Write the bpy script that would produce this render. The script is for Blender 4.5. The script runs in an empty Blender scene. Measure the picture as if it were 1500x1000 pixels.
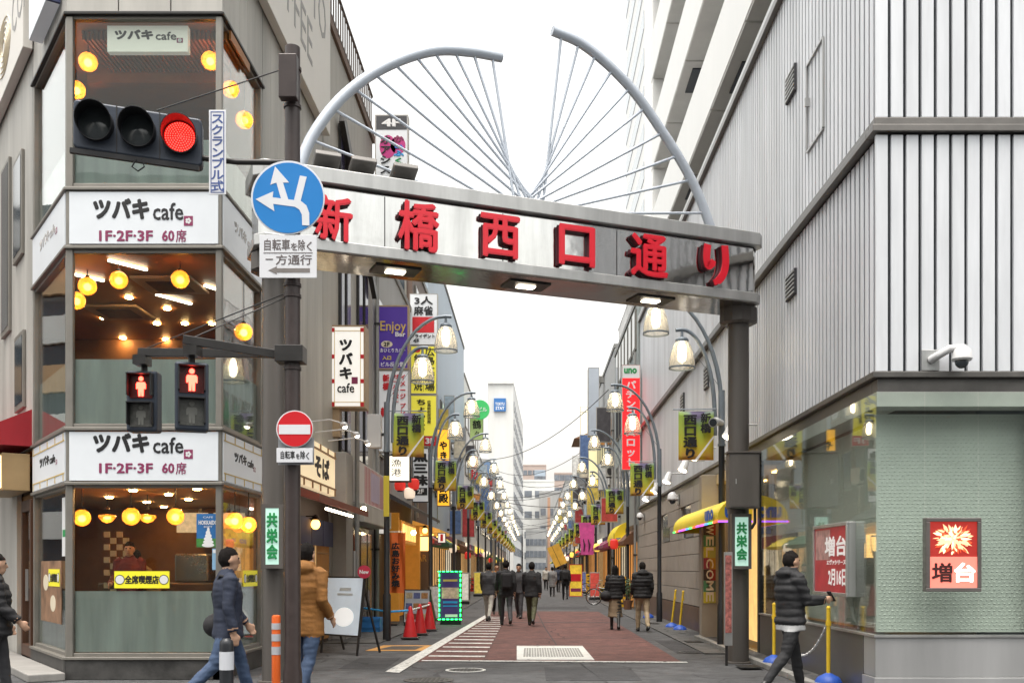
import bpy, bmesh, math, random
from math import sin, cos, pi, radians as R, sqrt, atan2
from mathutils import Vector, Matrix, kdtree, noise
S = bpy.context.scene
COL = S.collection
random.seed(7)
V = Vector
# ------------------------------------------------------------------ camera, sky, sun, exposure
F, CX, HY, H = 1500.0, 778.0, 833.0, 1.5        # focal length in photo pixels, vanishing point, eye height
cam = bpy.data.cameras.new('camera'); cam.lens = 36; cam.sensor_width = 36
cam.shift_x = (750 - CX) / 1500; cam.shift_y = (HY - 500) / 1500
cam.clip_start = .1; cam.clip_end = 3000
co = bpy.data.objects.new('camera', cam); co.location = (0, 0, H); co.rotation_euler = (R(90), 0, 0)
COL.objects.link(co); S.camera = co
SUN_EL, SUN_AZ = 77, 196                          # soft hazy sun, high behind the camera
w = bpy.data.worlds.new('World'); S.world = w; w.use_nodes = True
nt = w.node_tree; nt.nodes.clear()
sky = nt.nodes.new('ShaderNodeTexSky'); sky.sky_type = 'NISHITA'; sky.sun_disc = False
sky.sun_elevation = R(SUN_EL); sky.sun_rotation = R(SUN_AZ); sky.air_density = 3.0; sky.dust_density = 8.0; sky.ozone_density = 1.0
hs = nt.nodes.new('ShaderNodeHueSaturation'); hs.inputs['Saturation'].default_value = .22
bg = nt.nodes.new('ShaderNodeBackground'); bg.inputs['Strength'].default_value = .15
wo = nt.nodes.new('ShaderNodeOutputWorld')
veil = nt.nodes.new('ShaderNodeMixRGB'); veil.blend_type = 'ADD'; veil.inputs[0].default_value = 1; veil.inputs[2].default_value = (2.35, 2.3, 2.22, 1)   # even white cloud over the whole sky
nt.links.new(sky.outputs[0], hs.inputs['Color']); nt.links.new(hs.outputs[0], veil.inputs[1]); nt.links.new(veil.outputs[0], bg.inputs[0]); nt.links.new(bg.outputs[0], wo.inputs[0])
sl = bpy.data.lights.new('sun', 'SUN'); sl.energy = 1.3; sl.angle = R(26); sl.color = (1, .92, .82)
so = bpy.data.objects.new('sun', sl); COL.objects.link(so)
sd = V((sin(R(SUN_AZ)) * cos(R(SUN_EL)), cos(R(SUN_AZ)) * cos(R(SUN_EL)), sin(R(SUN_EL))))
so.rotation_euler = sd.to_track_quat('Z', 'Y').to_euler(); so.location = (0, 0, 60)
S.view_settings.view_transform = 'Standard'; S.view_settings.look = 'None'
S.view_settings.exposure = .82; S.view_settings.gamma = 1
S.cycles.use_denoising = True; S.cycles.max_bounces = 7; S.cycles.transparent_max_bounces = 24
S.cycles.sample_clamp_indirect = 4; S.cycles.caustics_reflective = False; S.cycles.caustics_refractive = False

# ------------------------------------------------------------------ materials
MATS = {}
def mk(name, col, rough=.6, metal=0., var=.12, scale=2.5, bump=0., bscale=30., emit=0., ecol=None, streak=0., spec=.5, coat=0.):
    if name in MATS: return MATS[name]
    m = bpy.data.materials.new(name); MATS[name] = m; m.use_nodes = True
    n = m.node_tree.nodes; l = m.node_tree.links; b = n['Principled BSDF']
    b.inputs['Roughness'].default_value = rough; b.inputs['Metallic'].default_value = metal
    b.inputs['Specular IOR Level'].default_value = spec; b.inputs['Coat Weight'].default_value = coat
    c4 = (*col, 1)
    if var or streak or bump: g = n.new('ShaderNodeNewGeometry')
    if var or streak:
        mp = n.new('ShaderNodeMapping'); l.new(g.outputs['Position'], mp.inputs[0])
        mp.inputs['Scale'].default_value = (1, 1, 1 - .88 * (streak > 0))
        t = n.new('ShaderNodeTexNoise'); t.inputs['Scale'].default_value = scale; t.inputs['Detail'].default_value = 7; t.inputs['Roughness'].default_value = .62
        l.new(mp.outputs[0], t.inputs['Vector'])
        a = max(var, streak)
        rp = n.new('ShaderNodeValToRGB'); rp.color_ramp.elements[0].position = .3; rp.color_ramp.elements[1].position = .72
        rp.color_ramp.elements[0].color = (*[x * (1 - a) for x in col], 1)
        rp.color_ramp.elements[1].color = (*[min(1, x * (1 + a * .6)) for x in col], 1)
        l.new(t.outputs['Fac'], rp.inputs[0]); l.new(rp.outputs[0], b.inputs['Base Color'])
        rr = n.new('ShaderNodeMapRange'); rr.inputs['To Min'].default_value = max(0, rough - .1 * (rough > .12)); rr.inputs['To Max'].default_value = min(1, rough + .12 * (rough > .12))
        l.new(t.outputs['Fac'], rr.inputs[0]); l.new(rr.outputs[0], b.inputs['Roughness'])
    else: b.inputs['Base Color'].default_value = c4
    if bump:
        t2 = n.new('ShaderNodeTexNoise'); t2.inputs['Scale'].default_value = bscale; t2.inputs['Detail'].default_value = 4
        l.new(g.outputs['Position'], t2.inputs['Vector'])
        bp = n.new('ShaderNodeBump'); bp.inputs['Strength'].default_value = bump; bp.inputs['Distance'].default_value = .02
        l.new(t2.outputs['Fac'], bp.inputs['Height']); l.new(bp.outputs[0], b.inputs['Normal'])
    if emit:
        b.inputs['Emission Color'].default_value = (*(ecol or col), 1); b.inputs['Emission Strength'].default_value = emit
    return m
def glass(name, tint=(.9, .95, .93), film=0., fcol=(.4, .5, .48), base=.045, wav=0.):
    m = bpy.data.materials.new(name); MATS[name] = m; m.use_nodes = True
    n = m.node_tree.nodes; l = m.node_tree.links; n.remove(n['Principled BSDF']); out = n['Material Output']
    tr = n.new('ShaderNodeBsdfTransparent'); tr.inputs[0].default_value = (*tint, 1)
    gl = n.new('ShaderNodeBsdfGlossy'); gl.inputs['Roughness'].default_value = .015; gl.inputs[0].default_value = (1, 1, 1, 1)
    lw = n.new('ShaderNodeLayerWeight'); lw.inputs['Blend'].default_value = .5
    pw = n.new('ShaderNodeMath'); pw.operation = 'POWER'; pw.inputs[1].default_value = 4.2
    ma = n.new('ShaderNodeMath'); ma.operation = 'MULTIPLY_ADD'; ma.inputs[1].default_value = .9; ma.inputs[2].default_value = base
    mx = n.new('ShaderNodeMixShader')
    l.new(lw.outputs['Facing'], pw.inputs[0]); l.new(pw.outputs[0], ma.inputs[0]); l.new(ma.outputs[0], mx.inputs[0])
    src = tr
    if film:
        di = n.new('ShaderNodeBsdfDiffuse'); di.inputs[0].default_value = (*fcol, 1)
        tl = n.new('ShaderNodeBsdfTranslucent'); tl.inputs[0].default_value = (*fcol, 1)
        m2 = n.new('ShaderNodeMixShader'); m2.inputs[0].default_value = .35; l.new(di.outputs[0], m2.inputs[1]); l.new(tl.outputs[0], m2.inputs[2])
        m3 = n.new('ShaderNodeMixShader'); m3.inputs[0].default_value = film; l.new(tr.outputs[0], m3.inputs[1]); l.new(m2.outputs[0], m3.inputs[2]); src = m3
        if name == 'frosted_film':
            g = n.new('ShaderNodeNewGeometry'); mp = n.new('ShaderNodeMapping'); mp.inputs['Scale'].default_value = (3, 3, .35); l.new(g.outputs['Position'], mp.inputs[0]); t = n.new('ShaderNodeTexNoise'); t.inputs['Scale'].default_value = 1.6; t.inputs['Detail'].default_value = 6; l.new(mp.outputs[0], t.inputs['Vector'])
            mr = n.new('ShaderNodeMapRange'); mr.inputs['From Min'].default_value = .3; mr.inputs['From Max'].default_value = .7; mr.inputs['To Min'].default_value = film - .22; mr.inputs['To Max'].default_value = film + .12; l.new(t.outputs['Fac'], mr.inputs[0]); l.new(mr.outputs[0], m3.inputs[0])
    l.new(src.outputs[0], mx.inputs[1]); l.new(gl.outputs[0], mx.inputs[2]); l.new(mx.outputs[0], out.inputs[0])
    if wav:
        g = n.new('ShaderNodeNewGeometry'); t = n.new('ShaderNodeTexNoise'); t.inputs['Scale'].default_value = 1.3; l.new(g.outputs['Position'], t.inputs['Vector'])
        bp = n.new('ShaderNodeBump'); bp.inputs['Strength'].default_value = wav; bp.inputs['Distance'].default_value = .02
        l.new(t.outputs['Fac'], bp.inputs['Height']); l.new(bp.outputs[0], gl.inputs['Normal'])
    return m
def flat(name, col, emit=0., rough=.5): return mk(name, col, rough, var=0, emit=emit)

# ------------------------------------------------------------------ mesh helpers
def wloc(o):
    p = V((0, 0, 0))
    while o: p += o.location; o = o.parent
    return p
class Fr:
    'vertical frame: t runs to the right of a viewer who faces the surface, n points to the viewer'
    def __init__(s, x, y, n):
        s.o = V((x, y, 0)); s.n = V((n[0], n[1], 0)).normalized(); s.t = V((-s.n.y, s.n.x, 0))
    def p(s, u, d, z): return s.o + s.t * u + s.n * d + V((0, 0, z))
    def back(s, P): q = P - s.o; return q.dot(s.t), q.dot(s.n), P.z
class MB:
    def __init__(s): s.v = []; s.f = []; s.mi = []; s.m = 0
    def add(s, vs, fs):
        k = len(s.v); s.v += [V(p) for p in vs]; s.f += [[i + k for i in f] for f in fs]; s.mi += [s.m] * len(fs); return s
    BF = [(0, 3, 2, 1), (4, 5, 6, 7), (0, 1, 5, 4), (1, 2, 6, 5), (2, 3, 7, 6), (3, 0, 4, 7)]
    def box(s, x0, x1, y0, y1, z0, z1):
        return s.add([(x0, y0, z0), (x1, y0, z0), (x1, y1, z0), (x0, y1, z0), (x0, y0, z1), (x1, y0, z1), (x1, y1, z1), (x0, y1, z1)], s.BF)
    def fbox(s, fr, u0, u1, d0, d1, z0, z1):
        return s.add([fr.p(*q) for q in ((u0, d0, z0), (u1, d0, z0), (u1, d1, z0), (u0, d1, z0), (u0, d0, z1), (u1, d0, z1), (u1, d1, z1), (u0, d1, z1))], s.BF)
    def obox(s, c, sx, sy, sz, M):
        c = V(c); return s.add([c + M @ V((a * sx / 2, b * sy / 2, d * sz / 2)) for d in (-1, 1) for a, b in ((-1, -1), (1, -1), (1, 1), (-1, 1))], s.BF)
    def bar(s, a, b, wx, wz=None, up=V((0, 0, 1))):
        a = V(a); b = V(b); d = (b - a); L = d.length; d.normalize(); x = d.cross(up)
        if x.length < 1e-4: x = V((1, 0, 0))
        x.normalize(); z = x.cross(d); M = Matrix((x, d, z)).transposed()
        return s.obox((a + b) / 2, wx, L, wz or wx, M)
    def tube(s, pts, r, seg=10, cap=True):
        pts = [V(p) for p in pts]; n = len(pts); rs = r if isinstance(r, (list, tuple)) else [r] * n
        vs = []; fs = []; ref = None
        for i, p in enumerate(pts):
            d = (pts[min(i + 1, n - 1)] - pts[max(i - 1, 0)]).normalized()
            if ref is None: ref = V((0, 0, 1)) if abs(d.z) < .9 else V((0, 1, 0))
            x = d.cross(ref).normalized(); y = x.cross(d); ref = y
            vs += [p + (x * cos(2 * pi * k / seg) + y * sin(2 * pi * k / seg)) * rs[i] for k in range(seg)]
        for i in range(n - 1):
            for k in range(seg): fs.append((i * seg + k, i * seg + (k + 1) % seg, (i + 1) * seg + (k + 1) % seg, (i + 1) * seg + k))
        if cap: fs += [tuple(range(seg))[::-1], tuple(range((n - 1) * seg, n * seg))]
        return s.add(vs, fs)
    def lathe(s, prof, c=(0, 0, 0), seg=16, M=None, cap=True):
        c = V(c); M = M or Matrix.Identity(3); n = len(prof); vs = []; fs = []
        for r, z in prof: vs += [c + M @ V((r * cos(2 * pi * k / seg), r * sin(2 * pi * k / seg), z)) for k in range(seg)]
        for i in range(n - 1):
            for k in range(seg): fs.append((i * seg + k, i * seg + (k + 1) % seg, (i + 1) * seg + (k + 1) % seg, (i + 1) * seg + k))
        if cap: fs += [tuple(range(seg))[::-1], tuple(range((n - 1) * seg, n * seg))]
        return s.add(vs, fs)
    def ball(s, c, r, seg=16, rings=10, sz=1.):
        return s.lathe([(max(1e-3, r * sin(pi * i / rings)), -r * sz * cos(pi * i / rings)) for i in range(rings + 1)], c, seg)
    def prism(s, pts, off):
        pts = [V(p) for p in pts]; off = V(off); n = len(pts)
        return s.add(pts + [p + off for p in pts], [tuple(range(n))[::-1], tuple(range(n, 2 * n))] + [(i, (i + 1) % n, (i + 1) % n + n, i + n) for i in range(n)])
    def build(s, name, mat, parent=None, local=False, smooth=False, bevel=0., fix=True, **props):
        me = bpy.data.meshes.new(name)
        if parent is None and not local:
            xs = [p.x for p in s.v]; ys = [p.y for p in s.v]; base = V(((min(xs) + max(xs)) / 2, (min(ys) + max(ys)) / 2, min(p.z for p in s.v)))
        else: base = V((0, 0, 0)) if local else wloc(parent)
        me.from_pydata([tuple(p - base) for p in s.v], [], s.f)
        ms = mat if isinstance(mat, (list, tuple)) else [mat]
        for m in ms: me.materials.append(m)
        if len(ms) > 1: me.polygons.foreach_set('material_index', s.mi)
        if fix:
            bm = bmesh.new(); bm.from_mesh(me); bmesh.ops.recalc_face_normals(bm, faces=bm.faces); bm.to_mesh(me); bm.free()
        if smooth:
            me.polygons.foreach_set('use_smooth', [True] * len(me.polygons)); me.set_sharp_from_angle(angle=R(38))
        me.update()
        o = bpy.data.objects.new(name, me); COL.objects.link(o)
        if parent is None: o.location = base
        else: o.parent = parent
        if bevel:
            b = o.modifiers.new('bevel', 'BEVEL'); b.width = bevel; b.segments = 2; b.limit_method = 'ANGLE'
        for k, v in props.items(): o[k] = v
        return o
def tag(o, label, cat, group=None):
    o['label'] = label; o['category'] = cat
    if group: o['group'] = group
    return o
def struct(o): o['kind'] = 'structure'; return o
def thing(name, label, cat, loc=(0, 0, 0), group=None, rz=0):
    o = bpy.data.objects.new(name, None); o.empty_display_size = .2; COL.objects.link(o); o.location = loc; o.rotation_euler = (0, 0, rz)
    return tag(o, label, cat, group)
def copy_tree(o, parent=None):
    c = o.copy(); COL.objects.link(c); c.parent = parent
    for ch in list(o.children): copy_tree(ch, c)
    return c
def dup(o, name, loc, rz, label):
    c = copy_tree(o); c.location = loc; c.rotation_euler = (0, 0, rz); c['label'] = label; return c
def share(src, parent, loc, scale=None, rz=0):
    'another piece that shares the mesh of src'
    c = src.copy(); COL.objects.link(c); c.parent = parent; c.location = loc
    if scale: c.scale = scale
    if rz: c.rotation_euler = (0, 0, rz)
    return c
def at(x, y, Y): return V(((x - CX) * Y / F, Y, H + (HY - y) * Y / F))
def gnd(x, y): return at(x, y, F * H / (y - HY))
def zz(y, Y): return H + (HY - y) * Y / F
def xx(x, Y): return (x - CX) * Y / F

# ------------------------------------------------------------------ lettering
_tc = {}; _cu = bpy.data.curves.new('tmp', 'FONT'); _cu.resolution_u = 2; _to = bpy.data.objects.new('tmp', _cu)
TS = bpy.data.scenes.new('tmp'); TS.collection.objects.link(_to)          # scratch scene, removed at the end
def evald(o): TS.view_layers[0].update(); return o.evaluated_get(TS.view_layers[0].depsgraph)
def glyphs(body, bold):
    k = (body, bold)
    if k not in _tc:
        _cu.body = body; _cu.size = 1; _cu.offset = bold; _cu.extrude = .5
        e = evald(_to); m = e.to_mesh()
        _tc[k] = ([v.co.copy() for v in m.vertices], [tuple(p.vertices) for p in m.polygons]); e.to_mesh_clear()
    return _tc[k]
def bbox(vs): return min(p.x for p in vs), max(p.x for p in vs), min(p.y for p in vs), max(p.y for p in vs)
EM = bbox(glyphs('国', 0)[0])
def put(mb, fr, body, u0, u1, z0, z1, d, t=.006, bold=.02, em=False, shear=0.):
    'write body into the rectangle u0..u1, z0..z1 of frame fr, standing t proud of distance d'
    vs, fs = glyphs(body, 0)
    if not vs: return
    a, b, c, e = bbox(vs)
    if em: a, b, c, e = EM
    r = bold if bold > .004 else 0
    a -= r; b += r; c -= r; e += r
    su = (u1 - u0) / max(1e-6, b - a); sz = (z1 - z0) / max(1e-6, e - c)
    n = 1 if not r else (5 if r < .035 else 9)                                   # heavier strokes: the glyph laid over itself, each layer a hair prouder
    for i in range(n):
        dx, dy = (0, 0) if i == 0 else (r * cos(i * 2 * pi / (n - 1) + .4), r * sin(i * 2 * pi / (n - 1) + .4))
        mb.add([fr.p(u0 + (p.x + dx - a) * su + shear * (p.y - c) * sz, d + (p.z + .5) * t * (1 - .05 * i), z0 + (p.y + dy - c) * sz) for p in vs], fs)
def column(mb, fr, body, u0, u1, z0, z1, d, t=.006, bold=.02, gap=.1):
    n = len(body); h = (z1 - z0) / n
    for i, ch in enumerate(body):
        if ch != ' ': put(mb, fr, '︱' if ch == '|' else ch, u0, u1, z1 - (i + 1) * h + gap * h / 2, z1 - i * h - gap * h / 2, d, t, bold, em=True)
BLK = flat('ink_black', (.012, .012, .014)); RED = mk('sign_red', (.62, .02, .03), .4, var=.05); WHT = mk('sign_white', (.78, .78, .78), .4, var=.04)
def lightbox(name, label, x0, y0, x1, y1, Y, face, frame, texts=(), depth=.22, rim=.035, group=None, cat='sign', extra=None):
    'a box sign that faces down the street; the rectangle and the writing are given in photo pixels at depth Y'
    a = at(x0, y1, Y); b = at(x1, y0, Y); c = V(((a.x + b.x) / 2, Y, a.z))
    t = thing(name, label, cat, c, group)
    m = MB(); m.box(a.x, b.x, Y + .02, Y + depth, a.z, b.z); m.build('casing', frame, t, bevel=.008)
    m = MB(); m.box(a.x, b.x, Y, Y + .019, a.z, a.z + rim).box(a.x, b.x, Y, Y + .019, b.z - rim, b.z).box(a.x, a.x + rim, Y, Y + .019, a.z + rim, b.z - rim).box(b.x - rim, b.x, Y, Y + .019, a.z + rim, b.z - rim)
    m.build('frame', frame, t)
    m = MB(); m.box(a.x + rim + .001, b.x - rim - .001, Y + .006, Y + .0195, a.z + rim + .001, b.z - rim - .001); fo = m.build('face', face, t)
    fr = Fr(0, Y + .006, (0, -1))
    groups = {}
    for tx in texts: groups.setdefault(tx[5], []).append(tx)
    for col, lst in groups.items():
        m = MB()
        for tx in lst:
            p = at(tx[1], tx[4], Y); q = at(tx[3], tx[2], Y); kind = tx[6] if len(tx) > 6 else 'h'; bo = tx[7] if len(tx) > 7 else .02
            if tx[0] == '#': m.box(p.x, q.x, Y - .001, Y + .0055, p.z, q.z)
            elif tx[0] == '@': m.prism([((p.x + q.x) / 2 + (q.x - p.x) / 2 * cos(k * pi / 14), Y + .005, (p.z + q.z) / 2 + (q.z - p.z) / 2 * sin(k * pi / 14)) for k in range(28)], (0, -.006, 0))
            elif kind == 'v': column(m, fr, tx[0], p.x, q.x, p.z, q.z, 0, .02, bo)
            else: put(m, fr, tx[0], p.x, q.x, p.z, q.z, 0, .02, bo)
        if m.v: m.build('lettering', MATS[col] if isinstance(col, str) else col, fo)
    if extra: extra(t, fo, fr)
    return t

# ------------------------------------------------------------------ common materials
for nme, c in dict(maroon=(.25, .03, .1), purple=(.06, .025, .22), gold=(.6, .42, .12), blue=(.03, .12, .5), skyblue=(.03, .32, .68), green=(.02, .3, .09),
                   yellow=(.8, .68, .03), orange=(.85, .28, .02), pink=(.75, .12, .3), magenta=(.5, .03, .2), cream=(.75, .66, .5), grey=(.3, .3, .3), brown=(.12, .06, .03), lime=(.45, .62, .08), navy=(.02, .03, .1)).items():
    flat(nme, c)
alu = mk('frame_metal', (.24, .225, .2), .42, .4, .12, 3)
dkmetal = mk('dark_metal', (.035, .033, .032), .4, .3, .2, 6)
brownpole = mk('brown_pole_paint', (.045, .032, .03), .38, .1, .18, 9, bump=.04)
colpaint = mk('gate_column_paint', (.12, .108, .098), .42, .2, .15, 5, streak=.16)
panelgrey = mk('cafe_wall_panel', (.46, .445, .41), .55, .1, .1, 1.6, streak=.3)
greypaint = mk('grey_lamp_paint', (.2, .235, .27), .4, .3, .12, 6)
blackpaint = mk('black_pole_paint', (.022, .024, .028), .36, .2, .2, 8)
steel = mk('gate_steel', (.6, .6, .59), .11, 1., .14, 2.2, bump=.8, bscale=.9, streak=.3)
steeldull = mk('weathered_steel', (.5, .5, .49), .38, .75, .22, 3, bump=.05, bscale=4, streak=.25)
whitetube = mk('pale_blue_paint', (.52, .57, .64), .4, .1, .08, 4)
winglass = glass('window_glass', (.9, .93, .91), base=.022, wav=.08)
darkglass = mk('dark_window_glass', (.03, .04, .05), .08, 0, .1, 2, spec=.8)
mortar = mk('grey_render', (.3, .3, .29), .8, 0, .18, 1.5, bump=.1)
concrete = mk('concrete', (.26, .25, .235), .85, 0, .25, 2, bump=.15, streak=.2)
globe = glass('globe_glass', (1, .75, .4), film=.8, fcol=(1, .55, .14), base=.03); globebulb = mk('globe_bulb', (1, .8, .5), .4, var=0, emit=24, ecol=(1, .56, .16))
warmlamp = mk('warm_lamp', (1, .8, .5), .4, var=0, emit=7, ecol=(1, .62, .22))
spotglow = mk('spot_glow', (1, .8, .5), .4, var=0, emit=110, ecol=(1, .58, .22))
whitelamp = mk('white_lamp', (1, .95, .85), .4, var=0, emit=6, ecol=(1, .88, .68))

# ------------------------------------------------------------------ ground, paving, painted markings
def asphalt(name, col, speck=.5):
    m = mk(name, col, .88, 0, .3, .55, bump=.35, bscale=140)
    n = m.node_tree.nodes; l = m.node_tree.links; b = n['Principled BSDF']; lk = b.inputs['Base Color'].links[0]; src = lk.from_socket
    g = n.new('ShaderNodeNewGeometry'); t = n.new('ShaderNodeTexNoise'); t.inputs['Scale'].default_value = 60; t.inputs['Detail'].default_value = 3; l.new(g.outputs['Position'], t.inputs['Vector'])
    mx = n.new('ShaderNodeMixRGB'); mx.blend_type = 'OVERLAY'; mx.inputs[0].default_value = speck; l.new(src, mx.inputs[1]); l.new(t.outputs['Fac'], mx.inputs[2])
    v = n.new('ShaderNodeTexVoronoi'); v.feature = 'DISTANCE_TO_EDGE'; v.inputs['Scale'].default_value = .3
    wn = n.new('ShaderNodeTexNoise'); wn.inputs['Scale'].default_value = 1.2; l.new(g.outputs['Position'], wn.inputs['Vector'])
    ad = n.new('ShaderNodeMixRGB'); ad.blend_type = 'ADD'; ad.inputs[0].default_value = .8; l.new(g.outputs['Position'], ad.inputs[1]); l.new(wn.outputs['Color'], ad.inputs[2]); l.new(ad.outputs[0], v.inputs['Vector'])
    cr = n.new('ShaderNodeMath'); cr.operation = 'LESS_THAN'; cr.inputs[1].default_value = .006; l.new(v.outputs['Distance'], cr.inputs[0])
    st = n.new('ShaderNodeTexNoise'); st.inputs['Scale'].default_value = 2.6; st.inputs['Detail'].default_value = 9; st.inputs['Roughness'].default_value = .7; l.new(g.outputs['Position'], st.inputs['Vector'])
    sr = n.new('ShaderNodeValToRGB'); sr.color_ramp.elements[0].position = .36; sr.color_ramp.elements[0].color = (.55, .55, .55, 1); sr.color_ramp.elements[1].position = .62; sr.color_ramp.elements[1].color = (1.12, 1.12, 1.12, 1); l.new(st.outputs['Fac'], sr.inputs[0])
    sm = n.new('ShaderNodeMixRGB'); sm.blend_type = 'MULTIPLY'; sm.inputs[0].default_value = 1; l.new(mx.outputs[0], sm.inputs[1]); l.new(sr.outputs[0], sm.inputs[2]); mx = sm
    m2 = n.new('ShaderNodeMixRGB'); m2.inputs[2].default_value = (col[0] * .35, col[1] * .35, col[2] * .35, 1); l.new(cr.outputs[0], m2.inputs[0]); l.new(mx.outputs[0], m2.inputs[1]); l.new(m2.outputs[0], b.inputs['Base Color'])
    return m
road = asphalt('asphalt', (.075, .075, .078)); redroad = asphalt('red_asphalt', (.13, .058, .05)); pave = asphalt('pavement_asphalt', (.095, .093, .09))
paint = mk('road_paint', (.6, .6, .57), .7, 0, .35, 9, bump=.1, bscale=80)
n = paint.node_tree.nodes; l = paint.node_tree.links; b = n['Principled BSDF']; src = b.inputs['Base Color'].links[0].from_socket; g = n.new('ShaderNodeNewGeometry')
t = n.new('ShaderNodeTexNoise'); t.inputs['Scale'].default_value = 22; t.inputs['Detail'].default_value = 8; t.inputs['Roughness'].default_value = .75; l.new(g.outputs['Position'], t.inputs['Vector'])
r = n.new('ShaderNodeValToRGB'); r.color_ramp.elements[0].position = .4; r.color_ramp.elements[1].position = .47; l.new(t.outputs['Fac'], r.inputs[0])
x = n.new('ShaderNodeMixRGB'); x.inputs[1].default_value = (.13, .12, .12, 1); l.new(r.outputs[0], x.inputs[0]); l.new(src, x.inputs[2]); l.new(x.outputs[0], b.inputs['Base Color'])
m = MB(); m.box(-900, 900, -120, 1500, -.5, 0); struct(m.build('ground', road))
m = MB(); m.prism([(-.78, 16.75, .004), (2.42, 16.55, .004), (2.36, 36, .004), (-.72, 36.4, .004)], (0, 0, .004)); struct(m.build('red_road_surface', redroad))
m = MB(); m.prism([(-1.85, 16.55, .004), (-.79, 16.78, .004), (-.73, 36.4, .004), (-1.4, 36, .004)], (0, 0, .003)); struct(m.build('red_road_verge', redroad))
hat = MB().prism([(-2.12, 14.9, .008), (-1.9, 14.75, .008), (-1.33, 33, .008), (-1.5, 33, .008)], (0, 0, .004)).build('road_marking', paint); struct(hat)
m = MB(); m.prism([(-1.78, 16.62, .009), (2.5, 16.33, .009), (2.5, 16.47, .009), (-1.78, 16.78, .009)], (0, 0, .004)); m.build('stripe', paint, hat)
y = 17.5
while y < 32:
    xl = -1.9 + (y - 14.9) * .032 + .06
    m = MB(); m.prism([(xl, y, .009), (-.79, y - .12, .009), (-.79, y + .12, .009), (xl, y + .2, .009)], (0, 0, .004)); m.build('stripe', paint, hat); y += 1.02
m = MB(); m.prism([(-4.2, 20.6, 0), (-3.05, 20.6, 0), (-2.5, 40, 0), (-2.5, 170, 0), (-4.2, 170, 0)], (0, 0, .025)); struct(m.build('pavement', pave))
m = MB(); m.box(3.05, 3.94, 18, 170, 0, .025); struct(m.build('pavement', pave))
kerb = mk('kerb_stone', (.24, .235, .22), .8, 0, .25, 4, bump=.2)
k0 = struct(MB().box(3.5, 3.62, 11.0, 11.98, 0, .09).build('kerb', kerb, bevel=.012))
for i in range(1, 11): MB().box(3.5, 3.62, 11.0 + i, 11.98 + i, 0, .09 - .003 * (i % 3)).build('kerb_stone', kerb, k0, bevel=.012)
m = MB(); m.box(3.625, 3.93, 10.5, 22, 0, .06); struct(m.build('pavement', pave))
patchm = asphalt('asphalt_patch', (.042, .042, .045))
for (xa, ya, xb, yb) in ((-2.9, 15.4, -2.2, 17.3), (.2, 13.8, 1.5, 15.6), (2.6, 18.2, 3.3, 21.5), (-.2, 38.5, 2.2, 41)): struct(MB().box(xa, xb, ya, yb, .001, .004).build('asphalt_patch', patchm))
for q in ([(.45, 19.1), (.75, 16.7), (1.0, 13.5)], [(.2, 36), (.35, 26), (.5, 20.2)]):
    for a, b in zip(q, q[1:]): struct(MB().prism([(a[0] - .012, a[1], .0085), (a[0] + .012, a[1], .0085), (b[0] + .012, b[1], .0085), (b[0] - .012, b[1], .0085)], (0, 0, .001)).build('asphalt_joint', patchm))
struct(MB().box(-.75, 2.38, 28.5, 28.75, .0085, .0095).build('asphalt_joint', patchm))
rng = random.Random(12); m = MB()
for i in range(260): x, y = rng.uniform(-3, 3.4), rng.uniform(11, 30); r_ = rng.uniform(.012, .035); m.lathe([(.001, .0165), (r_, .0165)], (x, y, 0), 7, Matrix.Scale(rng.uniform(.6, 1), 3, (1, 0, 0)), False)
gum = m.build('gum_spots', mk('gum_dark', (.03, .03, .03), .8), fix=False); gum['kind'] = 'stuff'; gum['label'] = 'dark gum spots scattered over the road surface'; gum['category'] = 'stains'
# iron and concrete covers
iron = mk('cast_iron', (.07, .065, .06), .55, .5, .3, 14, bump=.3, bscale=60)
shopdk = mk('pit_dark', (.01, .01, .01), .9)
def manhole(label, x, y, r, mat, ring):
    p = gnd(x, y); t = thing('manhole_cover', label, 'manhole cover', (p.x, p.y, 0))
    MB().lathe([(r * .86, .004), (r, .004), (r, .012), (r * .86, .012)], p * 1, 28, cap=False).build('ring', ring, t)
    m = MB(); m.lathe([(1e-3, .01), (r * .85, .01)], p, 28, cap=False)
    for i in range(-4, 5):
        for j in range(-4, 5):
            if i * i + j * j < 17: m.box(p.x + i * r * .18 - r * .06, p.x + i * r * .18 + r * .06, p.y + j * r * .18 - r * .06, p.y + j * r * .18 + r * .06, .01, .016)
    m.build('plate', mat, t)
conc_w = mk('pale_cover', (.55, .55, .52), .7, 0, .2, 10)
manhole('round cast iron manhole cover at the bottom of the frame', 628, 996, .34, iron, iron)
manhole('round pale-rimmed manhole cover just before the white line', 682, 981.5, .3, iron, conc_w)
manhole('round worn manhole cover near the right side of the red road', 1018, 955, .3, road, iron)
for i, Y in enumerate((15.2, 20.5, 27.5)):
    t = thing('drain_grate', f'{["nearest", "middle", "farthest"][i]} iron drain grate in the right gutter', 'drain', (3.3, Y, 0), 'drain grates'); MB().box(3.12, 3.46, Y, Y + .5, .03, .034).build('frame', shopdk, t)
    m = MB()
    for k in range(9): m.box(3.14 + k * .036, 3.155 + k * .036, Y + .03, Y + .47, .0341, .042)
    m.build('bars', iron, t)
t = thing('access_cover', 'large white rectangular access cover with dimples in red road', 'access cover', (.55, 19, 0))
p0, p1, p2, p3 = gnd(757, 967), gnd(871, 967), gnd(853, 946), gnd(757, 946)
m = MB(); m.prism([(p.x, p.y, .009) for p in (p0, p1, p2, p3)], (0, 0, .004)); m.build('slab', conc_w, t)
m = MB(); x0, x1, y0, y1 = p0.x, p2.x, p0.y, p2.y
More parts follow.
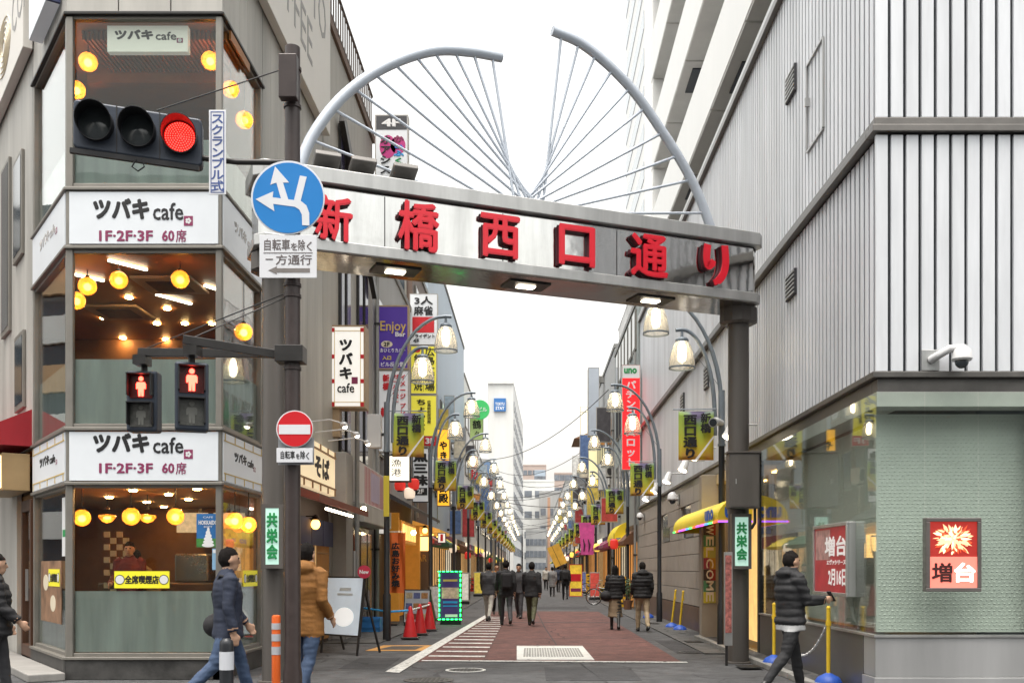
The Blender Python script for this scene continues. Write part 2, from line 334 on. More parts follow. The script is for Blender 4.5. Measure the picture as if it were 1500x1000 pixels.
for i in range(22):
    for j in range(16):
        if 2 < j < 13: cx, cy = x0 + .12 + (x1 - x0 - .24) * i / 21, y0 + .1 + (y1 - y0 - .2) * j / 15; m.box(cx - .018, cx + .018, cy - .03, cy + .03, .0125, .017)
m.box(x0, x1, y0 + .06, y0 + .085, .0125, .0145).box(x0, x1, y1 - .1, y1 - .07, .0125, .0145)
m.build('dimples', iron, t, kind='stuff')
t = thing('cable_hatch', 'steel floor hatch with worn orange border left of white line', 'hatch', (-2.9, 19.6, 0))
q = [gnd(535, 953), gnd(620, 953), gnd(636, 945), gnd(562, 945)]
m = MB(); m.prism([(p.x, p.y, .005) for p in q], (0, 0, .004)); m.build('border', mk('worn_orange_paint', (.5, .25, .06), .7, 0, .35, 10), t)
q = [gnd(552, 951.6), gnd(608, 951.6), gnd(621, 946.5), gnd(574, 946.5)]
m = MB(); m.prism([(p.x, p.y, .0095) for p in q], (0, 0, .003)); m.build('plate', iron, t)

# ------------------------------------------------------------------ street gate
G = Fr(-3.42, 13.6, (.3836, -.9235))
def on(fr, x, y, d):
    a = (x - CX) / F; s_ = (fr.o.dot(fr.n) + d) / (a * fr.n.x + fr.n.y); return V((a * s_, s_, H + (HY - y) / F * s_))
UL, UR = -.3, 7.46
gate = thing('street_gate', 'steel street gate spanning the road with red lettering and two arcs', 'gate', (G.o.x, G.o.y, 0))
def ring_beam(u0, u1, d, z0, z1, ch):
    m = MB(); pts = [(u0 + ch, d), (u0, d - ch), (u0, -d + ch), (u0 + ch, -d), (u1 - ch, -d), (u1, -d + ch), (u1, d - ch), (u1 - ch, d)]
    m.prism([G.p(u, e, z0) for u, e in pts], (0, 0, z1 - z0)); return m
ring_beam(UL + .06, UR - .06, .4, 5.82, 6.52, .1).build('panel', steel, gate)
ring_beam(UL, UR, .47, 5.66, 5.81, .12).build('lower_flange', steeldull, gate, bevel=.012)
ring_beam(UL - .02, UR + .02, .5, 6.54, 6.74, .12).build('upper_flange', steeldull, gate, bevel=.012)
ring_beam(UL + .02, UR - .02, .37, 6.5, 6.55, .1).build('shadow_gap', dkmetal, gate)
ring_beam(UL + .05, UR - .05, .42, 5.652, 5.659, .1).build('soffit_plate', mk('soffit_steel', (.5, .47, .43), .12, 1., .2, 2, bump=.5, bscale=1.2), gate)
m = MB()
for u in (1.4, 3.1, 4.9, 6.4): m.fbox(G, u, u + .012, .401, .404, 5.83, 6.5)
m.build('panel_joint', dkmetal, gate)
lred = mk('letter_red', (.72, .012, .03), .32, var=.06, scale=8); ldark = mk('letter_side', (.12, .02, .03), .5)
for ch, x0, y0, x1, y1 in (('新', 461, 286, 517, 353), ('橋', 583, 295, 644, 368), ('西', 704, 314, 762, 378), ('口', 819, 330, 872, 390), ('通', 924, 343, 979, 406), ('り', 1028, 358, 1072, 415)):
    a = G.back(on(G, x0, y1, .5)); b = G.back(on(G, x1, y0, .5)); mid = G.back(on(G, (x0 + x1) / 2, y1, .5)); md2 = G.back(on(G, (x0 + x1) / 2, y0, .5))
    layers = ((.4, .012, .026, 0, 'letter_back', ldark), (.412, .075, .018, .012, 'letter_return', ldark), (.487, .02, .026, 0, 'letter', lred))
    for d0, th, bo, ins, nm, mt in layers:
        m = MB()
        if ch != 'り': put(m, G, ch, a[0] + ins, b[0] - ins, mid[2] + ins, md2[2] - ins, d0, th, bo)
        else:
            W, Hh = b[0] - a[0], md2[2] - mid[2]
            for path in ([(.2, .97), (.17, .75), (.17, .55), (.22, .42), (.34, .5), (.4, .58)], [(.76, 1), (.79, .75), (.79, .5), (.72, .27), (.58, .1), (.4, .01)]):
                pts = [V((a[0] + x * W, mid[2] + y * Hh)) for x, y in path]; fine = []
                for q in range(len(pts) - 1):
                    p0, p1, p2, p3 = pts[max(q - 1, 0)], pts[q], pts[q + 1], pts[min(q + 2, len(pts) - 1)]
                    for k in range(5): t_ = k / 5; fine.append(.5 * (2 * p1 + (p2 - p0) * t_ + (2 * p0 - 5 * p1 + 4 * p2 - p3) * t_ * t_ + (3 * p1 - p0 - 3 * p2 + p3) * t_ ** 3))
                fine.append(pts[-1]); hw = .058 - ins; L_ = []; R_ = []
                for q, p in enumerate(fine):
                    dv = (fine[min(q + 1, len(fine) - 1)] - fine[max(q - 1, 0)]).normalized(); nv = V((-dv.y, dv.x)); k = hw * (1 if q < len(fine) - 4 else .75); L_.append(p + nv * k); R_.append(p - nv * k)
                for q in range(len(fine) - 1): m.prism([G.p(z.x, d0, z.y) for z in (L_[q], L_[q + 1], R_[q + 1], R_[q])], G.n * th)
        m.build(nm, mt, gate)
for lab, P, r in (('left', V((-3.42, 13.6, 0)), .15), ('right', V((3.32, 16.4, 0)), .165)):
    m = MB(); m.lathe([(r + .05, .0), (r + .05, .02), (r, .03), (r, 5.42), (r, 5.42)], P, 28); m.build('column', colpaint, gate, smooth=True)
    MB().lathe([(.24, 5.4), (.3, 5.43), (.3, 5.65)], P, 12).build('column_cap', colpaint, gate)
for x, y in ((579, 393), (770, 413), (953, 435)):
    P = on(G, x, y, 0); u = G.back(P)[0]
    hh = MB(); hh.fbox(G, u - .32, u + .32, -.2, .2, 5.632, 5.651); hb = hh.build('downlight_housing', dkmetal, gate)
    mm = MB(); mm.fbox(G, u - .13, u + .13, -.07, .07, 5.612, 5.631); mm.build('downlight_lens', whitelamp, hb)
def spline(px, d, n):
    pts = [on(G, x, y, d) for x, y in px]; out = []
    P = [pts[0] * 2 - pts[1]] + pts + [pts[-1] * 2 - pts[-2]]
    for i in range(1, len(P) - 2):
        for k in range(n):
            t_ = k / n; a, b, c, e = P[i - 1:i + 3]
            out.append(.5 * (2 * b + (c - a) * t_ + (2 * a - 5 * b + 4 * c - e) * t_ ** 2 + (3 * b - a - 3 * c + e) * t_ ** 3))
    return out + [pts[-1]]
LA = [(436, 262), (447, 222), (466, 186), (498, 146), (540, 112), (590, 87), (640, 74), (690, 76), (735, 84)]
RA = [(809, 45), (850, 63), (893, 97), (932, 139), (966, 187), (997, 235), (1022, 283), (1041, 333)]
for px in (LA, RA): MB().tube(spline(px, 0, 5), .075, 16).build('arc_tube', whitetube, gate, smooth=True)
LS = [(458, 206), (488, 160), (520, 131), (550, 110), (579, 95), (610, 84), (638, 79), (667, 78), (694, 80), (721, 84)]
LE = [690, 738, 768, 787, 798, 797, 790, 780, 768, 755]
RS = [(822, 55), (847, 67), (871, 84), (896, 104), (921, 131), (945, 158), (970, 195), (991, 229), (1011, 264), (1034, 312)]
RE = [793, 781, 769, 758, 750, 747, 749, 756, 772, 745]
for k, ((sx, sy), ex) in enumerate(list(zip(LS, LE)) + list(zip(RS, RE))):
    e = on(G, ex, 280, .12 if k < 10 else -.12); e.z = 6.7
    MB().tube([on(G, sx, sy, 0), e], .021, 8).build('spoke', whitetube, gate, smooth=True)
# floodlights standing on the gate
flood_b = mk('floodlight_casing', (.2, .19, .18), .5, .3, .15, 8)
for (x, y), lab in zip(((481, 250), (533, 258), (593, 266)), ('leftmost', 'middle', 'rightmost')):
    P = on(G, x, y, .2); P.z = 6.74
    t = thing('floodlight', f'{lab} of three flat grey floodlights on top of the gate', 'floodlight', P, 'floodlights on the gate')
    Mx = Matrix.Rotation(R(22.6), 3, 'Z') @ Matrix.Rotation(R(-24), 3, 'X')
    MB().obox(P + V((0, -.12, .15)), .34, .3, .07, Mx).build('casing', flood_b, t, bevel=.012)
    MB().bar(P, P + V((0, -.05, .12)), .05).build('bracket', dkmetal, t)
    m = MB()
    for i in range(7): m.obox(P + V((0, -.12, .15)) + Mx @ V((-.13 + i * .043, 0, .045)), .008, .26, .025, Mx)
    m.build('cooling_fins', flood_b, t)
mint = mk('mint_sign_face', (.5, .74, .64), .4, var=.03, emit=.22, ecol=(.6, .95, .8))
def kyoei(label, x0, y0, x1, y1, Y):
    lightbox('association_sign', label, x0, y0, x1, y1, Y, mint, colpaint, [('共栄会', (x0 * .64 + x1 * .36) - 3, y0 + 12, (x0 * .36 + x1 * .64) + 3, y1 - 12, MATS['green'], 'v', .045)], .16, .05)
kyoei('mint green vertical light sign on the left gate column', 383, 738, 414, 832, 13.3)
kyoei('mint green vertical light sign on the right gate column', 1072, 752, 1101, 833, 16.12)
t = thing('control_cabinet', 'grey steel control cabinet fixed high on right gate column', 'cabinet', (3.35, 16.1, 0))
a = at(1068, 744, 15.98); b = at(1113, 663, 15.98)
MB().box(a.x, b.x, 15.98, 16.25, a.z, b.z).build('casing', colpaint, t, bevel=.012)
MB().box(a.x - .02, b.x + .02, 15.96, 16.27, b.z + .001, b.z + .03).build('lid', colpaint, t)
MB().box(a.x + .03, b.x - .03, 15.972, 15.979, a.z + .03, b.z - .03).build('door', colpaint, t)
MB().box(a.x + .1, a.x + .115, 15.96, 15.971, a.z + .38, a.z + .46).build('latch', steeldull, t)
MB().tube([(b.x - .05, 16.1, a.z), (b.x - .05, 16.1, a.z - .22), (b.x - .1, 16.1, a.z - .3), (3.46, 16.3, a.z - .3)], .025).build('conduit', dkmetal, t, smooth=True)

# ------------------------------------------------------------------ right corner building: white metal fins over glass
XR, YR = 3.94, 11.7
finw = mk('white_metal_panel', (.72, .74, .77), .4, .05, .09, 1.7, streak=.24)
finside = finw
slot = mk('slot_dark', (.035, .04, .05), .5, .1, .2, 3)
D = thing('fin_clad_building', 'corner building clad in vertical white metal strips above a glass shopfront', 'building', (XR, YR, 0))
m = MB(); m.box(XR + .06, 22, YR + .06, 37.5, 3.55, 10.5); m.build('wall', slot, D)
P_ = .175
fp = {}
def fins(z0, z1):
    src = MB().box(-.068, .068, -.05, 0, 0, z1 - z0); f0 = None; x = XR + .07; n = 0
    ysd = YR + .02
    first = None
    while x < 8.2:
        o = src.build('wall_panel', finw, D, local=True, bevel=.004) if first is None else share(first, D, (0, 0, 0))
        first = first or o; o.location = (x - XR, .055, z0); x += P_
    src = MB().box(-.05, 0, -.059, .059, 0, z1 - z0); y = YR + .13; first = None
    while y < 27:
        o = src.build('wall_panel', finside, D, local=True, bevel=.004) if first is None else share(first, D, (0, 0, 0))
        first = first or o; o.location = (.098, y - YR, z0); y += P_
    far = MB()
    while y < 37.5: far.box(XR + .048, XR + .09, y - .059, y + .059, z0, z1); y += P_
    far.build('far_wall_panels', finside, D, kind='stuff')
fins(3.76, 6.46); fins(6.66, 10.5)
band = mk('band_metal', (.17, .16, .15), .35, .7, .2, 3)
for z0, z1, pr in ((6.48, 6.56, .05), (6.56, 6.65, .02), (3.68, 3.75, .05), (3.52, 3.68, -.02), (10.5, 10.62, .04)):
    MB().box(XR - pr, 22, YR - pr, YR + .2, z0, z1).box(XR - pr, XR + .2, YR + .2, 37.5, z0, z1).build('band', band, D, bevel=.008)
MB().box(XR - .03, 22, YR - .03, 37.55, 10.62, 10.72).build('roof_cap', steeldull, D)
# vents
vent_m = mk('vent_dark', (.06, .06, .065), .5, .4)
for x, y, hgt in ((1156, 124, .4), (1156, 418, .38), (1033, 553, .5), (998, 591, .5)):
    Y = XR * F / (x - CX); z = zz(y, Y); v = MB().box(XR + .01, XR + .06, Y - .27, Y + .27, z - hgt / 2, z + hgt / 2).build('vent', vent_m, D)
    m = MB()
    for i in range(6): m.box(XR - .006, XR + .009, Y - .26, Y + .26, z - hgt / 2 + (i + .3) * hgt / 6, z - hgt / 2 + (i + .62) * hgt / 6)
    m.build('vent_slats', steeldull, v)
Y = XR * F / (1190 - CX); za, zb = zz(205, Y), zz(78, Y); ad = MB().box(XR + .02, XR + .046, Y - .4, Y + .4, zb, zb + .03).build('access_door', steeldull, D)
for q in (MB().box(XR + .02, XR + .046, Y - .4, Y + .4, za - .03, za), MB().box(XR + .02, XR + .046, Y - .43, Y - .4, za, zb), MB().box(XR + .02, XR + .046, Y + .4, Y + .43, za, zb), MB().box(XR - .02, XR + .046, Y + .3, Y + .34, (za + zb) / 2, (za + zb) / 2 + .12)): q.build('door_trim', steeldull, ad)
# glass shopfront with a dimpled mint wall behind
tealwall = mk('mint_dimple_wall', (.6, .63, .565), .5, 0, .08, 1.2)
n = tealwall.node_tree.nodes; l = tealwall.node_tree.links
def dimple_wall(fr, u0, u1, z0, z1, d, parent, dots):
    MB().fbox(fr, u0, u1, d - .06, d, z0, z1).build('inner_wall', tealwall, parent)
    m = MB(); r = 0; z = z0 + .04
    while z < z1 - .04:
        u = u0 + .04 + (.03 if r % 2 else 0)
        while u < u1 - .03:
            c = fr.p(u, d + .007, z); m.add([fr.p(u - .022, d + .001, z), fr.p(u, d + .001, z - .012), fr.p(u + .022, d + .001, z), fr.p(u, d + .001, z + .012), c], [(0, 1, 4), (1, 2, 4), (2, 3, 4), (3, 0, 4)]); u += .06
        z += .042; r += 1
    m.build('dimples', tealwall, parent, kind='stuff')
FF = Fr(XR, YR, (0, -1)); FS = Fr(XR, YR, (-1, 0))            # on FS: u = YR - Y
dimple_wall(FF, .12, 3.2, .76, 3.32, -.35, D, 1)
dimple_wall(FS, -6.2, -.42, .76, 3.32, -.35, D, 1)
MB().box(XR + .02, 22, YR + .02, YR + .34, 3.36, 3.53).box(XR + .02, XR + .34, YR + .35, 17.6, 3.36, 3.53).build('soffit', mk('soffit_white', (.6, .6, .55), .6), D)
shopglass = glass('shop_glass', (.94, .97, .955), base=.03, wav=.05)
xs = [0, .56, 1.17, 1.78, 2.4, 3.0]
for a, b in zip(xs, xs[1:]): MB().fbox(FF, a + .006, b - .006, -.012, 0, .735, 3.52).build('pane', shopglass, D)
ys = [.012, .36, 1.3, 2.25, 3.2, 4.2, 5.1, 5.9]
for a, b in zip(ys, ys[1:]): MB().fbox(FS, -b + .006, -a - .006, -.012, 0, .735, 3.52).build('pane', shopglass, D)
plin = mk('plinth_metal', (.46, .46, .46), .4, .5, .15, 1.4, streak=.2); plin2 = mk('plinth_granite', (.1, .095, .09), .35, 0, .2, 14)
MB().box(XR - .01, 22, YR - .012, YR + .4, .27, .72).build('plinth', plin, D, bevel=.006)
MB().box(XR - .03, 22, YR - .035, YR + .4, 0, .265).build('plinth', plin, D, bevel=.006)
MB().box(XR - .012, XR + .4, YR + .41, 17.6, 0, .72).build('plinth', plin2, D)
MB().box(XR - .03, 22, YR - .03, YR + .02, .722, .75).box(XR - .03, XR + .02, YR + .021, 17.6, .722, .75).build('sill', steeldull, D)
MB().box(5.8, 6.2, YR + .12, YR + .2, .75, 3.5).build('dark_screen', slot, D)
# display boxes
def poster(name, label, fr, u0, u1, z0, z1, d, cols, texts, frame, glow, dep=.1):
    c = fr.p((u0 + u1) / 2, 0, z0); t = thing(name, label, 'display box', c)
    r = .045
    MB().fbox(fr, u0, u1, d - dep, d - .012, z0, z1).build('casing', frame, t, bevel=.008)
    MB().fbox(fr, u0, u1, d - .011, d + .02, z0, z0 + r).fbox(fr, u0, u1, d - .011, d + .02, z1 - r, z1).fbox(fr, u0, u0 + r, d - .011, d + .02, z0 + r, z1 - r).fbox(fr, u1 - r, u1, d - .011, d + .02, z0 + r, z1 - r).build('frame', frame, t, bevel=.006)
    U = lambda a: u0 + r + (u1 - u0 - 2 * r) * a
    Z = lambda a: z0 + r + (z1 - z0 - 2 * r) * a
    sheet = None
    for (a0, b0, a1, b1, mat) in cols:
        e = .0015 * len(t.children)
        o = MB().fbox(fr, U(a0), U(a1), d - .011 if sheet is None else d - .0018, d - .002 if sheet is None else d + .0005, Z(b0), Z(b1)).build('poster_sheet', mat, t if sheet is None else sheet); sheet = sheet or o
    for (tx, a0, b0, a1, b1, mat, bo) in texts:
        m = MB(); put(m, fr, tx, U(a0), U(a1), Z(b0), Z(b1), d + .001, .004, bo); m.build('lettering', mat, sheet)
    return t, sheet, U, Z
redp = mk('poster_red', (.6, .03, .03), .4, var=.35, scale=5, emit=.9, ecol=(.9, .06, .03)); coral = mk('poster_coral', (.8, .2, .16), .4, var=.05, emit=.55, ecol=(1, .2, .14))
flame = mk('poster_flame', (.9, .5, .3), .4, var=.3, scale=20, emit=.9, ecol=(1, .42, .2)); litw = mk('lit_white', (.9, .9, .88), .4, var=0, emit=1.3, ecol=(1, .95, .88)); blkr = flat('poster_dark', (.05, .01, .01))
bronze = mk('display_frame', (.2, .18, .17), .35, .6, .1, 4)
u0, u1 = xx(1356, YR - .12) - XR, xx(1437, YR - .12) - XR
t, sh, U, Z = poster('lit_display_box', 'glowing framed poster box with red flame picture on front glass', FF, u0, u1, zz(866, YR - .1), zz(758, YR - .1), .12,
    [(0, 0, 1, 1, mk('poster_black_red', (.12, .01, .01), .4, var=.4, scale=12, emit=.5, ecol=(.5, .03, .02))), (0, 0, 1, .47, coral)], [('増', .04, .08, .48, .38, blkr, .028), ('台', .52, .08, .97, .38, litw, .03)], bronze, 1)
m = MB(); rng = random.Random(5)
for i in range(150):
    a = rng.uniform(0, 2 * pi); r0 = rng.uniform(.0, .17); r1 = r0 + rng.uniform(.03, .13); cu, cz = U(.5), Z(.74); w_ = rng.uniform(.005, .016); ca, sa = cos(a), sin(a); cv = rng.uniform(-.03, .03); m.m = rng.choice([0, 0, 1, 2])
    pts = [(r0, -w_), (r0 + .5 * (r1 - r0), -w_ * 1.3 + cv * .5), (r1, cv), (r0 + .5 * (r1 - r0), w_ * 1.1 + cv * .5), (r0, w_)]
    q = [(cu + (x * ca - y_ * sa) * 1.05, cz + (x * sa + y_ * ca) * .95) for x, y_ in pts]
    if all(U(.02) < a_ < U(.98) and Z(.49) < b_ < Z(.98) for a_, b_ in q): e = .0012 + .00008 * i; m.prism([FF.p(a_, .12 + e, b_) for a_, b_ in q], FF.n * .0004)
m.build('flame_print', [flame, mk('flame_red', (.6, .08, .03), .4, var=.2, emit=.6, ecol=(1, .1, .03)), mk('flame_gold', (.9, .75, .4), .4, var=.2, emit=1.0, ecol=(1, .8, .45))], sh)
Ya, Yb = XR * F / (1253 - CX), XR * F / (1202 - CX)
redd = mk('poster_deep_red', (.32, .03, .04), .4, var=.45, scale=4, emit=.12, ecol=(.6, .05, .06)); wp = flat('poster_white', (.75, .72, .7), .15)
t, sh, U, Z = poster('display_box', 'framed dark red poster box behind the side glass', FS, -(Yb - YR), -(Ya - YR), .86 + .3, 2.08, .09,
    [(0, 0, 1, 1, redd), (.03, .5, .5, .97, mk('poster_figure', (.55, .3, .28), .4, var=.5, scale=9))], [('増台', .34, .55, .99, .86, wp, .03), ('エヴァシリーズ', .4, .42, .98, .5, wp, .03), ('2月16日', .45, .1, .98, .36, wp, .03)], steeldull, 0)
# dome camera on bracket
def dome_cam(label, P, n, s=1.):
    t = thing('security_camera', label, 'security camera', P)
    wm = mk('camera_white', (.6, .6, .6), .35, var=.05)
    fr = Fr(P.x, P.y, n)
    MB().fbox(fr, -.1 * s, .1 * s, 0, .03, P.z - .12 * s, P.z + .12 * s).build('wall_plate', steeldull, t, bevel=.006)
    MB().tube([fr.p(0, .03, P.z), fr.p(.04 * s, .12 * s, P.z + .03 * s), fr.p(.16 * s, .16 * s, P.z + .1 * s), fr.p(.26 * s, .18 * s, P.z + .1 * s)], .045 * s, 12).build('arm', wm, t, smooth=True)
    b = MB().lathe([(.04, .12), (.1, .06), (.115, -.04), (.1, -.06)][::-1] if s == 1 else [(.1 * s, -.06 * s), (.115 * s, -.04 * s), (.1 * s, .06 * s), (.04 * s, .12 * s)], fr.p(.29 * s, .18 * s, P.z + .02 * s), 20).build('housing', wm, t, smooth=True)
    MB().ball(fr.p(.29 * s, .18 * s, P.z - .05 * s), .075 * s, 16, 10).build('dome', darkglass, t, smooth=True)
dome_cam('white dome camera on a bracket under the white strips, facing front', V((xx(1362, YR), YR + .0, zz(528, YR))), (0, -1))
# entrance, return wall, tiled wall, awnings
beige = mk('beige_tile', (.4, .37, .33), .55, 0, .14, 3, bump=.06); grout = mk('tile_grout', (.2, .185, .165), .8); beigepost = mk('beige_render', (.33, .29, .24), .6, 0, .12, 2)
MB().box(XR + .05, 9, 22.0, 37.5, 0, 3.52).build('wall', grout, D)
tile = None
for r in range(7):
    for c in range(18):
        y0 = 22.3 + c * .84 + (.42 if r % 2 else 0)
        if y0 > 37: continue
        if r in (4, 5) and c in (3, 4, 8, 9): continue
        if tile is None: tile = MB().box(-.055, 0, 0, .825, 0, .4).build('wall_tile', beige, D, local=True, bevel=.004); o = tile
        else: o = share(tile, D, (0, 0, 0))
        o.location = (.05 - random.uniform(0, .006), y0 - YR, .62 + r * .415)
MB().box(XR - .02, XR + .05, 22.05, 37.5, 0, .6).build('plinth', mk('brown_plinth_tile', (.15, .1, .08), .45, 0, .45, 6), D)
for c in (3, 8):
    Y = 22.3 + c * .84; MB().box(XR + .0, XR + .045, Y + .1, Y + 1.55, 2.3, 3.08).build('window', darkglass, D)
MB().box(3.62, XR + .3, 21.75, 22.04, 0, 3.5).build('return_wall', beigepost, D, bevel=.01)
MB().box(XR + 1.6, XR + 1.7, 17.6, 21.75, 0, 3.5).build('entrance_back_wall', mk('warm_plaster', (.6, .48, .3), .6), D)
MB().box(XR + .0, XR + 1.6, 17.6, 21.75, 3.3, 3.5).build('entrance_ceiling', mk('warm_plaster', (.6, .48, .3), .6), D)
MB().box(XR - .3, XR + 1.6, 17.6, 21.75, .026, .045).build('entrance_floor', mk('entrance_tile', (.45, .36, .22), .35), D)
MB().box(XR - .02, XR + .06, 17.6, 17.75, 0, 3.5).build('jamb', dkmetal, D)
m = MB(); m.box(XR + .1, XR + .16, 17.9, 19.6, .2, 2.6); m.build('entrance_glow_panel', mk('entrance_glow', (.9, .6, .25), .5, var=.5, scale=3, emit=.5, ecol=(1, .6, .2)), D)  # glowing panel stands in for the warm light of the entrance interior
for Y in (18.4, 20.6): MB().box(XR + .5, XR + .8, Y, Y + .5, 3.27, 3.295).build('ceiling_light', warmlamp, D)
# WELCOME strip
wel = thing('welcome_sign', 'vertical multicoloured WELCOME strip on the entrance return wall', 'sign', (3.78, 21.7, .5))
fr = Fr(0, 21.73, (0, -1)); x0, x1 = 3.66, 3.92; z0, z1 = .78, 2.45
pal = [(.6, .5, .05), (.3, .03, .03), (.08, .25, .12), (.5, .25, .03), (.05, .03, .03), (.45, .42, .1), (.35, .05, .08), (.08, .12, .1)]
for i in range(14): MB().box(x0 + (i % 2) * .13, x0 + .125 + (i % 2) * .13, 21.72, 21.745, z0 + (i // 2) * .24, z0 + (i // 2) * .24 + .235).build('coloured_patch', flat(f'patch {i % 8}', pal[(i * 5) % 8]), wel)
m = MB()
for i, ch in enumerate('WELCOME'):
    vs, fs = glyphs(ch, .02); a, b, c, e = bbox(vs); zt = z1 - i * .236
    m.add([V((x0 + .05 + (p.y - c) / (e - c) * .16, 21.714 - (p.z + .5) * .006, zt - .02 - (p.x - a) / (b - a) * .2)) for p in vs], fs)
m.build('lettering', MATS['cream'], wel)
ylw = mk('yellow_canvas', (.78, .6, .03), .55, 0, .08, 3, bump=.05, bscale=12)
led = [flat(f'led {i}', c, 1.1) for i, c in enumerate([(1, .1, .05), (.1, 1, .2), (.1, .3, 1), (1, .1, .8), (.4, .1, 1)])]
def awning(label, Ya, Yb, zt, zb, proj, leds, logo):
    t = thing('awning', label, 'awning', (XR - proj / 2, (Ya + Yb) / 2, zb))
    prof = [(0, zt)] + [(proj * sin(k * pi / 16), zb + .1 + (zt - zb - .1) * cos(k * pi / 16)) for k in range(1, 9)] + [(proj, zb)]
    m = MB(); N = len(prof); m.add([(XR - d - .001, Y, z) for Y in (Ya, Yb) for d, z in prof], [(i, i + 1, N + i + 1, N + i) for i in range(N - 1)])
    for b in (0, N): m.add([(XR - d - .001, (Ya, Yb)[b > 0], z) for d, z in prof] + [(XR - .001, (Ya, Yb)[b > 0], zb)], [tuple(range(N + 1))])
    m.build('canopy', ylw, t, smooth=True)
    m = MB(); m.box(XR - proj, XR - .0, Ya - .005, Ya - .0, zb, zb + .02); m.build('rail', steeldull, t)
    if leds:
        k = 12
        for i in range(k): MB().box(XR - proj - .02, XR - proj - .005, Ya + (Yb - Ya) * i / k, Ya + (Yb - Ya) * (i + .9) / k, zb, zb + .035).build('led_strip', led[i % 5], t)
        MB().box(XR - proj, XR - .01, Ya - .03, Ya - .012, zb, zb + .03).build('led_strip', led[4], t)
    if logo:
        f = Fr(XR - proj, Ya - .008, (0, -1)); m = MB(); put(m, f, 'uno', .12, proj - .1, zb + .08, zb + .28, 0, .006, .05); m.build('lettering', MATS['blue'], t)
        f = Fr(XR - proj - .03, Ya, (-1, 0)); m = MB(); put(m, f, 'uno', -1.2, -.3, zb + .06, zb + .26, 0, .006, .05); m.build('lettering', MATS['blue'], t)
awning('large rounded yellow awning with rainbow light strip over the entrance', 18.2, 23.9, 2.82, 2.33, .62, True, True)
awning('smaller rounded yellow awning farther along the right wall', 41.5, 45, 3.4, 2.5, .6, False, True)
# spotlights along the side wall
lampw = mk('spot_white', (.55, .55, .55), .35, var=.06)
for i, (x, y) in enumerate(((1071, 632), (1018, 664), (1003, 682), (979, 700), (960, 715), (948, 727))):
    px = [778 + (XR - .5) * F / Y for Y in (18,)]; Y = (XR - .45) * F / (x - CX); z = zz(y, Y); P = V((XR, Y, z))
    t = thing('wall_spotlight', f'{["first", "second", "third", "fourth", "fifth", "sixth"][i]} white wall spotlight from the gate along the right wall', 'spotlight', P, 'wall spotlights')
    MB().tube([P + V((0, 0, .12)), P + V((-.4, 0, .12))], .018).build('arm', lampw, t, smooth=True)
    Mx = V((-.35, -.25, -.9)).to_track_quat('Z', 'Y').to_matrix()
    MB().lathe([(.05, -.12), (.07, -.1), (.1, .1), (.12, .16), (.11, .16)], P + V((-.45, 0, .04)), 18, Mx).build('head', lampw, t, smooth=True)
    MB().lathe([(.001, .165), (.1, .165)], P + V((-.45, 0, .04)), 18, Mx, False).build('lens', whitelamp, t)
dome_cam('white dome camera on long arm between wall spotlights', V((XR - .02, 27.2, 3.35)), (-1, 0), 1.2)
dome_cam('small white camera farther down the right wall under the strips', V((XR - .02, 35.5, 3.3)), (-1, 0), 1.)

# tower rising behind the fin clad building
tw = thing('office_tower', 'tall white tower with projecting horizontal bands behind the clad building', 'building', (4.8, 40, 0))
tww = mk('tower_white', (.78, .78, .76), .45, 0, .06, .6, streak=.06); tws = mk('tower_soffit', (.66, .65, .62), .6, 0, .1, 1)  # soffit colour lightened to stand in for haze
XT = 4.75
MB().box(XT + .9, 22, 13, 40, 0, 60).build('core', mk('tower_core', (.2, .22, .23), .3), tw)
for i in range(12):
    z = 13.7 + i * 3.5
    MB().box(XT, 22, 13, 40.5, z, z + 1.75).build('spandrel', tww, tw)
    for k in range(6): MB().box(XT + .02, XT + .88, 14 + k * 4.4, 14 + k * 4.4 + 4.3, z - .06, z - .002).build('soffit_panel', tws, tw)
    for k in range(3): MB().box(XT + .3, XT + .75, 17 + k * 7.5, 18.6 + k * 7.5, z - .1, z - .061).build('soffit_grille', slot, tw)
    MB().box(XT + .85, XT + .895, 13, 40, z + 1.76, z + 3.42).build('window_strip', mk('tower_glass', (.2, .22, .24), .12, spec=.8), tw)  # strip glass also lightened in place of haze
    MB().box(XT + .01, XT + .85, 40.0, 40.4, z + 1.76, z + 3.43).build('end_pier', tww, tw)
tw2 = thing('pale_tower', 'faint pale tower edge just left of the banded tower', 'building', (9, 90, 0))
MB().box(10.2, 24, 92, 110, 0, 75).build('wall', tww, tw2)
for i in range(20): MB().box(10.15, 10.195, 92.3, 109.7, 6 + i * 3.4, 7.6 + i * 3.4).build('window_strip', mk('pale_glass', (.4, .44, .48), .2), tw2)

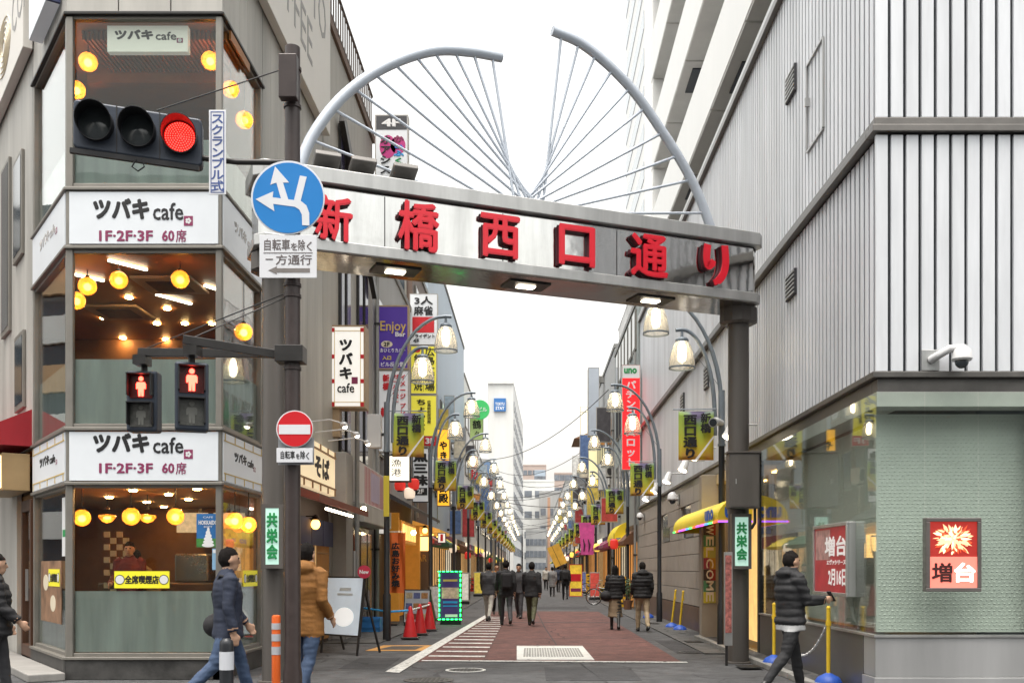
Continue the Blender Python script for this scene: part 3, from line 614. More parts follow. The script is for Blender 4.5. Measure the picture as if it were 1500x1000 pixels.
# ------------------------------------------------------------------ corner cafe on the left
XL, YC = -4.2, 13.9
FA = Fr(-6.31, YC, (0, -1)); FB = Fr(XL, YC, (1, 0)); FC = Fr(-7.77, 15.97, (-.817, -.576))
LA_, LB_, LC_ = 2.11, 2.12, 2.533
cafe = thing('corner_cafe_building', 'grey panelled corner building with three glazed cafe floors', 'building', (-5.3, YC, 0))
film = glass('frosted_film', (.55, .62, .6), film=.82, fcol=(.5, .55, .545), base=.0)
WIN = [(.34, 2.62, 1.2), (3.455, 5.81, 4.36), (6.72, 8.99, 7.35)]
SGN = [(2.70, 3.36), (5.91, 6.61)]
for fr, L in ((FA, LA_), (FB, LB_), (FC, LC_)):
    for z0, z1, zf in WIN:
        MB().fbox(fr, .085, L - .085, -.075, -.063, z0 + .02, z1 - .02).build('pane', winglass, cafe)
        MB().fbox(fr, .087, L - .087, -.084, -.078, z0 + .03, zf).build('frosted_film', film, cafe)
        for za, zb in ((z0 - .04, z0 + .02), (z1 - .02, z1 + .035)): MB().fbox(fr, .085, L - .085, -.1, -.02, za, zb).build('window_frame', alu, cafe, bevel=.006)
    for z in (2.66, 3.40, 5.86, 6.655, 9.03): MB().fbox(fr, -.02, L + .02, -.05, .035, z - .022, z + .022).build('transom', dkmetal if z > 9 else alu, cafe, bevel=.008)
    for z in (.3,): MB().fbox(fr, -.02, L + .02, -.06, .05, z - .03, z + .008).build('sill', alu, cafe, bevel=.006)
for fr, us in ((FA, (0, LA_ - .085)), (FB, (0.001, LB_ - .085)), (FC, (0, LC_ - .086))):
    for u in us: MB().fbox(fr, u, u + .085, -.085, -.002, .02, 9.0).build('mullion', alu, cafe, bevel=.01)
stone = mk('plinth_stone', (.06, .058, .055), .55, 0, .6, 3.5, bump=.2)
for fr, L in ((FA, LA_), (FB, LB_), (FC, LC_)): MB().fbox(fr, -.03, L + .03, -.12, .03, 0, .265).build('plinth', stone, cafe, bevel=.01)
MB().fbox(FC, -6, LC_ + .15, .04, .5, 0, .11).build('step', concrete, cafe, bevel=.015)
for i in range(3):   # upper storey panels, front and left facet
    MB().fbox(FA, .005 + i * .71, .70 + i * .71, -.08, 0, 9.06, 16).build('wall_panel', panelgrey, cafe, bevel=.006)
for i in range(4): MB().fbox(FC, .01 + i * .633, .625 + i * .633, -.08, 0, 9.06, 16).build('wall_panel', panelgrey, cafe, bevel=.006)
for i in range(5): MB().fbox(FB, .01 + i * .42, .42 + i * .42, -.08, 0, 9.06, 16).build('wall_panel', panelgrey, cafe, bevel=.006)
for i in range(10): MB().fbox(FB, 2.14 + i * .46, 2.592 + i * .46, -.08, 0, .0 if i < 1 else 3.98, 16).build('wall_panel', panelgrey, cafe, bevel=.006)
for i in range(14): MB().fbox(FC, -.02 - (i + 1) * .5, -.03 - i * .5, -.08, 0, 3.4 if i < 3 else 0, 16).build('wall_panel', panelgrey, cafe, bevel=.006)
MB().box(-9.5, XL - .09, 20.0, 20.5, 0, 16).build('rear_wall', panelgrey, cafe)
# window openings on the left wall
for u, z0, z1 in ((-1.45, 4.1, 5.35), (-1.6, 6.6, 8.3), (-2.9, 5.6, 8.6)):
    o = MB().fbox(FC, u, u + .85, .002, .05, z0, z1).build('window', alu, cafe, bevel=.01)
    MB().fbox(FC, u + .08, u + .77, .051, .056, z0 + .1, z1 - .08).build('pane', darkglass, o)
# inside: floors, ceilings, walls
wood = mk('ceiling_wood', (.3, .12, .03), .5, 0, .2, 3); wallw = mk('cafe_inner_wall', (.2, .085, .03), .6, 0, .35, 1.5); floorw = mk('cafe_floor', (.1, .06, .035), .4, 0, .3, 3); tan = mk('cafe_plaster', (.42, .22, .08), .6, 0, .15, 2)
def room_poly(z, dz):
    return MB().prism([FA.p(.09, -.1, z), FA.p(LA_ - .09, -.1, z), V((XL - .1, 19.9, z)), V((-10.4, 19.9, z)), FC.p(.05, -.1, z)], (0, 0, dz))
room_poly(.2, .1).build('floor_slab', floorw, cafe)
for z, mm in ((2.64, tan), (5.83, wood), (9.0, wood)): room_poly(z, .08).build('ceiling', mm, cafe); room_poly(z + .09, .6).build('floor_slab', floorw, cafe)
for z0, z1 in ((.31, 2.63), (3.4, 5.82), (6.6, 8.99)):
    MB().box(-10, XL - .11, 19.3, 19.4, z0, z1).build('back_wall', wallw, cafe)
    MB().box(XL - .2, XL - .11, 16.05, 19.3, z0, z1).build('inner_wall', tan if z0 < 1 else wallw, cafe)
m = MB()
for i in range(34): m.box(-6.25 + i * .062, -6.22 + i * .062, 14.25, 15.2, 8.86, 8.985)
m.build('ceiling_slats', wood, cafe)
MB().box(-6.6, -4.4, 15.22, 15.4, 8.72, 8.985).build('ceiling_drop', wood, cafe)
def ceil_pt(x, y, z): Y = F * (z - H) / (HY - y); return V(((x - CX) * Y / F, Y, z))
for (xa, ya, xb, yb) in ((159, 381, 215, 395), (100, 400, 152, 411), (229, 431, 280, 445), (300, 418, 322, 425)):
    a, b = ceil_pt(xa, ya, 5.8), ceil_pt(xb, yb, 5.8)
    MB().bar(a, b, .045, .03).build('linear_light', whitelamp, cafe)
for z, pts in ((8.98, ((200, 111), (292, 110))), (5.82, ((189, 436), (245, 452), (152, 466), (230, 474), (271, 474), (180, 495), (243, 497), (310, 474))), (2.63, ((195, 718), (247, 724), (289, 716), (276, 731), (160, 728), (215, 735), (240, 742)))):  # a few ground floor downlights are added to brighten the room
    for x, y in pts:
        P = ceil_pt(x, y, z); MB().lathe([(.001, -.012), (.05, -.012), (.06, 0)], P, 14).build('downlight', spotglow, cafe)
for x, y, z in ((175, 455, 5.81), (250, 415, 5.81), (215, 95, 8.97)):
    P = ceil_pt(x, y, z); o = MB().box(P.x - .45, P.x + .45, P.y - .45, P.y + .45, z - .05, z).build('air_unit', mk('unit_cream', (.4, .3, .2), .5), cafe, bevel=.02); MB().box(P.x - .28, P.x + .28, P.y - .28, P.y + .28, z - .058, z - .0505).build('grille', dkmetal, o)
for z, yy in ((3.4, 16.2), (3.4, 17.4), (6.6, 16.4)):
    for x in (-6.3, -5.1): o = MB().lathe([(.35, z + .72), (.35, z + .75)], (x, yy, 0), 20).build('cafe_table', wood, cafe); MB().tube([(x, yy, z), (x, yy, z + .71)], .03).build('table_leg', dkmetal, o)
# pendant globes
npend = {}
def pendant(x, y, Y, r, zc, floor, where, bowl=False):
    P = at(x, y, Y); t = thing('pendant_lamp', where, 'pendant lamp', (P.x, P.y, zc), f'pendant lamps on cafe {floor} floor')
    if bowl: MB().lathe([(.01, -r * .7), (r * .6, -r * .5), (r, 0), (r * .95, .03), (.01, .05)], P, 20).build('shade', globe, t, smooth=True)
    else: MB().ball(P, r, 22, 14).build('globe', globe, t, smooth=True)
    MB().ball(P + V((0, 0, -r * .1)), r * .42, 14, 8, .5 if bowl else 1).build('bulb', globebulb, t, smooth=True)
    MB().tube([P + V((0, 0, r * .95)), V((P.x, P.y, zc))], .008, 6).build('cord', dkmetal, t)
    MB().lathe([(.035, r * .93), (.035, r * 1.1), (.02, r * 1.2)], P, 12).build('holder', dkmetal, t)
for a in ((120, 758, 14.4, .12, 2.63, 'ground', 'round yellow pendant cut by left post of ground floor window'), (192, 756, 14.4, .125, 2.63, 'ground', 'round yellow pendant in the middle of ground floor front window'),
          (257, 756, 14.4, .12, 2.63, 'ground', 'round yellow pendant left of the blue ice cream poster'), (344, 762, 14.6, .12, 2.63, 'ground', 'nearer round pendant behind the ground floor street side glass'), (364, 768, 15.2, .12, 2.63, 'ground', 'farther round pendant behind the ground floor street side glass'),
          (157, 757, 15.6, .13, 2.63, 'ground', 'left of two shallow bowl pendants above the cafe counter', True), (216, 757, 15.6, .13, 2.63, 'ground', 'right of two shallow bowl pendants above the cafe counter', True),
          (264, 409, 14.4, .125, 5.82, 'second', 'round pendant at right of second floor front window'), (174, 410, 14.4, .125, 5.82, 'second', 'round pendant left of centre in second floor front window'), (128, 419, 14.8, .13, 5.82, 'second', 'second pendant from the left post in second floor window'),
          (112, 440, 15.2, .13, 5.82, 'second', 'lowest pendant beside left post in second floor window'), (357, 486, 15.2, .13, 5.82, 'second', 'round pendant behind the second floor street side glass'),
          (129, 91, 14.4, .13, 8.9, 'third', 'round pendant at upper left of third floor front window'), (308, 89, 14.4, .125, 8.9, 'third', 'round pendant at upper right of third floor front window'), (112, 132, 15.2, .13, 8.9, 'third', 'half hidden pendant by left post of third floor window'),
          (358, 176, 15.4, .13, 8.9, 'third', 'lower pendant behind the third floor street side glass'), (338, 131, 14.7, .12, 8.9, 'third', 'upper pendant behind the third floor street side glass')): pendant(*a)
# ground floor fittings
MB().box(-6.9, -4.6, 16.3, 16.9, .3, 1.28).build('counter', mk('counter_wood', (.09, .045, .02), .4, 0, .3, 4), cafe, bevel=.02)
m = MB()
for i in range(4):
    for j in range(10):
        if (i + j) % 2: m.box(-6.72 + i * .1, -6.63 + i * .1, 16.1, 16.13, 1.1 + j * .1, 1.19 + j * .1)
m.build('chequer_panel', mk('chequer_cream', (.5, .4, .25), .5), cafe)
rng = random.Random(3)
for i in range(3):
    s_ = MB().box(-6.2, -4.4, 18.9, 19.25, 1.5 + i * .4, 1.53 + i * .4).build('shelf', wood, cafe)
    m = MB(); x = -6.15
    while x < -4.5:
        w_ = rng.uniform(.05, .13); m.m = rng.randrange(3); h_ = rng.uniform(.1, .3); m.lathe([(w_ / 2, 0), (w_ / 2, h_ * .7), (w_ / 4, h_)], (x, 19.05, 1.531 + i * .4), 8); x += w_ + .04
    m.build('jars', [mk('jar_tan', (.4, .25, .12), .4), mk('jar_dark', (.06, .04, .03), .3), mk('jar_cream', (.6, .5, .35), .4)], s_)
for i in range(3): MB().box(-6.3 + i * .65, -5.75 + i * .65, 18.2, 18.24, 2.15, 2.5).build('menu_board', mk('menu_glow', (.5, .35, .2), .5, var=.6, scale=9, emit=.35, ecol=(1, .7, .4)), cafe)
MB().box(-5.75, -5.2, 16.5, 16.9, 1.285, 1.75).build('coffee_machine', mk('machine_steel', (.3, .3, .3), .25, .9), cafe, bevel=.03)
MB().box(-4.75, -4.4, 15.5, 16.0, 1.3, 2.2).build('display_case', mk('case_warm', (.5, .25, .06), .4, var=.6, scale=8, emit=.25, ecol=(1, .5, .15)), cafe)
# fascia lettering boards
fas = mk('fascia_white', (.68, .71, .74), .35, var=.04, emit=.06, ecol=(.9, .95, 1)); stamp = MATS['maroon']
def cafe_text(t, fr, U, Z, d, rows, mat=BLK):
    m = MB(); put(m, fr, 'ツバキ', U(0), U(.565), Z(.44), Z(1), d, .006, .055); put(m, fr, 'cafe', U(.6), U(.905), Z(.42), Z(.88), d, .006, .015); m.build('lettering', mat, t)
    o = MB().fbox(fr, U(.91), U(1.0), d, d + .004, Z(.27), Z(.53)).build('red_seal', stamp, t)
    m = MB(); uc, zc = (U(.91) + U(1)) / 2, (Z(.27) + Z(.53)) / 2; r = (U(1) - U(.91)) * .36
    for k in range(5): a = k * 2 * pi / 5; m.prism([fr.p(uc + r * .55 * cos(a) + r * .4 * cos(b * pi / 5), d + .0045, zc + r * .55 * sin(a) + r * .4 * sin(b * pi / 5)) for b in range(10)], fr.n * .001)
    m.build('flower_mark', WHT, o)
    if rows:
        m = MB(); put(m, fr, '1F·2F·3F', U(.06), U(.6), Z(-.14), Z(.15), d, .006, .03); put(m, fr, '60', U(.69), U(.815), Z(-.14), Z(.15), d, .006, .03); put(m, fr, '席', U(.83), U(.935), Z(-.17), Z(.17), d, .006, .01); m.build('lettering', stamp, t)
for (z0, z1), (ya, yb), lab in zip(SGN, ((664, 634), (323, 291)), ('lower white cafe fascia sign above the ground floor window', 'upper white cafe fascia sign between second and third floors')):
    t = thing('fascia_sign', lab, 'sign', FA.p(1, 0, z0))
    f = MB().fbox(FA, .045, LA_ - .045, -.03, .012, z0, z1).build('board', fas, t)
    Ux = lambda a: xx(137 + 146 * a, YC) + 6.31; Zx = lambda a: zz(ya, YC) + (zz(yb, YC) - zz(ya, YC)) * (a - .42) / .58
    cafe_text(t, FA, Ux, Zx, .0125, True)
lat = MATS['gold']
for (z0, z1), nm in zip(SGN, ('lower', 'upper')):
    for fr, L, side, em in ((FB, LB_, 'street side', 0), (FC, LC_, 'left corner', 0)):
        t = thing('fascia_sign', f'{nm} white cafe sign on the {side} of the corner building', 'sign', fr.p(L / 2, 0, z0))
        MB().fbox(fr, .04, L - .04, -.03, .012, z0, z1).build('board', fas, t)
        if nm == 'lower':
            m = MB(); m.fbox(fr, .06, L - .06, .013, .018, z0 + .1, z0 + .115).fbox(fr, .06, L - .06, .013, .018, z1 - .115, z1 - .1)
            for k in range(5): u = .1 + k * (L - .25) / 4; m.fbox(fr, u, u + .03, .013, .018, z0 + .005, z0 + .098); m.fbox(fr, u, u + .03, .013, .018, z1 - .098, z1 - .005)
            m.build('lattice', lat, t)
        cafe_text(t, fr, lambda a: L * .26 + a * L * .52, lambda a: z0 + .2 + a * .26 if nm == 'lower' else z0 + .22 + a * .3, .0125, False, BLK if nm == 'lower' else mk('faded_print', (.55, .53, .52), .5))
t = thing('interior_sign', 'white lit cafe sign hanging inside the third floor window', 'sign', at(216, 76, 14.06))
f2 = Fr(0, 14.06, (0, -1)); a, b = at(157, 76, 14.06), at(275, 38, 14.06)
MB().box(a.x, b.x, 14.06, 14.16, a.z, b.z).build('board', mk('lit_sign_cream', (.8, .78, .7), .4, var=0, emit=.12, ecol=(1, .96, .85)), t)
cafe_text(t, f2, lambda q: xx(168 + 100 * q, 14.06), lambda q: zz(70 - 26 * q, 14.06), .001, False)
# stickers and posters on the glass
yel = mk('sticker_yellow', (.8, .72, .03), .4, var=.04, emit=.12, ecol=(1, .9, .05))
fr = Fr(0, YC, (0, -1))
def sticker(label, fr, u0, u1, z0, z1, d):
    t = thing('smoking_notice', label, 'notice', fr.p((u0 + u1) / 2, d, z0))
    f = MB().fbox(fr, u0, u1, d - .004, d, z0, z1).build('sheet', yel, t)
    m = MB(); w_ = u1 - u0; h_ = z1 - z0; put(m, fr, '全席喫煙店', u0 + .19 * w_, u0 + .81 * w_, z0 + .24 * h_, z0 + .76 * h_, d, .003, .05); m.build('lettering', BLK, f)
    for c in (.1, .9):
        uc, zc = u0 + c * w_, z0 + h_ / 2; r = min(h_ * .3, w_ * .09)
        o = MB().prism([fr.p(uc + r * cos(k * pi / 10), d + .0005, zc + r * sin(k * pi / 10)) for k in range(20)], fr.n * .002).build('icon', BLK, f)
        MB().prism([fr.p(uc + r * .85 * cos(k * pi / 10), d + .003, zc + r * .85 * sin(k * pi / 10)) for k in range(20)], fr.n * .001).build('icon_disc', WHT, f)
sticker('wide yellow notice with two round icons on cafe front window', FA, xx(165, YC) + 6.31, xx(246, YC) + 6.31, zz(861, YC), zz(836, YC), -.055)
P1, P2 = FB.back(on(FB, 357, 840, -.05)), FB.back(on(FB, 379, 840, -.05)); sticker('small yellow notice on the street side window of cafe', FB, P1[0], min(P2[0], 2.0), 1.24, 1.48, -.05)
P1, P2 = FC.back(on(FC, 71, 840, -.05)), FC.back(on(FC, 87, 840, -.05)); sticker('small yellow notice on the left corner window of cafe', FC, P1[0], P2[0], 1.25, 1.5, -.05)
t = thing('ice_cream_poster', 'blue ice cream poster inside right side of cafe front window', 'poster', at(305, 801, 13.96))
a, b = at(288, 801, 13.96), at(322, 752, 13.96)
s_ = MB().box(a.x, b.x, 13.956, 13.96, a.z, b.z).build('sheet', mk('poster_blue', (.03, .16, .42), .4, var=.25, scale=6), t)
MB().box(a.x, b.x, 13.953, 13.9555, a.z, a.z + .12).build('meadow', mk('poster_green', (.06, .25, .05), .5, var=.5, scale=20), s_)
m = MB(); xc = (a.x + b.x) / 2
for i in range(6): w_ = .085 - i * .0135; z = a.z + .03 + i * .042; m.prism([(xc + w_ * cos(k * pi / 8) + .004 * (i % 2), 13.9525 - i * .0002, z + .03 * sin(k * pi / 8)) for k in range(16)], (0, -.001, 0))
m.build('ice_cream_print', WHT, s_)
f3 = Fr(0, 13.953, (0, -1)); m = MB(); put(m, f3, 'HOKKAIDO', a.x + .03, b.x - .03, b.z - .15, b.z - .09, 0, .002, .03); put(m, f3, 'CAFE', a.x + .09, b.x - .09, b.z - .06, b.z - .035, 0, .002, .0); put(m, f3, 'SOFT', a.x + .1, b.x - .1, b.z - .19, b.z - .165, 0, .002, .01); m.build('lettering', WHT, s_)
t = thing('notice_strip', 'narrow pale blue notice below the ice cream poster', 'notice', at(316, 834, 13.96)); a, b = at(311, 834, 13.96), at(321, 803, 13.96)
s_ = MB().box(a.x, b.x, 13.956, 13.96, a.z, b.z).build('sheet', flat('pale_blue', (.25, .45, .65)), t); MB().box(a.x + .01, b.x - .01, 13.953, 13.9555, b.z - .06, b.z - .015).build('print', WHT, s_)
t = thing('menu_poster', 'large brown coffee menu poster in the left corner window', 'poster', FC.p(1.3, 0, .6))
s_ = MB().fbox(FC, .35, 1.9, -.062, -.056, .72, 1.62).build('sheet', mk('coffee_print', (.3, .17, .1), .5, var=.6, scale=4), t)
for u, z in ((.75, 1.3), (1.3, 1.0), (1.6, 1.38)): MB().prism([FC.p(u + .2 * cos(k * pi / 10), -.0555, z + .12 * sin(k * pi / 10)) for k in range(20)], FC.n * .002).build('cup_print', MATS['cream'], s_)
t = thing('notice_sheet', 'long white notice sheet high in the left corner window', 'notice', FC.p(2.2, 0, 1.7))
MB().fbox(FC, 1.95, 2.36, -.062, -.056, 1.68, 2.5).build('sheet', WHT, t); MB().fbox(FC, 2.0, 2.3, -.0555, -.054, 1.95, 2.05).build('green_band', MATS['green'], t)
# door, box sign and red awning left of the corner
t = thing('cafe_door', 'dark wood framed glass cafe door at the far left', 'door', FC.p(-.6, 0, .1))
MB().fbox(FC, -.95, -.85, -.08, .02, .11, 2.6).fbox(FC, -.2, -.08, -.08, .02, .11, 2.6).fbox(FC, -.85, -.2, -.08, .02, 2.42, 2.6).fbox(FC, -.85, -.2, -.08, .02, .11, .3).build('frame', mk('door_wood', (.07, .03, .015), .45), t, bevel=.008)
MB().fbox(FC, -.849, -.201, -.04, -.03, .301, 2.419).build('pane', winglass, t); MB().fbox(FC, -.3, -.27, .021, .06, 1.0, 1.5).build('handle', steeldull, t)
t = thing('box_sign', 'glowing cream cafe box sign at the far left edge', 'sign', FC.p(-1, .2, 2.7))
MB().fbox(FC, -2.0, -.12, .02, .42, 2.72, 3.3).build('casing', mk('sign_wood', (.4, .27, .13), .5), t, bevel=.01)
f = MB().fbox(FC, -1.96, -.16, .421, .43, 2.76, 3.26).build('face', mk('glow_cream', (.85, .72, .45), .4, var=.1, emit=1.1, ecol=(1, .78, .42)), t)
m = MB()
for z in (2.86, 3.15): m.fbox(FC, -1.96, -.16, .431, .436, z, z + .015)
for k in range(5): m.fbox(FC, -1.8 + k * .36, -1.78 + k * .36, .431, .436, 2.77, 2.859); m.fbox(FC, -1.8 + k * .36, -1.78 + k * .36, .431, .436, 3.166, 3.25)
m.build('lattice', lat, f); cafe_text(f, FC, lambda a: -1.35 + a * .8, lambda a: 2.92 + a * .2, .431, False)
t = thing('awning', 'plain red fabric awning at the far left above box sign', 'awning', FC.p(-1.5, .2, 3.4))
m = MB(); m.prism([FC.p(-3.5, 0, 4.0), FC.p(-3.5, .75, 3.62), FC.p(-3.5, .75, 3.42), FC.p(-3.5, 0, 3.42)], FC.t * 3.42); m.build('canopy', mk('red_canvas', (.38, .015, .025), .7, 0, .12, 3), t)
# roof billboards
bill = mk('billboard_cream', (.72, .69, .64), .5, 0, .05, .8); greyp = mk('billboard_print', (.3, .29, .28), .5)
t = thing('billboard', 'large cream wall billboard with grey lettering on the street side', 'billboard', FB.p(3.5, .1, 10.2))
f = MB().fbox(FB, .6, 6.7, .02, .16, 10.2, 16).build('board', bill, t, bevel=.01); m = MB(); put(m, FB, 'MOTO', 3.4, 6.25, 11.75, 12.6, .161, .004, .0); put(m, FB, 'COFFEE', 1.4, 5.0, 10.75, 11.5, .161, .004, .0); m.build('lettering', greyp, f)
t = thing('billboard', 'large cream billboard with grey coffee lettering at top left', 'billboard', FC.p(-2, .1, 9.5)); z9 = on(FC, 2, 140, .2).z
f = MB().fbox(FC, -6, .1, .02, .16, 9.55, 16).build('board', bill, t, bevel=.01); m = MB(); put(m, FC, 'COFFEE', -.9, 2.1 - .9 + .3, 10.1, 10.75, .161, .004, .0); m.build('lettering', greyp, f)
m = MB(); uc, zc = -1.75, 10.3
for q in range(5): m.tube([FC.p(uc + (.7 - q * .13) * cos(k * pi / 12), .165, zc + (.45 - q * .08) * sin(k * pi / 12)) for k in range(25)], .012, 6)
m.build('emblem', MATS['cream'], f)
t = thing('box_sign', 'blue edged white box sign high on the left corner', 'sign', FC.p(1.2, .1, 9.2))
MB().fbox(FC, .9, 2.2, .02, .2, 9.3, 11.5).build('face', fas, t); MB().fbox(FC, 2.201, 2.25, .02, .2, 9.3, 11.5).build('edge', MATS['navy'], t)

# ------------------------------------------------------------------ buildings along the left side beyond the cafe
def bld(name, label, side, Y0, Y1, h, wall, wz, wy, win=None, depth=9, back=0., front=False, shop=True, seed=0, roof=True, win2=None):
    'a street building: side -1 left, +1 right; wz = list of window sill heights, wy = window pitch along the street'
    X = (XL if side < 0 else XR) + side * back; x0, x1 = (X - depth, X) if side < 0 else (X, X + depth)
    t = thing(name, label, 'building', (X, (Y0 + Y1) / 2, 0)); rg = random.Random(seed)
    MB().box(x0, x1, Y0 + .02, Y1 - .02, 0, h).build('wall', wall, t)
    if roof: MB().box(x0 - .05, x1 + .05, Y0 + .0, Y1, h, h + .18).build('roof_edge', mortar, t); MB().box(x0 + 1.5, x1 - 1.2, Y0 + 1.2, Y0 + 3.2, h + .18, h + 1.6).build('roof_housing', concrete, t)
    fm = alu; gm = darkglass
    src = None; s2 = None
    for z in wz:
        y = Y0 + .6
        while y < Y1 - wy * .75:
            a = X - .0 if side > 0 else X
            if src is None:
                src = MB().box(-.06, .06, 0, wy * .68, 0, 1.5).build('window', fm, t, local=True); s2 = MB().box(-.075, .075, .07, wy * .68 - .07, .07, 1.43).build('pane', gm, src, local=True); o = src
            else:
                o = share(src, t, (0, 0, 0)); share(s2, o, (0, 0, 0))
            o.location = (0, y - (Y0 + Y1) / 2, z); y += wy
    if front:
        z0 = front if front is not True else h * .4; s3 = None; z = z0
        while z < h - 1.6:
            x = x0 + .5 if side < 0 else x0 + .4
            while x < x1 - 1:
                if s3 is None: s3 = MB().box(0, 1.1, -.06, .06, 0, 1.3).build('window', fm, t, local=True); s4 = MB().box(.07, 1.03, -.075, .075, .07, 1.23).build('pane', gm, s3, local=True); o = s3
                else: o = share(s3, t, (0, 0, 0)); share(s4, o, (0, 0, 0))
                o.location = (x - X, Y0 - (Y0 + Y1) / 2, z); x += 1.8
            z += 3.1
    if shop:   # a row of lit shop openings on the ground floor
        y = Y0 + .4; s = -side
        while y < Y1 - 1.5:
            w_ = min(rg.uniform(2.4, 4.2), Y1 - .3 - y); mat = rg.choice([shopw, shopw, shopd, shopr, shopc])
            xa, xb = sorted((X + s * .005, X + s * .05)); o = MB().box(xa, xb, y, y + w_, .05, 2.5).build('shopfront', mat, t)
            xa, xb = sorted((X + s * .005, X + s * .12)); MB().box(xa, xb, y, y + w_, 2.55, 3.15).build('fascia', rg.choice([MATS['cream'], MATS['brown'], MATS['maroon'], shopd, MATS['navy'], fascl, fascy]), t)
            xa, xb = sorted((X + s * .05, X + s * .08)); mm = MB()
            k = max(2, int(w_ / .9))
            for i in range(k + 1): mm.box(xa, xb, y + i * w_ / k - .03, y + i * w_ / k + .03, .05, 2.5)
            mm.build('shopfront_bars', dkmetal, t)
            if rg.random() < .5:
                xa = X + s * .12; xb = X + s * rg.uniform(.5, .9); MB().prism([(xa, y, 2.95), (xb, y, 2.55), (xb, y, 2.42), (xa, y, 2.42)], (0, w_, 0)).build('awning', rg.choice([MATS['maroon'], mk('canvas_brown', (.16, .07, .03), .7), mk('canvas_green', (.04, .12, .06), .7), ylw]), t)
            y += w_ + .3
    return t
shopw = mk('lit_shop_warm', (.5, .3, .12), .6, var=.95, scale=3.6, emit=.3, ecol=(1, .55, .2)); shopd = mk('shop_dark', (.05, .04, .035), .5, var=.4); shopr = mk('lit_shop_amber', (.5, .2, .05), .6, var=.95, scale=2.6, emit=.35, ecol=(1, .42, .1)); shopc = mk('lit_shop_white', (.5, .48, .42), .6, var=.9, scale=4, emit=.28, ecol=(1, .85, .6))
fascl = mk('lit_fascia', (.8, .72, .55), .5, emit=.7, ecol=(1, .85, .6)); fascy = mk('lit_fascia_yellow', (.85, .6, .1), .5, emit=.6, ecol=(1, .65, .1))
wA = mk('panel_beige', (.42, .4, .36), .6, 0, .12, .8, streak=.18); wB = mk('grey_blue_wall', (.42, .5, .58), .55, 0, .08, .5, streak=.08); wC = mk('light_grey_wall', (.46, .46, .45), .7, 0, .1, .6, streak=.15)
wD = mk('brown_tile_wall', (.13, .085, .065), .6, 0, .2, 2); wE = mk('white_wall', (.7, .7, .68), .6, 0, .08, .5, streak=.1); wF = mk('green_grey_wall', (.34, .38, .37), .7, 0, .14, .8, streak=.2); wG = mk('blue_wall', (.12, .2, .34), .5, 0, .15, 1); wH = mk('pinkish_wall', (.5, .4, .35), .7, 0, .1, .5)  # white_wall is lightened in place of haze over the far blocks
# building next to the cafe: panels, dark window strips, roof railing
b2 = thing('panelled_shop_building', 'beige panelled building with balcony railing next to the corner cafe', 'building', (XL, 24, 0))
for i in range(14): MB().box(XL - .1, XL - .0, 20.68 + i * .46, 21.13 + i * .46, 3.98, 12.75).build('wall_panel', wA, b2, bevel=.005)
MB().box(-12, XL - .105, 20.66, 27.1, 0, 12.75).build('wall', concrete, b2)
MB().box(-12, XL + .06, 20.6, 27.15, 12.76, 12.95).build('roof_edge', mk('rust_edge', (.16, .1, .07), .7), b2)
for Y, w_ in ((22.3, .42), (23.0, .5), (24.6, .55), (25.5, .5)):
    o = MB().box(XL + .001, XL + .06, Y, Y + w_, 4.05, 11.2).build('window', dkmetal, b2); MB().box(XL + .061, XL + .07, Y + .05, Y + w_ - .05, 4.12, 11.1).build('pane', mk('violet_glass', (.06, .055, .11), .1, var=.4, scale=1.5), o)
m = MB()
for i in range(24): m.box(XL - .02, XL + .01, 20.7 + i * .27, 20.73 + i * .27, 12.95, 13.95)
m.box(XL - .03, XL + .02, 20.65, 27.1, 13.95, 14.0).box(XL - .03, XL + .02, 20.65, 27.1, 13.1, 13.14).box(-4.6, XL + .02, 20.62, 20.66, 13.95, 14.0)
m.build('railing', mk('railing_brown', (.12, .1, .09), .5, .3), b2)
m = MB(); m.bar((XL + .14, 22, 11.2), (XL + .14, 26.6, 8.6), .12, .25); m.build('stair_stringer', dkmetal, b2)
# shops under it
lampcream = mk('glow_sign_cream', (.75, .62, .42), .5, var=.1, scale=1, emit=.35, ecol=(1, .82, .52))
t = thing('soba_restaurant', 'cream lit fascia with wooden lattice over a dark restaurant front', 'shopfront', (XL, 18.8, 0))
MB().box(XL - .07, XL, 16.6, 21.2, 0, 3.95).build('wall', mk('timber_dark', (.06, .04, .03), .6, 0, .3, 3), t)
f = MB().box(XL + .01, XL + .14, 16.7, 21.2, 3.0, 3.9).build('face', lampcream, t)
m = MB(); wf = mk('lattice_wood', (.3, .17, .07), .5)
m.box(XL + .141, XL + .17, 16.7, 21.2, 3.12, 3.15).box(XL + .141, XL + .17, 16.7, 21.2, 3.76, 3.79)
for i in range(7): y = 16.8 + i * .72; m.box(XL + .141, XL + .165, y, y + .035, 3.0, 3.12); m.box(XL + .141, XL + .165, y, y + .035, 3.79, 3.9)
m.build('lattice', wf, t); fr = Fr(XL, 0, (1, 0)); m = MB(); put(m, fr, 'そば', 19.2, 20.6, 3.25, 3.68, .141, .006, .05); m.build('lettering', BLK, f)
MB().prism([(XL + .02, 16.7, 2.98), (XL + .75, 16.7, 2.72), (XL + .75, 16.7, 2.6), (XL + .02, 16.7, 2.82)], (0, 5.0, 0)).build('awning', mk('awning_rust', (.2, .05, .03), .6), t)
for i in range(3): MB().box(XL + .001, XL + .04, 17 + i * 1.4, 18.2 + i * 1.4, .1, 2.3).build('door', mk('lit_screen', (.5, .35, .2), .6, var=.6, emit=.25, ecol=(1, .6, .25)), t)
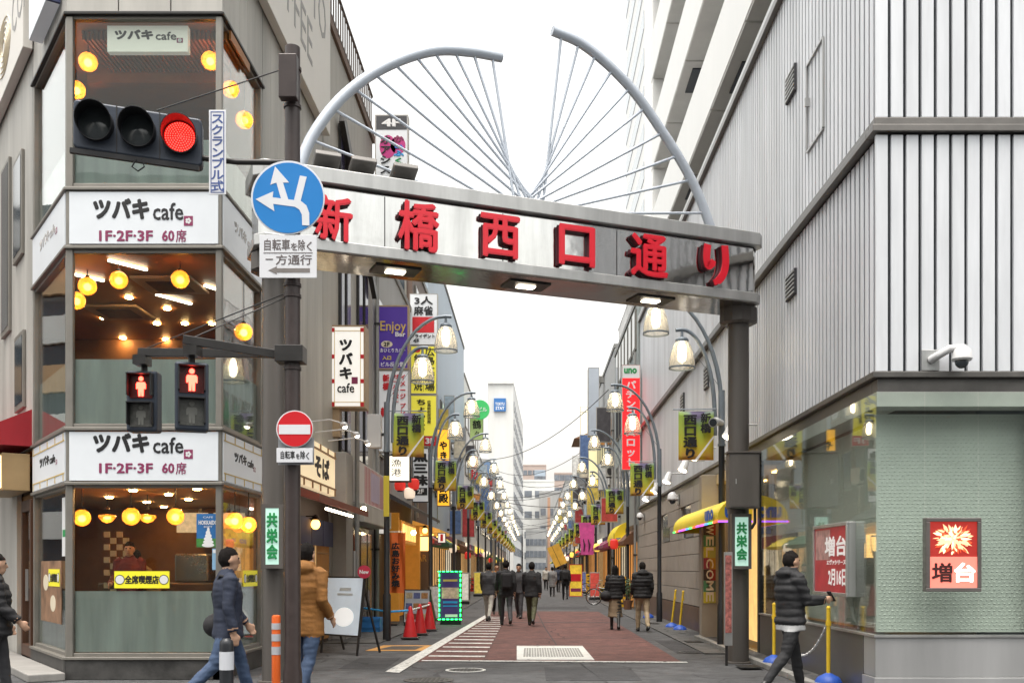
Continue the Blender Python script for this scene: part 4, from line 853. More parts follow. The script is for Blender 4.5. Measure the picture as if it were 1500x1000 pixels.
for i in range(3):
    m = MB()
    for k in range(11): m.box(XL + .041, XL + .06, 17.02 + i * 1.4 + k * .115, 17.045 + i * 1.4 + k * .115, .1, 2.3)
    for z in (.6, 1.2, 1.8): m.box(XL + .0605, XL + .068, 17 + i * 1.4, 18.2 + i * 1.4, z, z + .03)
    m.build('door_lattice', wf, t)
for i in range(4): MB().box(XL + .1, XL + .115, 17.0 + i * 1.05, 17.98 + i * 1.05, 1.95, 2.45).build('cloth_curtain', mk('noren_indigo', (.03, .035, .08), .8, var=.2), t)
MB().tube([(XL + .6, 18, 2.56), (XL + .6, 20.6, 2.56)], .025).build('tube_light', whitelamp, t)
MB().ball((XL + .7, 21.4, 2.75), .06).build('bulb', mk('bright_bulb', (1, .9, .7), .4, var=0, emit=26, ecol=(1, .75, .4)), t)
def wall_lamp(label, P):
    t = thing('wall_lantern', label, 'wall lamp', P)
    MB().ball(P, .085, 14, 10, 1.1).build('glass', mk('lantern_glow', (1, .6, .2), .4, var=0, emit=4, ecol=(1, .48, .1)), t, smooth=True)
    MB().lathe([(.1, .08), (.06, .14), (.01, .18)], P, 14).build('cap', dkmetal, t); MB().tube([P + V((0, 0, .15)), P + V((-.18, 0, .15))], .012).build('bracket', dkmetal, t)
wall_lamp('small orange wall lantern beside the restaurant door', V((XL + .2, 19.0, 2.33)))
for i, (Y, z) in enumerate(((18.6, 4.15), (19.9, 4.15), (21.2, 4.15))):
    t = thing('sign_lamp', f'{["nearest", "middle", "farthest"][i]} of three arm lamps lighting the cream restaurant sign', 'lamp', (XL, Y, z), 'arm lamps above the restaurant sign')
    MB().tube([(XL, Y, z), (XL + .55, Y, z + .06), (XL + .75, Y, z)], .014).build('arm', lampw, t); MB().ball((XL + .8, Y, z - .03), .07, 12, 8, .7).build('head', lampw, t, smooth=True); MB().ball((XL + .82, Y, z - .065), .045, 10, 8).build('bulb', whitelamp, t)
t = thing('shuttered_shop', 'grey shop with pink striped fascia panel and dark glass doors', 'shopfront', (XL, 24.5, 0))
MB().box(XL - .07, XL, 21.3, 27.1, 0, 3.95).build('wall', mortar, t)
MB().box(XL + .001, XL + .3, 21.6, 22.4, 0, 3.97).build('pier', mk('pier_grey', (.33, .32, .3), .7), t, bevel=.01); MB().tube([(XL + .36, 22.6, 0), (XL + .36, 22.6, 6)], .05).build('downpipe', mortar, t, smooth=True)
f = MB().box(XL + .2, XL + .3, 23.0, 27.1, 3.02, 3.95).build('fascia', mk('pale_panel', (.62, .58, .56), .5, var=.05), t)
for i in range(14): MB().box(XL + .3005, XL + .303, 24.0 + i * .22, 24.1 + i * .22, 3.05, 3.92).build('stripe', mk('faded_red', (.5, .13, .14), .6), f)
MB().box(XL + .304, XL + .306, 24.9, 26.3, 3.15, 3.85).build('print', mk('pale_violet', (.5, .42, .55), .6), f)
MB().box(XL + .001, XL + .5, 22.8, 27.1, 2.55, 2.98).build('shutter_box', mk('shutter_white', (.5, .49, .46), .5, streak=.2), t, bevel=.02)
for i in range(4): o = MB().box(XL + .001, XL + .04, 22.8 + i * 1.06, 23.8 + i * 1.06, .05, 2.5).build('door', dkmetal, t); MB().box(XL + .041, XL + .048, 22.88 + i * 1.06, 23.72 + i * 1.06, .15, 2.4).build('pane', darkglass, o)
MB().box(XL + .3, XL + .33, 22.5, 22.62, 1.1, 1.9).build('meter_box', lampw, t)
# generic blocks farther down the left
bld('restaurant_building', 'low dark restaurant building behind the purple sign', -1, 27.15, 36.2, 10.4, wC, [4.6, 7.4], 1.9, shop=False, seed=1)
bld('blue_grey_building', 'plain blue grey block behind the mahjong sign', -1, 41.5, 64, 15.2, wB, [4.8, 7.8], 5, seed=2, front=9)
bld('narrow_tile_building', 'narrow brown tiled building with yellow signs', -1, 36.2, 41.4, 12.5, wD, [4.5, 7.4, 10.2], 1.6, seed=3, front=10.6)
bld('pub_building', 'white building carrying a round green sign', -1, 64.1, 84, 13.6, wE, [4.5, 7.5, 10.5], 3, seed=4, front=9)
bld('glass_shop_building', 'mid height light block past the green round sign', -1, 84.1, 104, 10.5, wC, [4.4, 7.3], 2.4, seed=5, front=6)
bld('blue_building', 'low blue building before the hotel tower', -1, 104.1, 124, 12.4, wG, [4.4, 7.4, 9.8], 2.2, seed=6, front=6)
bld('far_shop_building', 'farthest low shop block on the left side', -1, 124.1, 172, 9, wH, [4.2, 6.6], 3, seed=7)
# ------------------------------------------------------------------ right side beyond the clad building
bld('old_office_building', 'grey green old building behind the red pachinko sign', 1, 37.6, 48, 11.4, wF, [4.6, 7.3, 9.7], 1.5, seed=8, front=True)
bld('shop_building', 'weathered grey shop building behind the blank white sign', 1, 48.1, 62, 11.9, wC, [4.6, 7.4], 1.8, seed=9, front=8)
bld('cream_building', 'cream building with curved roof canopy on the right', 1, 62.1, 84, 10.2, wH, [4.5, 7.2], 2.1, seed=10, front=6)
bld('white_shop_block', 'white shop block farther down the right side', 1, 84.1, 118, 9.4, wE, [4.4, 6.8], 2.6, seed=11)
bld('far_right_block', 'farthest grey block on the right side', 1, 118.1, 176, 11.5, wC, [4.4, 6.8, 9], 3.2, seed=12)
t = thing('roof_railing', 'thin white railing on the roof of the old grey building', 'railing', (XR + .1, 42, 11.58)); m = MB()
for i in range(22): m.box(XR + .1, XR + .13, 37.8 + i * .45, 37.83 + i * .45, 11.585, 12.6)
m.box(XR + .1, XR + .13, 37.8, 47.8, 12.6, 12.64).box(XR + .1, XR + 3, 37.8, 37.83, 12.6, 12.64)
for i in range(8): m.box(XR + .1 + i * .4, XR + .13 + i * .4, 37.8, 37.83, 11.585, 12.6)
m.build('rails', lampw, t)
t = thing('roof_canopy', 'brown curved roof canopy sticking out above far right buildings', 'canopy', (XR, 70, 10.4)); m = MB(); m.prism([(XR - 1.0 + k * .3, 70 + .0, 10.42 + .5 * sin(k * pi / 12)) for k in range(9)] + [(XR + 1.4, 70, 10.4)], (0, 5, 0)); m.build('canopy', mk('rust_brown', (.25, .13, .07), .7), t)
# ------------------------------------------------------------------ far end of the street
def block(name, label, pts, h, mat, rows, front=None, zs=3.2):
    c = sum((V(p) for p in pts), V((0, 0))) / len(pts); t = thing(name, label, 'building', (c.x, c.y, 0))
    MB().prism([(p[0], p[1], 0) for p in pts], (0, 0, h)).build('wall', mat, t)
    MB().prism([(c.x + (p[0] - c.x) * 1.01, c.y + (p[1] - c.y) * 1.01, h) for p in pts], (0, 0, .5)).build('parapet', mat, t)
    for (a, b, n, z0, wd, hh) in rows:
        a, b = V(pts[a]), V(pts[b]); d = b - a; L = d.length; d.normalize(); nn = V((d.y, -d.x)); fr = Fr(a.x, a.y, (nn.x, nn.y)); src = None
        z = z0
        while z < h - 2:
            for i in range(n):
                u = (i + .5) * L / n
                o = MB().fbox(fr, u - wd / 2, u + wd / 2, .01, .09, z, z + hh).build('window', mk('far_glass', (.2, .22, .25), .25, var=.3, scale=.5), t) if src is None else share(src, t, (0, 0, 0))
                if src is None: src = o; z00, u00 = z, u
                else: dd = fr.t * (u - u00); o.location = (dd.x, dd.y, z - z00)
            z += zs
    return t
hotel = block('hotel_tower', 'tall white hotel tower with small blue sign at the street end', [(xx(715, 180), 180), (xx(752, 180), 180), (xx(766, 236), 236), (xx(715, 236), 236)], 34, wE, [(1, 2, 9, 4, 3.2, 1.6)])
lightbox('hotel_sign', 'square blue sign on the white hotel tower front', 723.5, 583, 741, 602, 179.6, mk('hotel_blue', (.04, .17, .45), .5, var=.03), mk('hotel_blue', (.04, .17, .45)), [('TOKYU', 725.5, 589, 739, 593.5, WHT, 'h', .03), ('STAY', 726, 595, 739, 600, WHT, 'h', .03)], .3, .05)
m = MB()
block('end_block', 'pale wide building with small windows closing the street', [(xx(766, 250), 250), (xx(812, 250), 250), (xx(812, 270), 270), (xx(766, 270), 270)], zz(705, 250), wE, [(0, 1, 3, 4, 1.8, 1.6)], zs=5)
block('glass_office_block', 'office block with long blue window bands at street end', [(xx(770, 225), 225), (xx(800, 225), 225), (xx(800, 240), 240), (xx(770, 240), 240)], zz(778, 225), wC, [(0, 1, 5, 1.5, .8, 1.4)], zs=2.6)
block('tan_edge_block', 'grey building with a tan vertical edge at street end', [(xx(790, 238), 238), (xx(835, 238), 238), (xx(835, 262), 262), (xx(790, 262), 262)], zz(722, 238), wC, [(0, 1, 4, 6, 1.2, 1.6)], zs=4)
MB().box(xx(802, 236), xx(806, 236), 236, 236.5, 0, zz(728, 236)).build('tan_edge', mk('tan_tile', (.5, .3, .2), .6), [o for o in COL.objects if o.name == 'tan_edge_block'][0]).location
block('distant_apartments', 'pinkish apartment blocks far behind the hotel tower', [(xx(766, 420), 420), (xx(800, 420), 420), (xx(800, 440), 440), (xx(766, 440), 440)], zz(682, 420), wH, [(0, 1, 5, 12, 1.6, 2)], zs=4)
block('distant_grey_tower', 'distant grey blue block left of the tan edge', [(xx(783, 380), 380), (xx(799, 380), 380), (xx(799, 400), 400), (xx(783, 400), 400)], zz(690, 380), wB, [(0, 1, 3, 10, 1.6, 2)], zs=4)
block('distant_right_tower', 'distant beige block right of the street end', [(xx(812, 330), 330), (xx(850, 330), 330), (xx(850, 350), 350), (xx(812, 350), 350)], zz(694, 330), wH, [(0, 1, 5, 10, 1.6, 1.8)], zs=4)

# across the junction behind the viewer: only their reflections show in the gate and the windows
for xa, xb, ya, hh, mt in ((-46, -13, -24, 21, wA), (-11, 9, -34, 35, wE), (11, 46, -22, 17, wF)):
    o = block('junction_building', 'office block across the junction seen only in reflections', [(xb, ya), (xa, ya), (xa, ya - 12), (xb, ya - 12)], hh, mt, [(0, 1, 8, 3, 2.6, 1.7)])
    del o['label'], o['category']; struct(o)
o = thing('junction_building', '', '', (-30, 36, 0)); del o['label'], o['category']; struct(o)
MB().box(-40, -25, 18, 56, 0, 15).build('wall', darkglass, o)
for i in range(8): MB().box(-25, -24.8, 18, 56, .8 + i * 1.8, 1.8 + i * 1.8).build('spandrel', wE if i % 2 else mk('orange_tile', (.55, .36, .2), .6), o)
# ------------------------------------------------------------------ street lamps
bulbm = mk('lamp_bulb', (1, .95, .85), .4, var=0, emit=9, ecol=(1, .82, .55))
shadeglass = glass('lamp_shade_glass', (.95, .94, .9), film=.32, fcol=(.62, .59, .52), base=.06)
def lamp_proto():
    t = thing('street_lamp', 'x', 'street lamp')
    MB().lathe([(.085, 0), (.085, .95), (.062, 1.0), (.058, 3.95)], (0, 0, 0), 14).build('pole', blackpaint, t, local=True, smooth=True)
    MB().tube([(0, 0, 3.95), (0, 0, 5.0)], .062, 12).tube([(0, 0, 3.95), (0, 0, 3.99)], .075, 12).build('upper_pole', greypaint, t, local=True, smooth=True)
    for ox, a, b, z0 in ((0, 1.24, 2.2, 4.6), (.13, .62, 1.65, 4.5)):
        pts = [(ox, 0, z0 - .35)] + [(ox + a * (1 - cos(k * pi / 2 / 12)), 0, z0 + b * sin(k * pi / 2 / 12)) for k in range(13)] + [(ox + a + .12, 0, z0 + b - .01)]
        MB().tube(pts, [.042] * 6 + [.036] * (len(pts) - 6), 10).build('arm', greypaint, t, local=True, smooth=True)
        tx, tz = ox + a, z0 + b
        sh = MB().lathe([(.24, -.72), (.235, -.6), (.2, -.42), (.15, -.28), (.11, -.22)], (tx, 0, tz), 24, cap=False).build('shade', shadeglass, t, local=True, smooth=True, fix=False)
        m = MB(); m.lathe([(.25, -.74), (.25, -.71), (.232, -.71), (.232, -.74), (.25, -.74)], (tx, 0, tz), 24, cap=False)
        for k in range(8):
            ca, sa = cos(k * pi / 4), sin(k * pi / 4); m.tube([(tx + r * ca, r * sa, tz + z) for r, z in ((.242, -.72), (.238, -.6), (.203, -.42), (.153, -.28), (.11, -.22))], .0045, 5)
        m.build('cage', greypaint, sh, local=True)
        MB().lathe([(.125, -.24), (.125, -.19), (.1, -.16), (.03, -.14), (.022, .0)], (tx, 0, tz), 18).build('cap', greypaint, sh, local=True, smooth=True)
        MB().lathe([(.02, -.24), (.07, -.3), (.085, -.42), (.07, -.58), (.01, -.62)], (tx, 0, tz), 14).build('bulb', bulbm, sh, local=True, smooth=True)
    MB().tube([(.06, 0, 5.1), (.55, 0, 5.75)], .005, 4).build('stay', greypaint, t, local=True)
    return t
ORDW = 'first second third fourth fifth sixth seventh eighth ninth tenth eleventh twelfth thirteenth fourteenth fifteenth sixteenth seventeenth eighteenth nineteenth twentieth twenty-first twenty-second twenty-third twenty-fourth'.split()
ordn = ['nearest', 'second', 'third', 'fourth', 'fifth', 'sixth', 'seventh', 'eighth', 'ninth', 'tenth', 'eleventh', 'twelfth', 'thirteenth', 'fourteenth']
proto = lamp_proto(); first = True
LP = [(-3.03, 21.5 + i * 9.3) for i in range(14)]; RP = [(3.6, 19.35 + i * 9.4) for i in range(14)]
def bannermat():
    m = bpy.data.materials.new('banner_print'); m.use_nodes = True; MATS['banner_print'] = m; n = m.node_tree.nodes; l = m.node_tree.links; b = n['Principled BSDF']; b.inputs['Roughness'].default_value = .6
    tc = n.new('ShaderNodeTexCoord'); sp = n.new('ShaderNodeSeparateXYZ'); l.new(tc.outputs['Generated'], sp.inputs[0])
    no = n.new('ShaderNodeTexNoise'); no.inputs['Scale'].default_value = 1.6; no.inputs['Detail'].default_value = 1; l.new(tc.outputs['Generated'], no.inputs['Vector'])
    ad = n.new('ShaderNodeMath'); ad.operation = 'MULTIPLY_ADD'; ad.inputs[1].default_value = .55; zs = n.new('ShaderNodeMath'); zs.operation = 'MULTIPLY'; zs.inputs[1].default_value = .72; l.new(sp.outputs['Z'], zs.inputs[0]); l.new(no.outputs['Fac'], ad.inputs[0]); l.new(zs.outputs[0], ad.inputs[2])
    rp = n.new('ShaderNodeValToRGB'); l.new(ad.outputs[0], rp.inputs[0]); e = rp.color_ramp.elements
    e[0].position = .2; e[0].color = (.62, .3, .1, 1); e[1].position = 1.0; e[1].color = (.3, .25, .42, 1)
    for p, c in ((.4, (.72, .55, .06, 1)), (.6, (.62, .64, .07, 1)), (.82, (.42, .6, .12, 1)), (.92, (.4, .5, .42, 1))): q = e.new(p); q.color = c
    l.new(rp.outputs[0], b.inputs['Base Color']); tr = n.new('ShaderNodeBsdfTranslucent'); l.new(rp.outputs[0], tr.inputs[0]); mx = n.new('ShaderNodeMixShader'); mx.inputs[0].default_value = .3
    l.new(b.outputs[0], mx.inputs[1]); l.new(tr.outputs[0], mx.inputs[2]); l.new(mx.outputs[0], n['Material Output'].inputs[0]); return m
bannermat()
def banner_proto():
    t = thing('street_banner', 'x', 'banner'); m = MB(); N = 10; vs = []; fs = []
    for i in range(N + 1):
        for j in range(N + 1): u, z = i / N * .66, j / N * .92; vs.append((u, -.03 * sin(u * 7 + z * 2) * (1 - j / N * .6), z))
    for i in range(N):
        for j in range(N): a = i * (N + 1) + j; fs.append((a, a + N + 1, a + N + 2, a + 1))
    m.add(vs, fs); o = m.build('cloth', MATS['banner_print'], t, local=True, smooth=True, fix=False); sm = o.modifiers.new('thickness', 'SOLIDIFY'); sm.thickness = .006
    fr = Fr(0, -.035, (0, -1)); m = MB(); column(m, fr, '西口通り', .1, .34, .02, .86, 0, .004, .05, .05); column(m, fr, '新橋', .42, .6, .5, .88, 0, .004, .04, .05); m.build('lettering', BLK, o, local=True)
    MB().prism([(.3, -.032, .0), (.36, -.032, .0), (.66, -.032, .42), (.66, -.032, .46)], (0, -.002, 0)).build('print_line', WHT, o, local=True)
    MB().tube([(-.1, 0, .96), (.72, 0, .96)], .012, 8).build('rod', greypaint, t, local=True); return t
bproto = banner_proto()
for side, P in (('left', LP), ('right', RP)):
    for i, (x, y) in enumerate(P):
        lab = f'{ordn[i]} two-armed street lamp on the {side} side of the street'
        rz = 0 if side == 'left' else pi
        if first: proto.location = (x, y, 0); proto['label'] = lab; proto['group'] = 'street lamps'; o = proto
        else: o = dup(proto, 0, (x, y, 0 if side == 'left' else -.13), rz, lab)
        if i < 14:
            lab = f'yellow green street banner on the {ordn[i]} {side} lamp post'; bx = x + .12 if side == 'left' else x - .82; bz = 3.85 if side == 'left' else 3.55
            if first: bproto.location = (bx, y - .02, bz); bproto['label'] = lab; bproto['group'] = 'street banners'
            else: dup(bproto, 0, (bx, y - .02, bz), random.uniform(-.12, .12), lab)
        first = False
t = thing('security_camera', 'white bullet camera fixed to the nearest right lamp post', 'security camera', (3.5, 19.2, 4.2))
MB().tube([(3.6, 19.3, 4.25), (3.45, 19.1, 4.25), (3.36, 18.9, 4.2)], [.05, .08, .09], 14).build('housing', lampw, t, smooth=True); MB().lathe([(.001, 0), (.07, 0)], (3.355, 18.885, 4.198), 14, V((-.4, -.9, -.2)).to_track_quat('Z', 'Y').to_matrix(), False).build('lens', darkglass, t)

# ------------------------------------------------------------------ projecting signs (writing as on the street)
lw = mk('sign_white_lit', (.78, .77, .74), .4, var=.03, emit=.3, ecol=(1, .96, .88)); pw_ = mk('sign_paper', (.68, .7, .72), .45, var=.04, emit=.1); pu = mk('sign_purple', (.055, .025, .19), .4, var=.08, emit=.1, ecol=(.12, .05, .5)); ye = mk('sign_yellow', (.78, .7, .06), .45, var=.04, emit=.15, ecol=(1, .9, .1)); og = mk('sign_orange_lit', (.9, .48, .04), .45, var=.12, scale=2, emit=.55, ecol=(1, .5, .03))
fcream = mk('sign_frame_wood', (.38, .27, .16), .5); fgrey = mk('sign_frame_grey', (.42, .4, .37), .45, .2)
def corner_red(t, fo, fr):
    Y = 21.6
    for x, y in ((485, 480), (528, 480), (485, 519), (528, 519), (485, 555), (528, 555), (485, 589), (528, 589)):
        a, b = at(x, y + 6, Y), at(x + 5, y, Y); MB().box(a.x, b.x, Y - .003, Y + .0055, a.z, b.z).build('red_patch', MATS['maroon'] if 0 else RED, fo)
    m = MB()
    for x in (489.5, 527.5): a, b = at(x, 594, Y), at(x + .8, 480, Y); m.box(a.x, b.x, Y - .001, Y + .0055, a.z, b.z)
    for y in (484, 588): a, b = at(484, y + .8, Y), at(534, y, Y); m.box(a.x, b.x, Y - .0005, Y + .0055, a.z, b.z)
    m.build('gold_line', MATS['gold'], fo)
lightbox('vertical_cafe_sign', 'white vertical lit cafe sign with red corner patches and wooden frame', 481, 476, 535, 597, 21.6, lw, fcream, [('ツバキ', 497, 495, 516, 557, BLK, 'v', .05), ('cafe', 494, 561, 519, 575, BLK, 'h', .015), ('#', 515, 552, 524, 562, MATS['maroon'])], .5, .035, extra=corner_red)
MB().box(XL, XL + .15, 21.65, 21.9, 4.3, 6.2).build('sign_bracket', fcream, [o for o in COL.objects if o.name == 'vertical_cafe_sign'][0])
lightbox('bar_sign', 'purple bar sign with gold script on the left', 550, 447, 599, 541, 27.5, pu, fcream, [('Enjoy', 557, 470, 595, 489, MATS['gold'], 'h', .015), ('Bar', 579, 486, 594, 493, WHT, 'h', .03), ('@', 558, 499, 575, 509, MATS['cream']), ('2F', 562, 501, 571, 507, BLK, 'h', .03), ('おひとりカバー', 557, 510, 594, 516, WHT, 'h', .02), ('入口', 560, 521, 573, 527, MATS['yellow'], 'h', .03), ('ビル反対側', 558, 530, 592, 537, WHT, 'h', .02)], .3, .04)
lightbox('girls_bar_sign', 'white sign with red vertical lettering under the purple sign', 551, 542, 599, 662, 27.5, pw_, fgrey, [('イメージ', 586, 548, 594, 585, RED, 'v', .03), ('ガールズバー', 575, 548, 584, 592, RED, 'v', .03), ('新橋', 561, 548, 570, 572, RED, 'v', .06), ('プレミア', 586, 590, 594, 625, RED, 'v', .03), ('新', 558, 596, 568, 612, RED, 'v', .06)], .3, .03)
lightbox('rooftop_sign', 'white 4F sign with magenta blot standing high above the gate', 549, 168, 598, 262, 27.6, pw_, fgrey, [('#', 551, 170, 596, 190, flat('charcoal', (.05, .05, .055))), ('4F', 559, 174, 587, 186, WHT, 'h', .05), ('@', 556, 198, 580, 232, MATS['magenta']), ('@', 572, 200, 594, 226, MATS['magenta']), ('オアシス', 557, 198, 572, 256, BLK, 'v', .03), ('か', 577, 198, 591, 210, MATS['maroon'], 'v', .06), ('い', 577, 211, 591, 219, MATS['blue'], 'v', .06), ('ふ', 577, 220, 591, 230, MATS['skyblue'], 'v', .06), ('く', 577, 231, 591, 240, MATS['green'], 'v', .06), ('@', 574, 240, 594, 256, MATS['yellow'])], .3, .03)
lightbox('mahjong_sign', 'white mahjong parlour sign with red square, topmost of its stack', 600, 430, 641, 505, 35.5, pw_, fgrey, [('3人', 607, 434, 634, 446, BLK, 'h', .03), ('麻雀', 606, 448, 634, 462, BLK, 'h', .03), ('#', 604, 464, 636, 487, RED), ('トライデント', 603, 489, 637, 495, BLK, 'h', .03), ('4F', 605, 496, 614, 502, BLK, 'h', .03)], .3, .02)
lightbox('teppan_sign', 'yellow two column restaurant sign below the mahjong sign', 601, 506, 640, 577, 35.5, ye, fgrey, [('広島大酒場', 623, 509, 636, 573, BLK, 'v', .02), ('@', 606, 509, 616, 516, RED), ('鉄板焼', 607, 518, 618, 573, BLK, 'v', .02), ('#', 620, 509, 620.6, 573, MATS['brown'])], .3, .03)
lightbox('pub_sign', 'yellow sign with brush lettering above the red 3F strip', 601, 578, 640, 640, 35.5, ye, fgrey, [('ちょっこり', 610, 584, 624, 634, BLK, 'v', .04), ('広島鉄板居酒屋', 626, 586, 631, 620, BLK, 'v', .01)], .3, .03)
lightbox('floor_sign', 'small red 3F strip below the yellow brush sign', 616, 638, 640, 653, 35.45, RED, fgrey, [('3F', 623, 641, 637, 650, WHT, 'h', .04)], .3, .01)
lightbox('fish_sign', 'black framed white vertical sign with bold black brush writing', 604, 656, 628, 735, 34.5, pw_, BLK, [('魚三味', 606, 660, 626, 712, BLK, 'v', .06), ('#', 606, 714, 626, 725, BLK), ('2F', 611, 716, 621, 723, WHT, 'h', .04)], .3, .02)
lightbox('square_sign', 'glowing white square sign with thin brush characters', 566, 666, 601, 705, 28.5, mk('glow_white', (.85, .82, .75), .4, var=.04, emit=.8, ecol=(1, .92, .75)), BLK, [('漁', 573, 672, 588, 683, BLK, 'h', .0), ('港', 573, 686, 588, 697, BLK, 'h', .0)], .3, .03)
lightbox('yakitori_sign', 'tall glowing orange vertical sign with brush characters', 640, 628, 659, 741, 38.5, og, fcream, [('やきとり', 644, 645, 655, 705, BLK, 'v', .05), ('御殿', 643, 707, 656, 737, BLK, 'v', .04)], .35, .03)
lightbox('green_round_sign', 'square pale green sign under round green disc', 688, 612, 708, 644, 66, mk('pale_lime', (.5, .65, .25), .5, emit=.1), fgrey, [('鶴', 692, 615, 705, 628, BLK, 'h', .02), ('々', 695, 631, 702, 638, BLK, 'h', .02)], .3, .03)
t = thing('green_disc_sign', 'round bright green sign below the pale office window', 'sign', at(703, 614, 65.6)); P = at(703, 600, 65.6); r = .62
MB().lathe([(.001, -.12), (r, -.12), (r, .12), (.001, .12)], P, 28, Matrix.Rotation(R(90), 3, 'X')).build('disc', mk('green_lit', (.05, .45, .12), .4, var=.05, emit=.25), t)
fr = Fr(0, 65.47, (0, -1)); m = MB(); put(m, fr, '鶴ビル', P.x - .45, P.x + .45, P.z - .16, P.z + .16, 0, .01, .03); m.build('lettering', WHT, t)
lightbox('noodle_sign', 'dark red vertical ramen sign in the left distance', 690, 668, 700, 702, 62, RED, fgrey, [('ラーメン', 692, 671, 698, 700, WHT, 'v', .03)], .3, .02)
lightbox('pachinko_sign', 'tall red vertical sign with white lettering and white top', 911, 534, 938, 688, 36.8, mk('lit_red', (.75, .015, .02), .4, var=.03, emit=.5, ecol=(1, .015, .02)), fgrey, [('#', 911.8, 535, 937, 553.5, WHT), ('uno', 914, 539, 933, 547, MATS['green'], 'h', .05), ('パチンコ', 917, 557, 931, 612, WHT, 'v', .035), ('&', 0, 0, 1, 1, WHT) if 0 else ('スロット', 917, 626, 931, 684, WHT, 'v', .035)], .35, .02)
MB().box(xx(938, 36.8), XR, 36.95, 37.1, 6.3, 6.6).build('bracket', mortar, [o for o in COL.objects if o.name == 'pachinko_sign'][0])
lightbox('blank_sign', 'blank pale vertical box sign on the right', 861.5, 538, 878, 638, 55, mk('blank_face', (.5, .55, .62), .5, var=.04), fgrey, [], .7, .03)
m = MB()
for y in (555, 628): a = at(878, y + 5, 55.2); m.box(a.x, XR, 55.2, 55.5, a.z, a.z + .35)
m.build('bracket', mortar, [o for o in COL.objects if o.name == 'blank_sign'][0])
lightbox('cream_tall_sign', 'tall cream lit sign left of the blank box sign', 850, 595, 861, 680, 74, mk('lit_cream', (.8, .76, .6), .5, emit=.35, ecol=(1, .95, .7)), fgrey, [('#', 851, 603, 860, 604, MATS['grey'])], .5, .03)
lightbox('yellow_vertical_sign', 'bright yellow sign with brush writing under pale panel', 862, 702, 877, 738, 60, mk('lit_yellow', (.9, .7, .03), .4, var=.05, emit=.6, ecol=(1, .72, .02)), BLK, [('つき庵', 865, 706, 874, 736, BLK, 'v', .04)], .3, .02)
lightbox('pale_panel_sign', 'pale yellow tall panel above the yellow brush sign', 862, 655, 877, 701, 60, mk('lit_cream2', (.82, .75, .45), .5, emit=.3, ecol=(1, .9, .5)), fgrey, [], .3, .02)
lightbox('small_white_sign', 'narrow glowing white sign beside the shuttered shop', 551, 722, 563, 782, 27.3, lw, fgrey, [('お好み', 554, 735, 560, 768, BLK, 'v', .02)], .25, .02)
t = thing('pink_banner', 'pink magenta hanging banner with dancing figures on the right', 'banner', at(859, 812, 52)); a, b = at(848, 812, 52), at(871, 765, 52)
s_ = MB().prism([(a.x + .12, 52, a.z), (b.x - .05, 52, a.z), (b.x, 52, b.z), (a.x, 52, b.z)], (0, .03, 0)).build('cloth', mk('pink_print', (.6, .08, .28), .5, var=.4, scale=2.5, emit=.1), t)
for q in (.25, .5): MB().tube([(a.x + q, 51.99, a.z + .15), (a.x + q + .04, 51.99, a.z + .5), (a.x + q - .03, 51.99, a.z + .8)], [.02, .05, .02], 6).build('figure_print', flat('print_dark', (.08, .02, .05)), s_)
t = thing('yellow_flag', 'tilted orange yellow flag over the far right shops', 'flag', at(815, 830, 60)); a = at(812, 800, 60); MB().obox(at(816, 813, 60), .75, .03, 1.25, Matrix.Rotation(R(-24), 3, 'Y')).build('cloth', mk('flag_gold', (.75, .42, .05), .6, var=.25, scale=3), t); MB().tube([at(824, 833, 60), at(807, 797, 60)], .02).build('stick', dkmetal, t)
lightbox('flower_sign', 'yellow standing sign with red print behind the far walkers', 834, 826, 853, 873, 54, mk('yellow_poster', (.8, .55, .05), .5, var=.5, scale=4, emit=.2), RED, [('#', 836, 840, 851, 851, RED), ('#', 836, 861, 851, 866, MATS['maroon'])], .3, .03)
lightbox('hanging_menu_sign', 'small white hanging sign with red print in left alley lights', 641, 780, 653, 795, 33.5, lw, BLK, [('#', 645, 782, 649, 792, RED)], .1, .02)
# small unnamed signs deep in the street
pal = [('red', (.4, .05, .05)), ('white', (.62, .62, .6)), ('yellow', (.6, .46, .1)), ('blue', (.09, .15, .3)), ('grey', (.3, .31, .32)), ('dark', (.06, .055, .06)), ('orange', (.5, .22, .06)), ('pale blue', (.36, .44, .5)), ('cream', (.6, .54, .42))]
rg = random.Random(21)
for side, s, X in (('left', 1, XL), ('right', -1, XR)):
    y = 45.; i = 0; z = 4.
    while y < 165 and i < 24:
        nm, c = pal[(i * 5 + (s > 0) * 2) % 9]; w_ = rg.uniform(.4, .8); h_ = rg.uniform(.8, 2.6); z = rg.uniform(3.2, 8.4)
        t = thing('projecting_sign', f'{nm} projecting sign, {ORDW[i]} from the front along the far {side} wall', 'sign', (X + s * w_ / 2, y, z), 'small signs along the far street')
        MB().box(min(X + s * .12, X + s * (.12 + w_)), max(X + s * .12, X + s * (.12 + w_)), y + .012, y + .25, z, z + h_).build('casing', fgrey, t)
        f = MB().box(min(X + s * .15, X + s * (.09 + w_)), max(X + s * .15, X + s * (.09 + w_)), y, y + .011, z + .04, z + h_ - .04).build('face', mk('far sign ' + nm, c, .45, var=.45, scale=5, emit=.08), t)
        MB().box(min(X, X + s * .12), max(X, X + s * .12), y + .1, y + .16, z + .2, z + .3).build('bracket', dkmetal, t)
        y += rg.uniform(1.6, 4.4) * (1 + i * .03); i += 1

